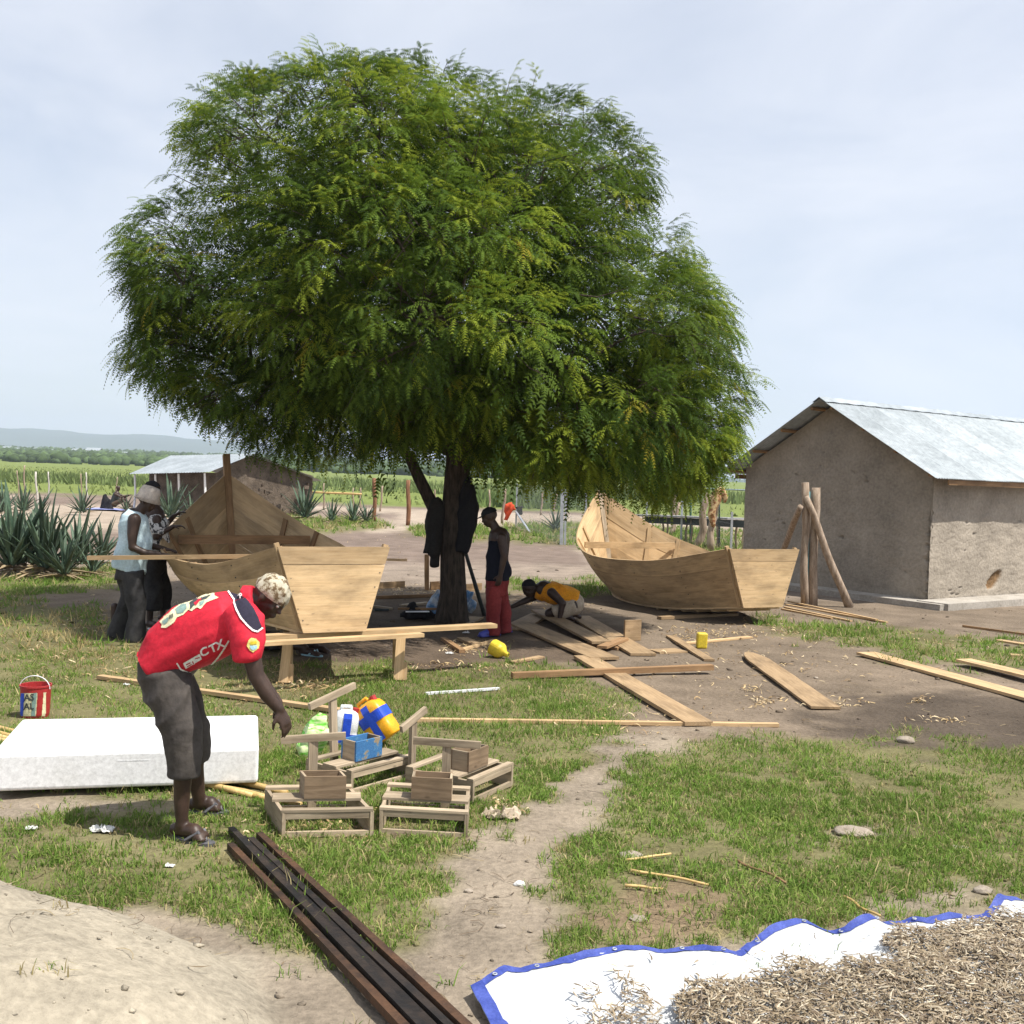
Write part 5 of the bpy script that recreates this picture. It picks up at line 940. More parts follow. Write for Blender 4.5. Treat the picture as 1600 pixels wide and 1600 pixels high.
def man_under():
    root = empty('person', G(420, 1016), 'person lying under the left boat, one foot showing below the trestle', 'person'); bm = bmesh.new(); F_ = G(488, 1024); d = Vector((-0.93, 0.36, 0)); b = F_+Vector((0, 0.05, 0))
    limb(bm, [b+d*0.95+Vector((0, 0, .13)), b+d*1.2+Vector((0, 0, .14)), b+d*1.5+Vector((0, 0, .15))], [0.12, 0.115, 0.125]); head(bm, b+d*1.78+Vector((0, 0, .14)), 0.23, (0, -0.4, 0.9), d)
    limb(bm, [b+d*1.5+Vector((0, 0, .15)), b+d*1.7+Vector((0, 0, .14))], [0.06, 0.055]); up = Vector((0, 0, 1))
    for s in (-0.1, 0.1): sd = Vector((0.36, 0.93, 0))*s; limb(bm, [b+d*0.92+sd+up*.11, b+d*0.5+sd+up*(.10), b+d*0.06+sd+up*0.09], [0.085, 0.06, 0.04]); foot(bm, b+d*0.04+sd+up*0.09, b-d*0.17+sd+up*0.01+Vector((0, -0.03, 0)), 0.04)
    for s in (-1, 1): sd = Vector((0.36, 0.93, 0))*s*0.2; w = b+d*0.98+sd*1.2+up*.06; limb(bm, [b+d*1.45+sd+up*.13, b+d*1.2+sd*1.2+up*.07, w], [0.05, 0.042, 0.03]); hand(bm, w, -d, (0, 0, -1), 0.18, 0.4, 0.1, s)
    finish('body', remesh(bm, 0.011, 2), SKIN, root)
    bm = bmesh.new(); loft(bm, [b+d*0.88+up*.13, b+d*1.2+up*.14, b+d*1.52+up*.15], [0.16, 0.155, 0.15], [0.14, 0.13, 0.13], vdir=(0, 0, 1)); finish('shirt', remesh(bm, 0.013, 3, 0.02, 7), DARKP, root)
    bm = bmesh.new(); loft(bm, [b+d*1.0+up*.13, b+d*0.85+up*.13], [0.155, 0.15], [0.13, 0.12], vdir=(0, 0, 1))
    for s in (-0.09, 0.09): sd = Vector((0.36, 0.93, 0))*s; loft(bm, [b+d*0.92+sd+up*.12, b+d*0.35+sd+up*.10], [0.105, 0.08], [0.1, 0.075], vdir=(0, 0, 1))
    finish('trousers', remesh(bm, 0.013, 3, 0.02, 7), BLACKTRS, root); s_ = Vector((0.36, 0.93, 0))*-0.1; flipflop(root, b+d*0.09+s_+up*0.004, b-d*0.18+s_+up*0.004, 0.1, SKYP)
man_under()
BROWNCL = plain('brown_cloth', (.10, .07, .05), .9)
def sitter(px, py, label, mat, face):
    g = G(px, py); root = empty('person', g, label, 'person'); bm = bmesh.new(); up = Vector((0, 0, 1)); X = Vector((face, 0, 0))
    limb(bm, [g+up*.12, g+up*.35+X*.06, g+up*.58+X*.12], [0.15, 0.15, 0.14]); limb(bm, [g+up*.6+X*.12, g+up*.75+X*.15], [0.06, 0.06]); head(bm, g+up*.84+X*.17, 0.235, (face, -0.2, -0.2), (0, 0, 1))
    for s in (-0.2, 0.2): w = g+up*.56+X*.68+Vector((0, s*.6, 0)); limb(bm, [g+up*.58+X*.12+Vector((0, s, 0)), g+up*.45+X*.4+Vector((0, s, 0)), w], [0.06, 0.048, 0.03]); hand(bm, w, X, (0, 0, -1), 0.18, .4, .1, 1); limb(bm, [g+up*.12+Vector((0, s*.6, 0)), g+up*.35+X*.45+Vector((0, s*.9, 0)), g+up*.06+X*.7+Vector((0, s*.8, 0))], [0.09, 0.065, 0.045]); foot(bm, g+up*.07+X*.7+Vector((0, s*.8, 0)), g+up*.01+X*.9+Vector((0, s*.8, 0)), .04)
    finish('body', remesh(bm, 0.014, 2), SKIN, root); bm = bmesh.new(); loft(bm, [g+up*.14, g+up*.36+X*.06, g+up*.6+X*.12], [0.18, 0.18, 0.16], [0.19, 0.19, 0.19]); finish('shirt', remesh(bm, 0.016, 2), mat, root)
    bm = bmesh.new(); ball(bm, g+up*.12, (.17, .19, .12)); 
    for s in (-0.12, 0.12): loft(bm, [g+up*.13+Vector((0, s, 0)), g+up*.33+X*.4+Vector((0, s*1.4, 0))], [.1, .085], [.1, .085])
    finish('wrap', remesh(bm, 0.016, 2), BROWNCL, root)
sitter(178, 792, 'small distant person seated on the sand with one arm stretched out', DARKP, 1)

# ================================================================== foam box, bucket
def rounded_box(name, o, ax, ay, az, r, mat, parent=None):
    bm = bmesh.new(); ax = Vector(ax); ay = Vector(ay); az = Vector(az); V = [bm.verts.new(Vector(o)+ax*i+ay*j+az*k) for i in (0, 1) for j in (0, 1) for k in (0, 1)]
    for q in ((0, 1, 3, 2), (4, 6, 7, 5), (0, 4, 5, 1), (2, 3, 7, 6), (0, 2, 6, 4), (1, 5, 7, 3)): bm.faces.new([V[i] for i in q])
    bmesh.ops.recalc_face_normals(bm, faces=bm.faces); bmesh.ops.bevel(bm, geom=bm.edges[:], offset=r, segments=3, affect='EDGES', profile=0.5); me = bpy.data.meshes.new(name); bm.to_mesh(me); bm.free(); return link(name, me, mat, parent, smooth=False)
FZ = 0.045; f0 = G(403, 1224, FZ); fl = G(-17, 1238, FZ); fb = Vector((-0.215, 0.89, 0))
foam = empty('foam_box', f0.lerp(fl, 0.5)+fb/2-Vector((0, 0, FZ)), 'large white foam block lying on bamboo poles behind the bending man', 'foam block')
rounded_box('body', f0, fl-f0, fb, Vector((0, 0, 0.225)), 0.022, FOAM, foam)
m = MB(); fd = (fl-f0).normalized(); fn = Vector((fd.y, -fd.x, 0)); fn = fn if fn.y < 0 else -fn
p = at(200, 1183, (f0.lerp(fl, 0.48)).y); q = f0.lerp(fl, 0.48); m.box(Vector((q.x, q.y, FZ+0.165))+fn*0.0004, fd*0.09, (0, 0, 0.0045), fn*0.0006); m.build('label_strip', WHITEPL, foam)
for i, (a, b) in enumerate((((-40, 1140), (420, 1253)), ((-40, 1132), (448, 1243)), ((-20, 1150), (395, 1247)), ((-60, 1148), (470, 1262)))):
    A = GG(*a); B = GG(*b); m = MB(); n = 14; pts = [A.lerp(B, t/n)+Vector((0, 0, 0.018+0.004*math.sin(t*2+i))) for t in range(n+1)]; m.tube(pts, [0.0185*(1.12 if t % 3 == 0 else 1) for t in range(n+1)], 9)
    tag(m.build('bamboo_pole', BAMBOO, smooth=True), ['thin bamboo pole under the foam block, second from the front', 'thin bamboo pole under the foam block, farthest from the camera', 'short bamboo pole nearest the camera beside the foam block', 'longest bamboo pole reaching under the wooden frames'][i], 'pole', 'bamboo poles under the foam block')
bk = GG(55, 1119); bucket = empty('paint_bucket', bk, 'red paint bucket with printed label standing in the grass', 'bucket')
def lathe(prof, c, n=32):
    m = MB(); P = [[Vector(c)+Vector((r*math.cos(2*math.pi*k/n), r*math.sin(2*math.pi*k/n), z)) for k in range(n)] for r, z in prof]; m.quad_strip_grid(P, [[(k/n, z) for k in range(n)] for r, z in prof], closed_u=True); return m
bo = lathe([(0.0, 0.0), (0.098, 0.0), (0.104, 0.03), (0.113, 0.235), (0.118, 0.237), (0.118, 0.25), (0.108, 0.25), (0.1, 0.03), (0.0, 0.02)], bk).build('body', REDPL, bucket, smooth=False)
m = MB(); m.tube([bk+Vector((0.118*math.cos(a), -0.02+0.0*a, 0.22+0.10*math.sin(a))) for a in np.linspace(0, math.pi, 16)], 0.004, 6); m.build('handle', WHITEPL, bucket)
bvb = bvh_of(bo.data); zb8 = lambda x, y: (x/3.478, 1000+y/3.478)
decal('label', [[zb8(120, 290), zb8(250, 285), zb8(246, 412), zb8(116, 414)]], bvb, PALEYEL, bucket, 1.0, 0.003)
decal('label_stripe', [[zb8(116, 290), zb8(135, 290), zb8(128, 412), zb8(112, 412)]], bvb, BLUETAPE, bucket, 0.8, 0.006); decal('label_stripe', [[zb8(176, 290), zb8(200, 285), zb8(190, 412), zb8(172, 412)]], bvb, GREENP, bucket, 0.8, 0.006); decal('label_stripe', [[zb8(205, 285), zb8(235, 285), zb8(225, 412), zb8(196, 412)]], bvb, REDPL, bucket, 0.8, 0.006)
decal_multi('lettering', text_polys('AS', zb8(135, 330), (13, -1), (0, -15)), bvb, DARKP, bucket, 0.6, 0.010); decal_multi('lettering', text_polys('AL', zb8(133, 378), (13, -1), (0, -14)), bvb, DARKP, bucket, 0.6, 0.010)

# ================================================================== wooden frames with a box and a T-shaped post
def frame_unit(FL, dirv, label, boxmat, dep=0.42, dyv=None, width=0.49, T=(0.0, 0.42, 0.47), bar=0.38, barrot=0.0, lean=0.0, boxpos=(0.0, 0.20)):
    root = empty('wooden_stand', FL, label, 'wooden frame', 'wooden frames with box and post'); dx = Vector(dirv).normalized(); dy = Vector(dyv).normalized() if dyv else Vector((-dx.y, dx.x, 0)); Z = Vector((0, 0, 1)); O = Vector(FL)+dx*width/2
    L = lambda x, y, z: O+dx*x+dy*y+Z*z; h = 0.135; w = width/2
    for s in (-1, 1): plank('side_board', L(s*(w-0.01), 0.0, 0.0), L(s*(w-0.01), dep, 0.0), 0.02, h, GREYWOOD, root, segs=2, rough=0.001)
    for (y, z, ww, th) in ((0.012, h-0.035, 0.02, 0.034), (0.012, 0.0, 0.02, 0.03), (dep-0.012, 0.0, 0.02, 0.03)): plank('rail', L(-w+0.021, y, z), L(w-0.021, y, z), ww, th, GREYWOOD, root, segs=2, rough=0.001)
    plank('top_slat', L(-w, 0.022, h+0.001), L(w, 0.022, h+0.001), 0.045, 0.014, PALEWOOD if random.random() < .3 else GREYWOOD, root, segs=2, rough=0.001)
    plank('top_slat', L(-w, boxpos[1], h+0.001), L(w, boxpos[1], h+0.001), 0.125, 0.014, GREYWOOD, root, segs=2, rough=0.001); plank('top_slat', L(-w, dep-0.03, h+0.001), L(w, dep-0.03, h+0.001), 0.055, 0.014, GREYWOOD, root, segs=2, rough=0.001)
    bz = h+0.016; bx, by = boxpos; bw, bd, bh = 0.115, 0.062, 0.125
    for (a, b) in (((-bw, -bd), (bw, -bd)), ((-bw, bd), (bw, bd))): plank('box_side', L(bx+a[0], by+a[1], bz), L(bx+b[0], by+b[1], bz), 0.013, bh, boxmat, root, segs=2, rough=0.0005)
    for s in (-1, 1): plank('box_end', L(bx+s*(bw-0.007), by-bd+0.007, bz), L(bx+s*(bw-0.007), by+bd-0.007, bz), 0.013, bh-0.001, GREYWOOD, root, segs=1, rough=0.0005)
    plank('box_floor', L(bx-bw+0.015, by, bz), L(bx+bw-0.015, by, bz), 0.108, 0.01, GREYWOOD, root, segs=1, rough=0)
    tx, ty, tz = T; po = plank('post', L(tx, ty, 0.0), L(tx+lean, ty, tz), 0.052, 0.026, GREYWOOD, root, up=-dy, segs=2, rough=0.001)
    c = L(tx+lean, ty-0.02, tz-0.02); bd_ = dx*math.cos(barrot)+dy*math.sin(barrot)*0.0+Z*math.sin(barrot); plank('crossbar', c-bd_*bar/2, c+bd_*bar/2, 0.026, 0.042, GREYWOOD, root, up=Z, segs=2, rough=0.001)
    return root
def gdir(a, b): return (G(*b)-G(*a)).normalized()
g0 = lambda x, y: GG(x, y, 0.002)
frame_unit(g0(440, 1310), gdir((440, 1310), (583, 1307)), 'weathered frame with plain box, nearest the bending man', BOXWOOD, T=(0.02, 0.49, 0.43), bar=0.37, barrot=0.06, dyv=(-0.40, 0.92, 0), dep=0.5, boxpos=(0.03, 0.27))
frame_unit(g0(592, 1304), gdir((592, 1304), (733, 1312)), 'weathered frame with plain box, beside the foot path at front', BOXWOOD, T=(0.10, 0.48, 0.41), bar=0.40, barrot=-0.02, dep=0.5, dyv=(-0.02, 1, 0), boxpos=(0.03, 0.25))
frame_unit(g0(548, 1243), (0.62, 0.78, 0), 'frame carrying the box with flaked blue paint', BLUEWOOD, T=(-0.02, 0.44, 0.52), bar=0.40, barrot=0.22, lean=-0.04, width=0.55)
frame_unit(g0(738, 1257), (0.50, 0.87, 0), 'weathered frame turned sideways, rightmost behind the path', BOXWOOD, dep=0.5, T=(-0.05, 0.60, 0.40), bar=0.28, barrot=0.30, boxpos=(-0.02, 0.17))

# ================================================================== jerrycans and bag
def jerrycan(name, g, yaw, tilt, sz, mat, label):
    root = empty(name, g, label, 'jerrycan'); R = Matrix.Translation(g) @ Matrix.Rotation(yaw, 4, 'Z') @ Matrix.Rotation(tilt, 4, 'Y'); w, d, h = sz
    up = Vector((0, 0, max(0, -min((R.to_3x3() @ Vector((a*w/2, b*d/2, c*h))).z for a in (-1, 1) for b in (-1, 1) for c in (0, 1))))); R = Matrix.Translation(up) @ R
    bm = bmesh.new(); prof = [(0, 0.9), (0.03, 1.0), (0.30, 1.0), (0.34, 0.965), (0.38, 1.0), (0.72, 1.0), (0.84, 0.86), (0.90, 0.6), (0.92, 0.3)]; rings = []
    for t, s in prof:
        ring = []
        for k in range(24):
            a = 2*math.pi*k/24; c, s_ = math.cos(a), math.sin(a); e = 0.45; ring.append(bm.verts.new(R @ Vector((w/2*s*math.copysign(abs(c)**e, c), d/2*s*math.copysign(abs(s_)**e, s_), t*h))))
        rings.append(ring)
    for i in range(len(rings)-1):
        for k in range(24): bm.faces.new((rings[i][k], rings[i][(k+1) % 24], rings[i+1][(k+1) % 24], rings[i+1][k]))
    bm.faces.new(rings[0][::-1]); bm.faces.new(rings[-1]); me = bpy.data.meshes.new('body'); bm.to_mesh(me); bm.free(); b = link('body', me, mat, root, smooth=True)
    m = MB(); m.tube([R @ Vector((-w*0.30, 0, h*0.84)), R @ Vector((-w*0.28, 0, h*0.99)), R @ Vector((w*0.1, 0, h*1.0)), R @ Vector((w*0.16, 0, h*0.88))], 0.014, 8); m.build('handle', mat, root, smooth=True)
    m = MB(); m.tube([R @ Vector((w*0.30, 0, h*0.80)), R @ Vector((w*0.33, 0, h*0.97))], [0.026, 0.024], 12); m.build('cap', REDPL, root)
    for i, z in enumerate((0.42 if mat is ORANGEPL else 0.06,)):
        m = MB(); P = []; UV = []
        for zz in (z*h, z*h+h*0.24): P.append([R @ Vector(((w/2+0.004)*math.copysign(abs(math.cos(a))**0.45, math.cos(a)), (d/2+0.004)*math.copysign(abs(math.sin(a))**0.45, math.sin(a)), zz)) for a in np.linspace(0, 2*math.pi, 24, endpoint=False)]); UV.append([(k, zz) for k in range(24)])
        m.quad_strip_grid(P, UV, closed_u=True)
        if i == 0 or mat is ORANGEPL: m.build('tape_band', BLUETAPE, root)
    m = MB(); P = [[R @ Vector((x, y*(d/2+0.006), z)) for x in (-0.03, 0.03)] for (y, z) in ((-1, 0.02*h), (-1, 0.72*h), (-0.86, 0.85*h), (0.86, 0.85*h), (1, 0.72*h), (1, 0.02*h))]; m.quad_strip_grid(P, [[(0, i), (1, i)] for i in range(6)]); m.build('tape_band', BLUETAPE, root); return root
jerrycan('jerrycan', GG(606, 1168), math.radians(-18), math.radians(-38), (0.22, 0.16, 0.33), ORANGEPL, 'tilted orange jerrycan wound with blue tape behind the frames')
jerrycan('jerrycan', GG(537, 1163), math.radians(12), math.radians(6), (0.17, 0.14, 0.27), WHITEPL, 'white jerrycan with blue tape and red cap behind the frames')
bm = bmesh.new(); gb = GG(492, 1182); limb(bm, [gb+Vector((-0.02, 0, 0.06)), gb+Vector((0.0, 0, 0.15)), gb+Vector((0.03, 0.02, 0.23))], [0.07, 0.095, 0.06]); ball(bm, gb+Vector((-0.07, -0.03, 0.05)), 0.06); tag(finish('plastic_bag', remesh(bm, 0.01, 2, 0.03, 14), GREENPL, None), 'stuffed plastic bag with bright green stripes behind the frames', 'bag')

# ================================================================== dark bars in the foreground
BL = ['rusty brown bar at the left edge of the dark bar bundle', 'black bar lying second from left in the bundle', 'dark bar in the middle of the bundle', 'black bar lying second from right in the bundle', 'brown bar at the right edge of the dark bar bundle']
for i, (a, b, z, mt) in enumerate((((360, 1328), (690, 1690), 0.0, RUSTBAR), ((361, 1306), (712, 1690), 0.012, DARKBAR), ((378, 1317), (738, 1690), 0.0, DARKBAR), ((391, 1320), (765, 1690), 0.004, DARKBAR), ((405, 1314), (792, 1690), 0.01, RUSTBAR))):
    A = GG(*a, 0.004+z); B = G(*b); B = Vector((B.x, B.y, float(hz(B.x, B.y))+0.02+z)); plank('long_bar', A, B, 0.034, 0.034, mt, None, label=BL[i], cat='bar', group='dark bars in the foreground', segs=8, rough=0.002)

# ================================================================== loose boards
def board(a, b, w, th, mat, label, z=0.004, z2=None, **k):
    A = GG(*a, z); B = GG(*b, z if z2 is None else z2); return plank('plank', A, B, w, th, mat, None, label=label, cat='plank', **k)
board((800, 1061), (1112, 1053), 0.085, 0.055, BROWNWOOD, 'reddish square beam lying across the long plank', z=0.01, z2=0.045)
board((912, 1030), (1092, 1136), 0.24, 0.032, OLDPLANK, 'long wide plank running from the plank pile to the path', z=0.012)
board((640, 1128), (1216, 1136), 0.055, 0.028, PALEWOOD, 'long thin batten lying in the grass under the wide plank')
board((665, 1086), (780, 1078), 0.035, 0.02, WHITEPL, 'short white batten lying on the grass', segs=3)
board((155, 1062), (592, 1124), 0.075, 0.032, PALEWOOD, 'long pale batten lying behind the bending man', z=0.012)
board((1170, 1026), (1290, 1110), 0.27, 0.022, OLDPLANK, 'plank with a rounded end lying on the bare soil', z=0.03, z2=0.012, roundend=True, segs=14)
board((1352, 1025), (1680, 1115), 0.25, 0.03, PALEWOOD, 'long pale plank at the edge of the right turf', z=0.02)
board((1505, 1040), (1700, 1088), 0.22, 0.03, PALEWOOD, 'pale plank propped above the turf at the right edge', z=0.05)
board((1504, 980), (1680, 1004), 0.03, 0.03, BROWNWOOD, 'thin brown rod on the soil in front of the mud house')
board((1560, 1002), (1690, 1022), 0.14, 0.02, PALEWOOD, 'pale board end beyond the turf at the right edge'); board((1578, 1025), (1690, 1033), 0.12, 0.02, PALEWOOD, 'short pale board lying in the right turf')
board((812, 978), (945, 1034), 0.34, 0.03, OLDPLANK, 'widest old plank in the pile under the tree', z=0.02); board((842, 962), (940, 1014), 0.24, 0.03, OLDPLANK, 'old plank lying on top of the pile by the crouching man', z=0.06)
board((905, 966), (1005, 1026), 0.30, 0.028, OLDPLANK, 'old plank at the right of the pile under the tree', z=0.01); board((845, 962), (800, 985), 0.3, 0.025, OLDPLANK, 'short dark plank behind the standing man', z=0.004)
board((1022, 1020), (1064, 1018), 0.25, 0.02, OLDPLANK, 'short board offcut between the pile and the yellow can', segs=2); board((1048, 996), (1108, 1034), 0.12, 0.025, OLDPLANK, 'narrow plank beside the yellow can', segs=4)
board((1060, 1008), (1172, 997), 0.10, 0.02, PALEWOOD, 'pale narrow board behind the yellow can', segs=4); board((1030, 968), (1150, 962), 0.1, 0.04, OLDPLANK, 'board lying under the stern of the right boat', segs=4)
board((975, 1002), (1000, 1001), 0.03, 0.26, OLDPLANK, 'square board offcut standing on edge near the pile', segs=2); board((940, 1020), (975, 1006), 0.12, 0.03, BROWNWOOD, 'small brown offcut lying across the plank pile', segs=2, z=0.05)
board((905, 992), (945, 1000), 0.1, 0.03, BROWNWOOD, 'brown cleat between the planks of the pile', segs=2); board((920, 1008), (968, 1016), 0.1, 0.03, BROWNWOOD, 'second brown cleat between the planks of the pile', segs=2)
for i, (a, b) in enumerate((((1228, 946), (1386, 974)), ((1226, 950), (1330, 972)), ((1222, 953), (1300, 968)), ((1232, 943), (1370, 972)))): board(a, b, 0.05, 0.022, PALEWOOD, ['longest thin strip by the stern of the right boat', 'second thin strip by the stern of the right boat', 'shortest thin strip by the stern of the right boat', 'thin strip nearest the mud house posts'][i], z=0.004+0.02*(i == 3), group='thin strips by the right boat')
board((588, 936), (676, 933), 0.06, 0.05, BROWNWOOD, 'dark beam on the soil left of the tree trunk', segs=3); board((575, 921), (632, 918), 0.03, 0.11, OLDPLANK, 'board on edge behind the beam left of the trunk', segs=3)
board((672, 922), (690, 921), 0.03, 0.14, BROWNWOOD, 'brown board on edge just left of the trunk', segs=2); board((728, 924), (752, 922), 0.03, 0.12, OLDPLANK, 'board on edge just right of the trunk', segs=2); board((583, 949), (613, 953), 0.05, 0.03, GREYWOOD, 'short grey stick by the left boat', segs=2); board((585, 955), (607, 955), 0.03, 0.03, DARKP, 'thin dark stick by the left boat', segs=2); board((627, 948), (668, 944), 0.08, 0.03, GREYWOOD, 'flat grey board behind the tool pile', segs=2)
board((692, 1001), (722, 1021), 0.07, 0.04, BROWNWOOD, 'dark stick pointing at the yellow funnel', segs=2); board((722, 1000), (745, 1010), 0.13, 0.03, OLDPLANK, 'short plank end in the shavings', segs=2); board((722, 1018), (772, 1003), 0.05, 0.03, PALEWOOD, 'short pale batten in the shavings under the trestle', segs=2)
board((722, 978), (745, 966), 0.2, 0.02, OLDPLANK, 'old board leaning at the foot of the trunk', segs=2); board((800, 1037), (846, 1028), 0.08, 0.02, OLDPLANK, 'short board at the edge of the turf', segs=2)
hb0 = secL(1, 10, 1.0); bA = at(137, 873, 11.4); bB = at(638, 874, 12.4)
pA = Vector(secL(1, 19, 1.0)); 
carry = plank('plank', at(137, 875, 11.75), at(470, 872, 11.35), 0.03, 0.045, PALEWOOD, None, label='long thin batten lying across the gunwale of the left boat', cat='plank', segs=6); plank('plank', at(597, 876, 11.95), at(636, 877, 11.95), 0.05, 0.025, OLDPLANK, boatL, segs=2)

# ================================================================== posts, fences, racks
def pole(name, a, b, r0, r1, mat, label, group=None, cat='post', wob=0.10, parent=None, n=8, bend=0.018):
    A = Vector(a); B = Vector(b); m = MB(); k = 7; ph = random.uniform(0, 6); pts = [A.lerp(B, t/(k-1))+Vector((bend*math.sin(ph+t*1.3), bend*0.5*math.cos(ph+t), 0)) for t in range(k)]; m.tube(pts, [r0+(r1-r0)*t/(k-1) for t in range(k)], n, wob=wob); o = m.build(name, mat, parent, smooth=True)
    if label: tag(o, label, cat, group)
    return o
def vpost(px, y0, y1, r, mat, label, name='fence_post', lean=0, group=None, **k):
    b = GG(px, y1); t = at(px+lean, y0, b.y); return pole(name, b-Vector((0, 0, 0.05)), t, r, r*0.85, mat, label, group, **k)
hp = G(1268, 945)
vpost(1257, 754, 946, 0.075, POSTWOOD, 'thick bare post standing left of the teal pole', name='bare_post', lean=2); vpost(1268, 762, 946, 0.085, POSTWOOD, 'pale bare post standing right of the teal pole', name='bare_post', lean=7)
TEAL = plain('teal_paint', (0.05, 0.20, 0.22), 0.6, 0.3); vpost(1260, 768, 946, 0.026, TEAL, 'thin teal pole between two bare posts', name='painted_pole', lean=4, bend=0.0)
pole('brace_pole', GG(1326, 949), at(1259, 776, GG(1268, 946).y-0.15), 0.075, 0.05, POSTWOOD, 'leaning brace pole right of the bare posts', cat='post'); pole('brace_pole', GG(1196, 918)+Vector((0, 0, -0.02)), at(1252, 792, GG(1257, 946).y-0.12), 0.07, 0.05, POSTWOOD, 'leaning brace pole left of the bare posts', cat='post')
PALEPOST = plain('pale_stake', (.5, .47, .42), .9)
fp = [(38, 727, 745, 'pale'), (59, 737, 800, 'w'), (76, 737, 780, 'w'), (127, 740, 790, 'g'), (137, 738, 782, 'w'), (180, 745, 780, 'g'), (30, 735, 755, 'g')]
FL_ = ['faint grey stake at the far left field', 'thick pale stake left of the other field stakes', 'pale stake with white foot in the left field', 'grey stake above the small agave', 'leaning pale stake above the small agave', 'thin grey stake by the seated person', 'tiny stake at the field edge on the far left']
for i, (x, y0, y1, c) in enumerate(fp): vpost(x, y0, max(y1, 778), 0.04 if c != 'g' else 0.03, POSTWOOD if c != 'w' else PALEPOST, FL_[i], group='stakes in the left field', lean=random.choice((-3, 0, 3)))
vpost(585, 747, 815, 0.085, REDPOST, 'red brown gate post on the left behind the boats'); vpost(638, 750, 821, 0.09, REDPOST, 'red brown gate post next to the hanging coat')
for i, x in enumerate((473, 506, 552, 563)): vpost(x, 755 if i in (0, 1) else 762, 797, 0.04, POSTWOOD, ['stake of the pole rack nearest the far house', 'second stake of the pole rack', 'third stake of the pole rack', 'outermost stake of the pole rack'][i], name='rack_stake', group='stakes of the pole rack')
rr = GG(506, 797).y; pole('rack_rail', at(487, 769, rr), at(566, 772, rr), 0.055, 0.05, BAMBOO, 'yellow pole rail lying on the rack stakes', cat='rail')
for i, (x, y0, y1) in enumerate(((594, 759, 799), (680, 765, 795), (765, 765, 800), (845, 768, 805), (864, 770, 805), (885, 770, 800))): vpost(x, y0, y1, 0.05, POSTWOOD, ['pale stake right of the gate post', 'pale stake behind the trunk', 'pale stake above the standing man', 'crooked stake behind the wire fence', 'thin stake behind the wire fence', 'faint stake right of the steel post'][i], lean=(4, 0, 0, 3, 6, 0)[i], group='stakes along the field')
pole('fence_post', GG(784, 818), at(790, 764, GG(784, 818).y), 0.06, 0.05, POSTWOOD, 'forked grey stake carrying the red cloth')
# steel posts and wire
SP = [(806, 756, 824), (877, 764, 851), (914, 768, 846), (1064, 782, 850), (1142, 800, 862), (1009, 785, 842)]
LB = ['thin steel post beside the red cloth', 'double steel post nearest the tree', 'steel post by the bow of the right boat', 'steel post behind the right boat', 'thin steel post by the corner of the mud house', 'short steel post behind the right boat']
SPT = []
for i, (x, y0, y1) in enumerate(SP):
    b = GG(x, y1); t = at(x+2, y0, b.y); SPT.append((b, t)); m = MB(); w = 0.05 if i == 1 else 0.03; m.box((b+t)/2, (w, 0, 0), (0, 0.03, 0), (t-b)/2); 
    if i == 1: m.box((b+t)/2+Vector((0.11, 0.05, 0)), (0.03, 0, 0), (0, 0.03, 0), (t-b)/2)
    tag(m.build('steel_post', STEEL), LB[i], 'post')
b = GG(828, 833); plank('steel_brace', b, at(806, 800, GG(806, 824).y), 0.06, 0.05, STEEL, None, label='steel brace leaning on the thin steel post', cat='brace', segs=1)
vpost(1079, 775, 846, 0.04, plain('green_paint', (0.02, 0.09, 0.06), 0.5), 'dark green pole behind the right boat', name='painted_pole', bend=0); vpost(1124, 785, 858, 0.03, plain('dark_green_paint', (0.012, 0.03, 0.02), 0.5), 'thin black pole by the draped cloth', name='painted_pole', bend=0)
WIREM = plain('dull_wire', (.18, .19, .2), .6)
wf_ = empty('wire_fence', SPT[1][0], 'thin wire fence strung between the steel posts', 'fence')
m = MB(); A0, A1 = SPT[0]; B0, B1 = SPT[1]; C0_, C1_ = SPT[2]
def wires(P0, P1, Q0, Q1, n):
    for i in range(n): t = (i+0.5)/n; m.tube([P0.lerp(P1, t), Q0.lerp(Q1, t)], 0.0025, 3, cap=False)
    L_ = (Q0-P0).length; H_ = (P1-P0).length; k = int(L_/0.09)
    for i in range(-int(H_/0.09), k):
        for s in (0, 1):
            u0 = i*0.09; u1 = u0+H_; v0, v1 = 0.0, 1.0; a = max(0, u0); b_ = min(L_, u1)
            if b_ <= a: continue
            va = (a-u0)/H_; vb = (b_-u0)/H_; p = P0.lerp(Q0, a/L_); q = P0.lerp(Q0, b_/L_); h = Vector((0, 0, H_)); m.tube([p+h*(va if s == 0 else 1-va), q+h*(vb if s == 0 else 1-vb)], 0.0011, 3, cap=False)
wires(A0, A1, B0, B1, 5); wires(B0, B1, C0_, C1_, 5); m.build('wire_mesh', WIREM, wf_); m = MB(); wires(SPT[3][0], SPT[3][1], SPT[4][0], SPT[4][1], 5); m.build('wire_mesh', WIREM, wf_)
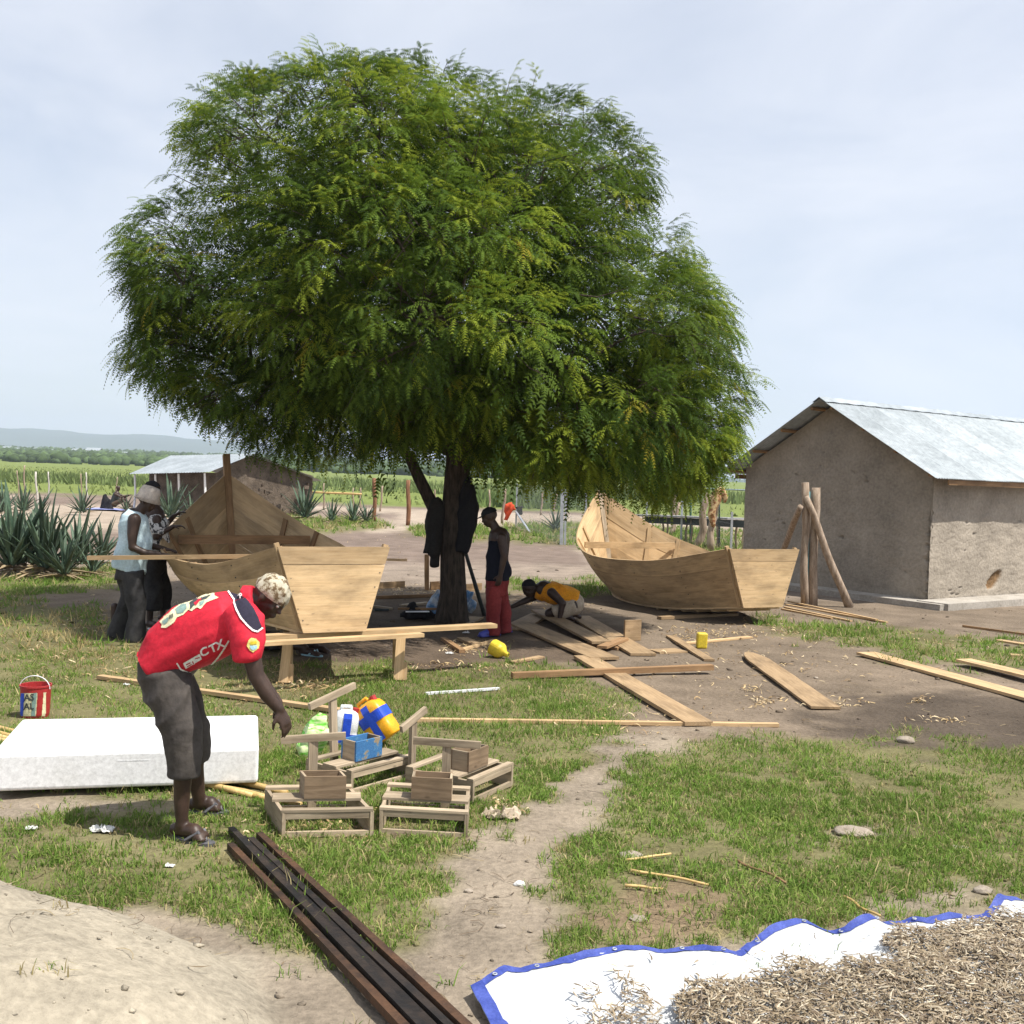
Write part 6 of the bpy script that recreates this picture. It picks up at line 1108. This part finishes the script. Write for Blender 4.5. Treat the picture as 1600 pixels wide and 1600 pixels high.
# bleached tree posts, cloth, drying rack
vpost(1052, 772, 834, 0.09, POSTWOOD, 'bleached leaning trunk behind the right boat', name='bleached_post', lean=1); vpost(1048, 785, 836, 0.07, POSTWOOD, 'second bleached trunk leaning right behind the boat', name='bleached_post', lean=14)
pole('bleached_post', GG(1090, 858), at(1106, 772, GG(1090, 858).y), 0.13, 0.10, POSTWOOD, 'thick forked bleached post left of the draped cloth', bend=0.07); dpx = GG(1109, 862); pole('bleached_post', dpx, at(1118, 775, dpx.y), 0.11, 0.08, POSTWOOD, 'bleached post wearing the draped cloth', bend=0.05)
TANCL = mottled('tan_patterned_cloth', (0.20, 0.08, 0.03), (0.52, 0.38, 0.2), scale=9, lo=0.42, hi=0.55, rough=0.9, bump=0.2, rnd=0); cm = lambda x, y, d=0.0: at(x, y, dpx.y-0.1+d)
bm = bmesh.new(); loft(bm, [cm(1122, 766), cm(1118, 780), cm(1112, 795), cm(1110, 806)], [0.12, 0.17, 0.14, 0.10], [0.12, 0.15, 0.13, 0.1]); loft(bm, [cm(1118, 768), cm(1128, 766), cm(1133, 776), cm(1133, 786)], [0.09, 0.11, 0.08, 0.03], [0.1, 0.1, 0.07, 0.03]); loft(bm, [cm(1112, 800), cm(1112, 815), cm(1116, 824)], [0.1, 0.08, 0.03], [0.1, 0.08, 0.03]); tag(finish('draped_cloth', remesh(bm, 0.02, 2, 0.05, 6), TANCL, None), 'brown and tan patterned cloth draped over a bleached post', 'cloth')
rk = empty('drying_rack', GG(1080, 838), 'long low rack of dark netting on thin legs behind the boat', 'rack'); ra = at(1005, 806, 38.0); rb = at(1160, 812, 33.0)
plank('rack_top', ra, rb, 1.1, 0.05, plain('pale_netting', (0.3, 0.3, 0.3), .8), rk, segs=4); plank('rack_edge', ra+Vector((0, -0.6, -0.22)), rb+Vector((0, -0.6, -0.22)), 0.03, 0.22, DARKP, rk, segs=4)
for t in (0.02, 0.25, 0.5, 0.75, 0.98): q = ra.lerp(rb, t); pole('rack_leg', (q.x, q.y-0.55, 0), (q.x, q.y-0.55, q.z), 0.035, 0.03, POSTWOOD, None, parent=rk); pole('rack_leg', (q.x, q.y+0.5, 0), (q.x, q.y+0.5, q.z), 0.035, 0.03, POSTWOOD, None, parent=rk)
REDCL = plain('red_cloth', (0.62, 0.07, 0.02), .8); q = lambda x, y: at(x, y, GG(806, 824).y-0.12)
bm = bmesh.new(); loft(bm, [q(803, 790), q(796, 793), q(793, 803), q(790, 813)], [0.16, 0.2, 0.13, 0.05], [0.06, 0.08, 0.06, 0.03]); tag(finish('hanging_cloth', remesh(bm, 0.025, 2, 0.06, 6), REDCL, None), 'bright red cloth hanging on the wire fence', 'cloth')
bm = bmesh.new(); loft(bm, [q(811, 791), q(812, 797), q(812, 804)], [0.14, 0.13, 0.1], [0.04, 0.05, 0.04]); tag(finish('hanging_cloth', remesh(bm, 0.025, 2, 0.04, 6), COATCL, None), 'dark grey cloth hanging beside the red one', 'cloth')
# coats and tools at the trunk
bm = bmesh.new(); q = lambda x, y, d=0: at(x, y, TD-0.1+d); loft(bm, [q(683, 778), q(682, 795), q(677, 830), q(673, 862), q(672, 868)], [0.07, 0.10, 0.12, 0.125, 0.12], [0.07, 0.1, 0.11, 0.11, 0.1]); loft(bm, [q(685, 790), q(684, 840), q(679, 884)], [0.06, 0.07, 0.05], [0.07, 0.07, 0.05]); tag(finish('hanging_coat', remesh(bm, 0.014, 3, 0.05, 7, (0.1, 0.1, 0.98)), COATCL, None), 'dark grey coat hanging from the low limb left of the trunk', 'coat')
bm = bmesh.new(); q = lambda x, y, d=0: at(x, y, TD-0.12+d); loft(bm, [q(729, 746), q(729, 765), q(732, 790), q(728, 825), q(722, 862)], [0.05, 0.09, 0.125, 0.12, 0.09], [0.07, 0.09, 0.12, 0.12, 0.08]); tag(finish('hanging_coat', remesh(bm, 0.014, 3, 0.05, 7, (0.1, 0.1, 0.98)), BLACKCL, None), 'black coat hanging against the right side of the trunk', 'coat')
pole('leaning_pole', GG(757, 962), at(727, 862, TD-0.1), 0.03, 0.025, DARKP, 'thin dark pole leaning against the trunk', cat='pole', bend=0.0); g = GG(667, 922); plank('upright_board', g, at(667, 866, g.y), 0.075, 0.05, BROWNWOOD, None, up=(0, -1, 0), segs=2, label='upright board standing below the hanging coat', cat='board')
BAGBL = mottled('blue_white_bag', (0.10, 0.25, 0.48), (0.55, 0.60, 0.64), scale=6, rough=0.5, bump=0.2, rnd=0, lo=.42, hi=.6)
bm = bmesh.new(); g = GG(679, 958); limb(bm, [g+Vector((0, 0, .1)), g+Vector((0.02, 0, .22)), g+Vector((0.03, 0, .32))], [.12, .09, .05]); tag(finish('plastic_bag', remesh(bm, .014, 2, .05, 9), BAGBL, None), 'blue and white plastic bag left of the trunk', 'bag')
bm = bmesh.new(); g = GG(733, 960)+Vector((0, .15, 0)); limb(bm, [g+Vector((0, 0, .1)), g+Vector((-.01, 0, .28))], [.09, .05]); tag(finish('plastic_bag', remesh(bm, .014, 2, .05, 9), BAGBL, None), 'pale plastic bag right of the trunk', 'bag')
tp0 = GG(655, 968); tb = empty('tool_bag', tp0, 'open black tool bag with white sheets left of the trunk', 'bag'); bm = bmesh.new(); loft(bm, [tp0+Vector((-.28, 0, .05)), tp0+Vector((0, 0.05, .06)), tp0+Vector((.28, 0, .06))], [.06, .09, .06], [.05, .06, .05], vdir=(0, 0, 1)); ball(bm, tp0+Vector((-.1, .12, .12)), (.09, .08, .1)); finish('bag', remesh(bm, .014, 2, .04, 9), BLACKCL, tb); plank('paper_sheet', tp0+Vector((-.18, -.09, .11)), tp0+Vector((.14, -.06, .12)), .11, .006, WHITEPL, tb, segs=3); plank('tool_handle', tp0+Vector((-.3, .05, .12)), tp0+Vector((.3, .08, .13)), .03, .03, BROWNWOOD, tb, segs=2)
# yellow funnel and cut can
fu = GG(786, 1029); fe = empty('yellow_funnel', fu, 'yellow scoop cut from a can lying on the soil', 'scoop'); bm = bmesh.new(); d = Vector((0.75, -0.45, -0.32)).normalized(); c = fu+Vector((-.04, 0.02, .085))
for (t, r, rr_) in (): pass
rings = []; u = d.cross(Vector((0, 0, 1))).normalized(); v = d.cross(u)
for (t, r) in ((-0.10, .085), (0.0, .085), (0.03, .075), (0.075, .03), (0.12, .026), (0.12, .018), (0.075, .022), (0.03, .068), (0.0, .079), (-0.10, .079)): rings.append([bm.verts.new(c+d*t+u*r*math.copysign(abs(math.cos(a))**.7, math.cos(a))+v*r*math.copysign(abs(math.sin(a))**.7, math.sin(a))) for a in np.linspace(0, 2*math.pi, 20, endpoint=False)])
for i in range(len(rings)): 
    for k in range(20): bm.faces.new((rings[i][k], rings[i][(k+1) % 20], rings[(i+1) % len(rings)][(k+1) % 20], rings[(i+1) % len(rings)][k]))
me = bpy.data.meshes.new('body'); bm.to_mesh(me); bm.free(); link('body', me, YELLOW, fe, smooth=False)
yc = GG(1097, 1014); rounded_box('x', yc+Vector((-.062, 0, 0.0)), (.125, 0, 0), (0, .12, 0), (0.004, 0, .19), .02, YELLOW).name = 'yellow_can'; tag(bpy.data.objects['yellow_can'], 'small square yellow can standing among the boards', 'can')
# distant sheet by the seated person
m = MB(); g = G(172, 798); P = [[g+Vector((-1.1+i*.28, -.5+j*.5, .03+.05*random.random())) for j in range(4)] for i in range(8)]; m.quad_strip_grid(P, [[(i, j) for j in range(4)] for i in range(8)]); tag(m.build('ground_sheet', plain('lilac_sheet', (.25, .28, .55), .8), smooth=True), 'blue sheet spread beside the small seated person', 'sheet')
bm = bmesh.new(); g = G(166, 797); loft(bm, [g+Vector((0, 0, .0)), g+Vector((.0, 0, .35)), g+Vector((-.08, 0, .62))], [.3, .2, .05], [.2, .15, .05]); tag(finish('dark_bundle', remesh(bm, .03, 2, .08, 5), BLACKCL, None), 'dark pointed bundle on the blue sheet', 'bundle')

# ================================================================== agaves
def agave_leaf():
    m = MB(); P = []; UV = []
    for i in range(7):
        t = i/6; w = 0.056*(1-t)**0.6*(0.55+1.1*min(t*3, 1)*0.6)+0.002; z = -0.10*t*t; P.append([(t, -w, z+w*0.35), (t, -w*.45, z-.004), (t, w*.45, z-.004), (t, w, z+w*.35), (t, 0, z-.03*(1-t))]); UV.append([(t, k) for k in range(5)])
    m.quad_strip_grid(P, UV, closed_u=True); return m.mesh('leaf')
ALG = agave_leaf(); ALG.materials.append(AGAVE); ALD = ALG.copy(); ALD.materials.clear(); ALD.materials.append(AGAVEDRY); ALG.polygons.foreach_set('use_smooth', [True]*len(ALG.polygons))
def agave(px, py, L, n, label, dry=0.12, z=0):
    g = GG(px, py); root = empty('agave_plant', g, label, 'agave', 'agaves')
    for k in range(n):
        t = (k+.5)/n; az = k*2.39996+random.uniform(-.2, .2); el = math.radians(86-t*72+random.uniform(-9, 9)); l = L*random.uniform(.6, 1.12)*(1-.25*t); d = Vector((math.cos(az)*math.cos(el), math.sin(az)*math.cos(el), math.sin(el)))
        isd = t > .7 and random.random() < dry*3; 
        if isd: d = Vector((d.x, d.y, -0.15+random.random()*.3)).normalized()
        sd = Vector((-math.sin(az), math.cos(az), 0)); up = d.cross(sd); base = g+Vector((math.cos(az), math.sin(az), 0))*.06*L+Vector((0, 0, .10*L+(.12*L*(1-t)))); 
        mw = Matrix(((d.x*l, sd.x*l, up.x*l, base.x), (d.y*l, sd.y*l, up.y*l, base.y), (d.z*l, sd.z*l, up.z*l, base.z), (0, 0, 0, 1))); o = bpy.data.objects.new('leaf', ALD if isd else ALG); COL.objects.link(o); o.matrix_basis = mw; setparent(o, root)
for a in [(18, 900, 1.35, 58, 'largest agave at the left edge, with drooping dry leaves', .3), (72, 902, 1.15, 50, 'agave with dry fronds right of the largest one', .4), (122, 890, 1.0, 34, 'dark agave between the big clump and the man in blue'), (160, 880, .8, 26, 'agave just behind the man in blue'), (-30, 870, 1.2, 30, 'agave cut off by the left edge of the view'), (45, 893, 1.1, 40, 'agave crowded between the two biggest ones', .3), (100, 907, .8, 34, 'low agave in front of the dry one', .3), (145, 900, .6, 24, 'smallest agave at the right foot of the big clump', .3), (36, 803, 1.0, 26, 'far agave standing above the big clump'), (5, 806, 1.0, 24, 'far agave at the left edge'), (128, 805, .95, 28, 'round far agave in front of the field stakes'), (196, 800, .7, 18, 'small far agave beside the blue sheet'), (266, 815, 1.35, 30, 'tall agave behind the man in the printed shirt'), (300, 815, .9, 22, 'agave in front of the veranda'), (476, 815, 1.35, 32, 'tall agave at the corner of the far house'), (444, 805, 1.0, 22, 'agave against the rubble gable'), (518, 818, .85, 22, 'agave left in the row behind the boat'), (552, 818, 1.0, 24, 'agave in the middle of the row behind the boat'), (572, 818, .8, 20, 'agave beside the red brown gate post'), (868, 832, .9, 22, 'spiky agave behind the double steel post')]: agave(*a)

# ================================================================== tarpaulin with drying fish
EDGE = [(735, 1551), (790, 1526), (830, 1516), (910, 1505), (1000, 1497), (1065, 1487), (1110, 1497), (1150, 1492), (1185, 1468), (1240, 1447), (1285, 1451), (1320, 1458), (1360, 1446), (1395, 1440), (1445, 1446), (1500, 1434), (1540, 1430), (1560, 1416), (1600, 1410), (1680, 1398)]
EW = [G(x, y, 0.03) for x, y in EDGE]; tarp = empty('tarpaulin', EW[0], 'white tarpaulin with blue hem spread at the bottom right', 'tarpaulin')
nu, nv = 120, 60; ed = []
ts = np.linspace(0, len(EW)-1, nu)
for t in ts: i = min(int(t), len(EW)-2); ed.append(EW[i].lerp(EW[i+1], t-i))
backd = Vector((0.50, -0.86, 0)); leftd = Vector((0.32, -0.95, 0))
def tarp_pt(i, s):
    p = ed[i]; w = i/(nu-1); d = leftd.lerp(backd, min(1, w*2)).normalized(); q = p+d*s; h = 0.035+0.030*math.exp(-s/0.10)*(0.6+math.sin(i*0.37)*.7)+0.03*(fnoise(q.x, q.y, 3.0, 131)-.5)*2+0.022*(fnoise(q.x*1.0+q.y*.6, q.y*.5, 9, 133)-.5)+0.012*(fnoise(q.x, q.y, 22, 137)-.5)
    return Vector((q.x, q.y, max(h+float(hz(q.x, q.y)), float(hz(q.x, q.y))+.008)))
def tarp_piece(name, s0, s1, k, i0, i1, mat, dz=0.0):
    m = MB(); P = [[tarp_pt(i, s0+(s1-s0)*j/k)+Vector((0, 0, dz)) for j in range(k+1)] for i in range(i0, i1)]; m.quad_strip_grid(P, [[(i*.03, j*.04) for j in range(k+1)] for i in range(i0, i1)]); return m.build(name, mat, tarp, smooth=True)
tarp_piece('sheet', 0.0, 2.6, 60, 0, nu, TARPW); tarp_piece('hem', -0.004, 0.034, 3, 0, nu, TARPB, 0.004); tarp_piece('hem', -0.003, 2.6, 60, 0, 3, TARPB, 0.005)
for i in range(4, nu, 9):
    p = tarp_pt(i, 0.017)+Vector((0, 0, .006)); m = MB(); m.tube([p+Vector((.008*math.cos(a), .008*math.sin(a), 0)) for a in np.linspace(0, 2*math.pi, 11)], .0028, 5, cap=False); m.build('eyelet', STEEL, tarp)
FISHP = [[(1610, 1432), (1540, 1440), (1480, 1448), (1400, 1462), (1378, 1478), (1402, 1490), (1400, 1508), (1340, 1508), (1290, 1520), (1250, 1508), (1180, 1530), (1090, 1548), (1050, 1572), (1075, 1610), (1120, 1700), (1900, 1700), (1900, 1432)], [(955, 1520), (985, 1528), (1000, 1555), (1035, 1590), (1040, 1640), (900, 1640), (940, 1580), (975, 1565)], [(890, 1555), (935, 1545), (940, 1562), (895, 1568)], [(870, 1585), (930, 1575), (980, 1590), (900, 1595)]]
def fish():
    n = 108000; x = RNG.uniform(-0.1, 3.2, n); y = RNG.uniform(2.4, 5.6, n); P = np.stack([x, y, np.zeros(n)], 1); px, py = to_px(P+np.array([0, 0, .05])); rx = px+26*(fnoise(x, y, 7, 141)-.5); ry = py+18*(fnoise(x, y, 7, 143)-.5); k = np.zeros(n, bool)
    for i, q in enumerate(FISHP): k |= inpoly(rx, ry, q) & (RNG.random(n) < (1.0, .30, .2, .15)[i])
    stray = (RNG.random(n) < .003) & inpoly(px, py, [(800, 1570), (1000, 1510), (1200, 1480), (1500, 1440), (1700, 1430), (1700, 1700), (900, 1700)]); k |= stray
    k &= px < 1640; x = x[k]; y = y[k]; n = len(x); base = 0.048+0.07*fnoise(x, y, 3.5, 145)*1.3*RNG.random(n)+hz(x, y); L = RNG.uniform(.022, .050, n); a = RNG.uniform(0, 2*math.pi, n); pitch = RNG.normal(0, .28, n); bend = RNG.normal(0, .25, n)
    sec = np.array([0, .22, .55, .82, 1.0]); wid = np.array([.02, .085, .085, .03, .075]); V = []
    dx = np.cos(a)*np.cos(pitch); dy = np.sin(a)*np.cos(pitch); dz = np.sin(pitch); sx = -np.sin(a); sy = np.cos(a)
    for s, w in zip(sec, wid):
        c = np.stack([x+dx*L*(s-.5)+sx*bend*L*(s-.5)**2, y+dy*L*(s-.5)+sy*bend*L*(s-.5)**2, base+dz*L*(s-.5)], 1); hw = (w*L)[:, None]; S = np.stack([sx, sy, 0*sx], 1)
        V += [c-S*hw, c+np.array([0, 0, 1.])*hw*1.1, c+S*hw]
    V = np.stack(V, 1); F = []
    for i in range(4):
        for j in range(2): F.append([i*3+j, i*3+j+3, i*3+j+4, i*3+j+1])
    F = np.array(F); FF = F[None]+(np.arange(n)*15)[:, None, None]; tone = RNG.random((n, 1)); C = np.where(tone < .5, [[.235, .18, .11]], np.where(tone < .8, [[.14, .10, .06]], [[.40, .34, .24]]))*RNG.uniform(.7, 1.25, (n, 1)); return V.reshape(-1, 3), FF.reshape(-1, 4), np.repeat(C, 15, 0)
v_, f_, c_ = fish(); print('fish', len(f_)//8); tag(link('dried_fish', np_mesh('dried_fish', v_, f_, col=c_), FISH), 'heap of small dried fish spread over the white tarpaulin', 'dried fish', kind='stuff')

# ================================================================== shavings, chips, straw, stones, litter
def strips(px, py, n, sx, sy, Lr=(.03, .12), wr=(.004, .015), lf_=(.08, .4), col=((.52, .39, .21), (.36, .25, .125), (.62, .5, .32), (.26, .18, .10))):
    """curled wood shavings strewn round a spot"""
    out = []; cx = RNG.normal(px, sx, n); cy = RNG.normal(py, sy, n); cy = np.maximum(cy, 760)
    for i in range(n):
        g = G(cx[i], cy[i]); z = float(hz(g.x, g.y)); out.append((g.x, g.y, z))
    P = np.array(out); L = RNG.uniform(*Lr, n); w = RNG.uniform(*wr, n); a = RNG.uniform(0, 6.28, n); cu = RNG.normal(0, 2.2, n); V = []; lift = RNG.uniform(*lf_, n)
    for t in np.linspace(0, 1, 5):
        ang_ = a+cu*t; c = P+np.stack([np.cos(ang_)*L*t, np.sin(ang_)*L*t, .006+lift*L*np.sin(t*3.14)], 1); S = np.stack([-np.sin(ang_)*w, np.cos(ang_)*w, w*.5*np.sin(t*5+a)], 1); V += [c-S/2, c+S/2]
    V = np.stack(V, 1); F = np.array([[i*2, i*2+1, i*2+3, i*2+2] for i in range(4)]); FF = F[None]+(np.arange(n)*10)[:, None, None]; C = np.array(col)[RNG.integers(0, len(col), n)]*RNG.uniform(.7, 1.2, (n, 1)); return V.reshape(-1, 3), FF.reshape(-1, 4), np.repeat(C, 10, 0)
S_ = []
for (px, py, n, sx, sy) in [(500, 1072, 130, 45, 6), (640, 925, 130, 35, 5), (740, 1012, 110, 20, 6), (230, 960, 260, 70, 14), (330, 1060, 160, 90, 22), (90, 1020, 130, 80, 25), (1100, 990, 150, 50, 7), (1230, 985, 160, 60, 10), (1190, 1095, 35, 12, 6), (1175, 1080, 20, 8, 4), (1320, 1100, 30, 25, 4), (1437, 1097, 25, 10, 3), (1470, 1127, 25, 25, 3), (1200, 1030, 60, 60, 14), (1450, 1010, 60, 60, 14), (850, 945, 90, 40, 8), (700, 1045, 80, 60, 6), (1000, 1090, 60, 120, 25), (480, 1300, 110, 60, 12), (790, 1268, 60, 14, 8), (1010, 1130, 40, 60, 20), (300, 1200, 40, 140, 60), (150, 890, 60, 40, 10), (600, 850, 120, 150, 20), (1300, 1050, 90, 160, 30)]: S_.append(strips(px, py, n, sx, sy, (.025, .10) if py < 1150 else (.02, .06)))
v_, f_, c_ = stack(S_); tag(link('wood_shavings', np_mesh('wood_shavings', v_, f_, col=c_), CHIP), 'pale curled wood shavings strewn round the boats', 'shavings', kind='stuff')
# straw and twigs on bare soil
TW = [strips(px, py, n, sx, sy, (.03, .16), (.0015, .005), (.0, .12), ((.20, .15, .09), (.13, .095, .065), (.30, .24, .14))) for (px, py, n, sx, sy) in [(760, 1400, 90, 70, 90), (1020, 1430, 110, 70, 28), (1250, 1110, 160, 190, 35), (540, 1310, 70, 90, 14), (200, 1480, 60, 160, 60), (850, 1160, 60, 120, 30), (300, 1400, 30, 60, 20)]]
v_, f_, c_ = stack(TW); tag(link('straw_litter', np_mesh('straw_litter', v_, f_, col=c_), CHIP), 'dry straw and twigs lying on the bare soil', 'litter', kind='stuff')
# pebbles and clods
n = 3600; d = 2.6*(24/2.6)**RNG.random(n); x = RNG.uniform(-.56, .56, n)*d; rs = np.minimum(RNG.gamma(1.3, .0030, n), .016)*(0.6+d/9); z = hz(x, d); V = IV[None]*(1+.6*(RNG.random((n, len(IV), 1))-.5)*2)*np.stack([rs*1.3, rs, rs*.6], 1)[:, None]+np.stack([x, d, z+rs*.2], 1)[:, None]; F = IF[None]+(np.arange(n)*len(IV))[:, None, None]
pxx, pyy = to_px(np.stack([x, d, z], 1)); gc_ = ground_color(x, d, pxx, pyy); tag(link('pebbles', np_mesh('pebbles', V.reshape(-1, 3), F.reshape(-1, 3), col=np.repeat(gc_*RNG.uniform(.55, 1.35, (n, 1)), len(IV), 0)), SOIL), 'small clods and pebbles on the bare ground', 'pebbles', kind='stuff')
def stone(px, py, r, col, label, name='stone', flat=.6):
    g = GG(px, py); bm = bmesh.new(); ret = bmesh.ops.create_icosphere(bm, subdivisions=3, radius=1)
    for v in ret['verts']: q = v.co.copy(); s = 1+.35*(mnoise.noise(q*1.3+Vector((px, py, 0)))); v.co = g+Vector((q.x*r*1.3*s, q.y*r*s, q.z*r*flat*s+r*flat*.5))
    me = bpy.data.meshes.new(name); bm.to_mesh(me); bm.free(); tag(link(name, me, col, None, smooth=True), label, 'stone' if name == 'stone' else 'litter')
STONE = mottled('stone', (.22, .18, .14), (.36, .31, .25), scale=9, rough=.9, bump=.5); CRUMP = plain('crumpled_white_plastic', (.62, .62, .60), .5)
stone(1415, 1160, .055, STONE, 'pale stone at the edge of the black soil'); stone(1500, 1328, .04, STONE, 'flat pale stone in the right turf', flat=.35); stone(1536, 1395, .035, STONE, 'grey stone near the tarpaulin hem'); stone(733, 1394, .018, STONE, 'small brown stone on the foot path'); stone(782, 1449, .018, STONE, 'small dark stone lower on the foot path'); stone(996, 1437, .03, STONE, 'flat stone on the bare patch right of the path', flat=.4); stone(812, 1383, .022, CRUMP, 'crumpled wrapper on the foot path', name='wrapper'); stone(1335, 1303, .09, STONE, 'low pale clod in the right turf', flat=.3)
stone(1275, 1000+60, .02, STONE, 'tiny dark clod on the bare soil'); stone(985, 1340, .05, STONE, 'dark clod beside the path edge', flat=.4)
def crumple(name, g, r, mat, label, cat):
    n = 16; P = []; k0 = random.uniform(0, 50)
    for i in range(n):
        row = []
        for j in range(n):
            u = (i/(n-1)-.5)*2; v = (j/(n-1)-.5)*2; e = 1-.35*max(abs(u), abs(v)); h = abs(mnoise.noise(Vector((u*2.2+k0, v*2.2, 0))))+.5*abs(mnoise.noise(Vector((u*5+k0, v*5, 3)))); w = mnoise.noise(Vector((u*1.5, v*1.5+k0, 7)))
            row.append(g+Vector((r*(u*1.15*e+.35*w), r*(v*.7*e+.2*w), .006+r*.85*h*(1-.55*max(abs(u), abs(v))))))
        P.append(row)
    m = MB(); m.quad_strip_grid(P, [[(i, j) for j in range(n)] for i in range(n)]); o = m.build(name, mat); sm_ = o.modifiers.new('s', 'SOLIDIFY'); sm_.thickness = .002; return tag(o, label, cat)
for (px, py, s, lab) in ((160, 1300, .075, 'crumpled clear plastic bag in the grass left of the bending man'), (48, 1297, .04, 'small white plastic cup in the grass at the left'), (265, 1355, .03, 'scrap of clear plastic near the dark bars'), (197, 1071, .035, 'small blue and white packet behind the foam block'), (702, 1022, .05, 'white scrap under the trestle'), (728, 990, .06, 'pale scrap behind the trestle board')):
    crumple('plastic_litter', GG(px, py), s, CRUMP, lab, 'litter')
crumple('cloth_rag', GG(785, 1278), .13, KHAKI, 'dirty beige rag lying beside the rightmost frame', 'rag')
for i, (a, b, mt, lab) in enumerate((((1318, 1408), (1372, 1438), BAMBOO, 'short bamboo stick in the turf by the tarpaulin'), ((975, 1350), (1045, 1340), BAMBOO, 'yellow reed lying at the path edge'), ((985, 1365), (1110, 1388), BAMBOO, 'long yellow reed on the bare patch'), ((980, 1390), (1036, 1395), BAMBOO, 'short yellow reed on the bare patch'), ((1150, 1350), (1230, 1385), BROWNWOOD, 'brown twig in the right turf'))):
    A = GG(*a, .02); B = GG(*b, .02); pole('reed_stick', A, B, .008, .006, mt, lab, cat='stick', bend=.012)
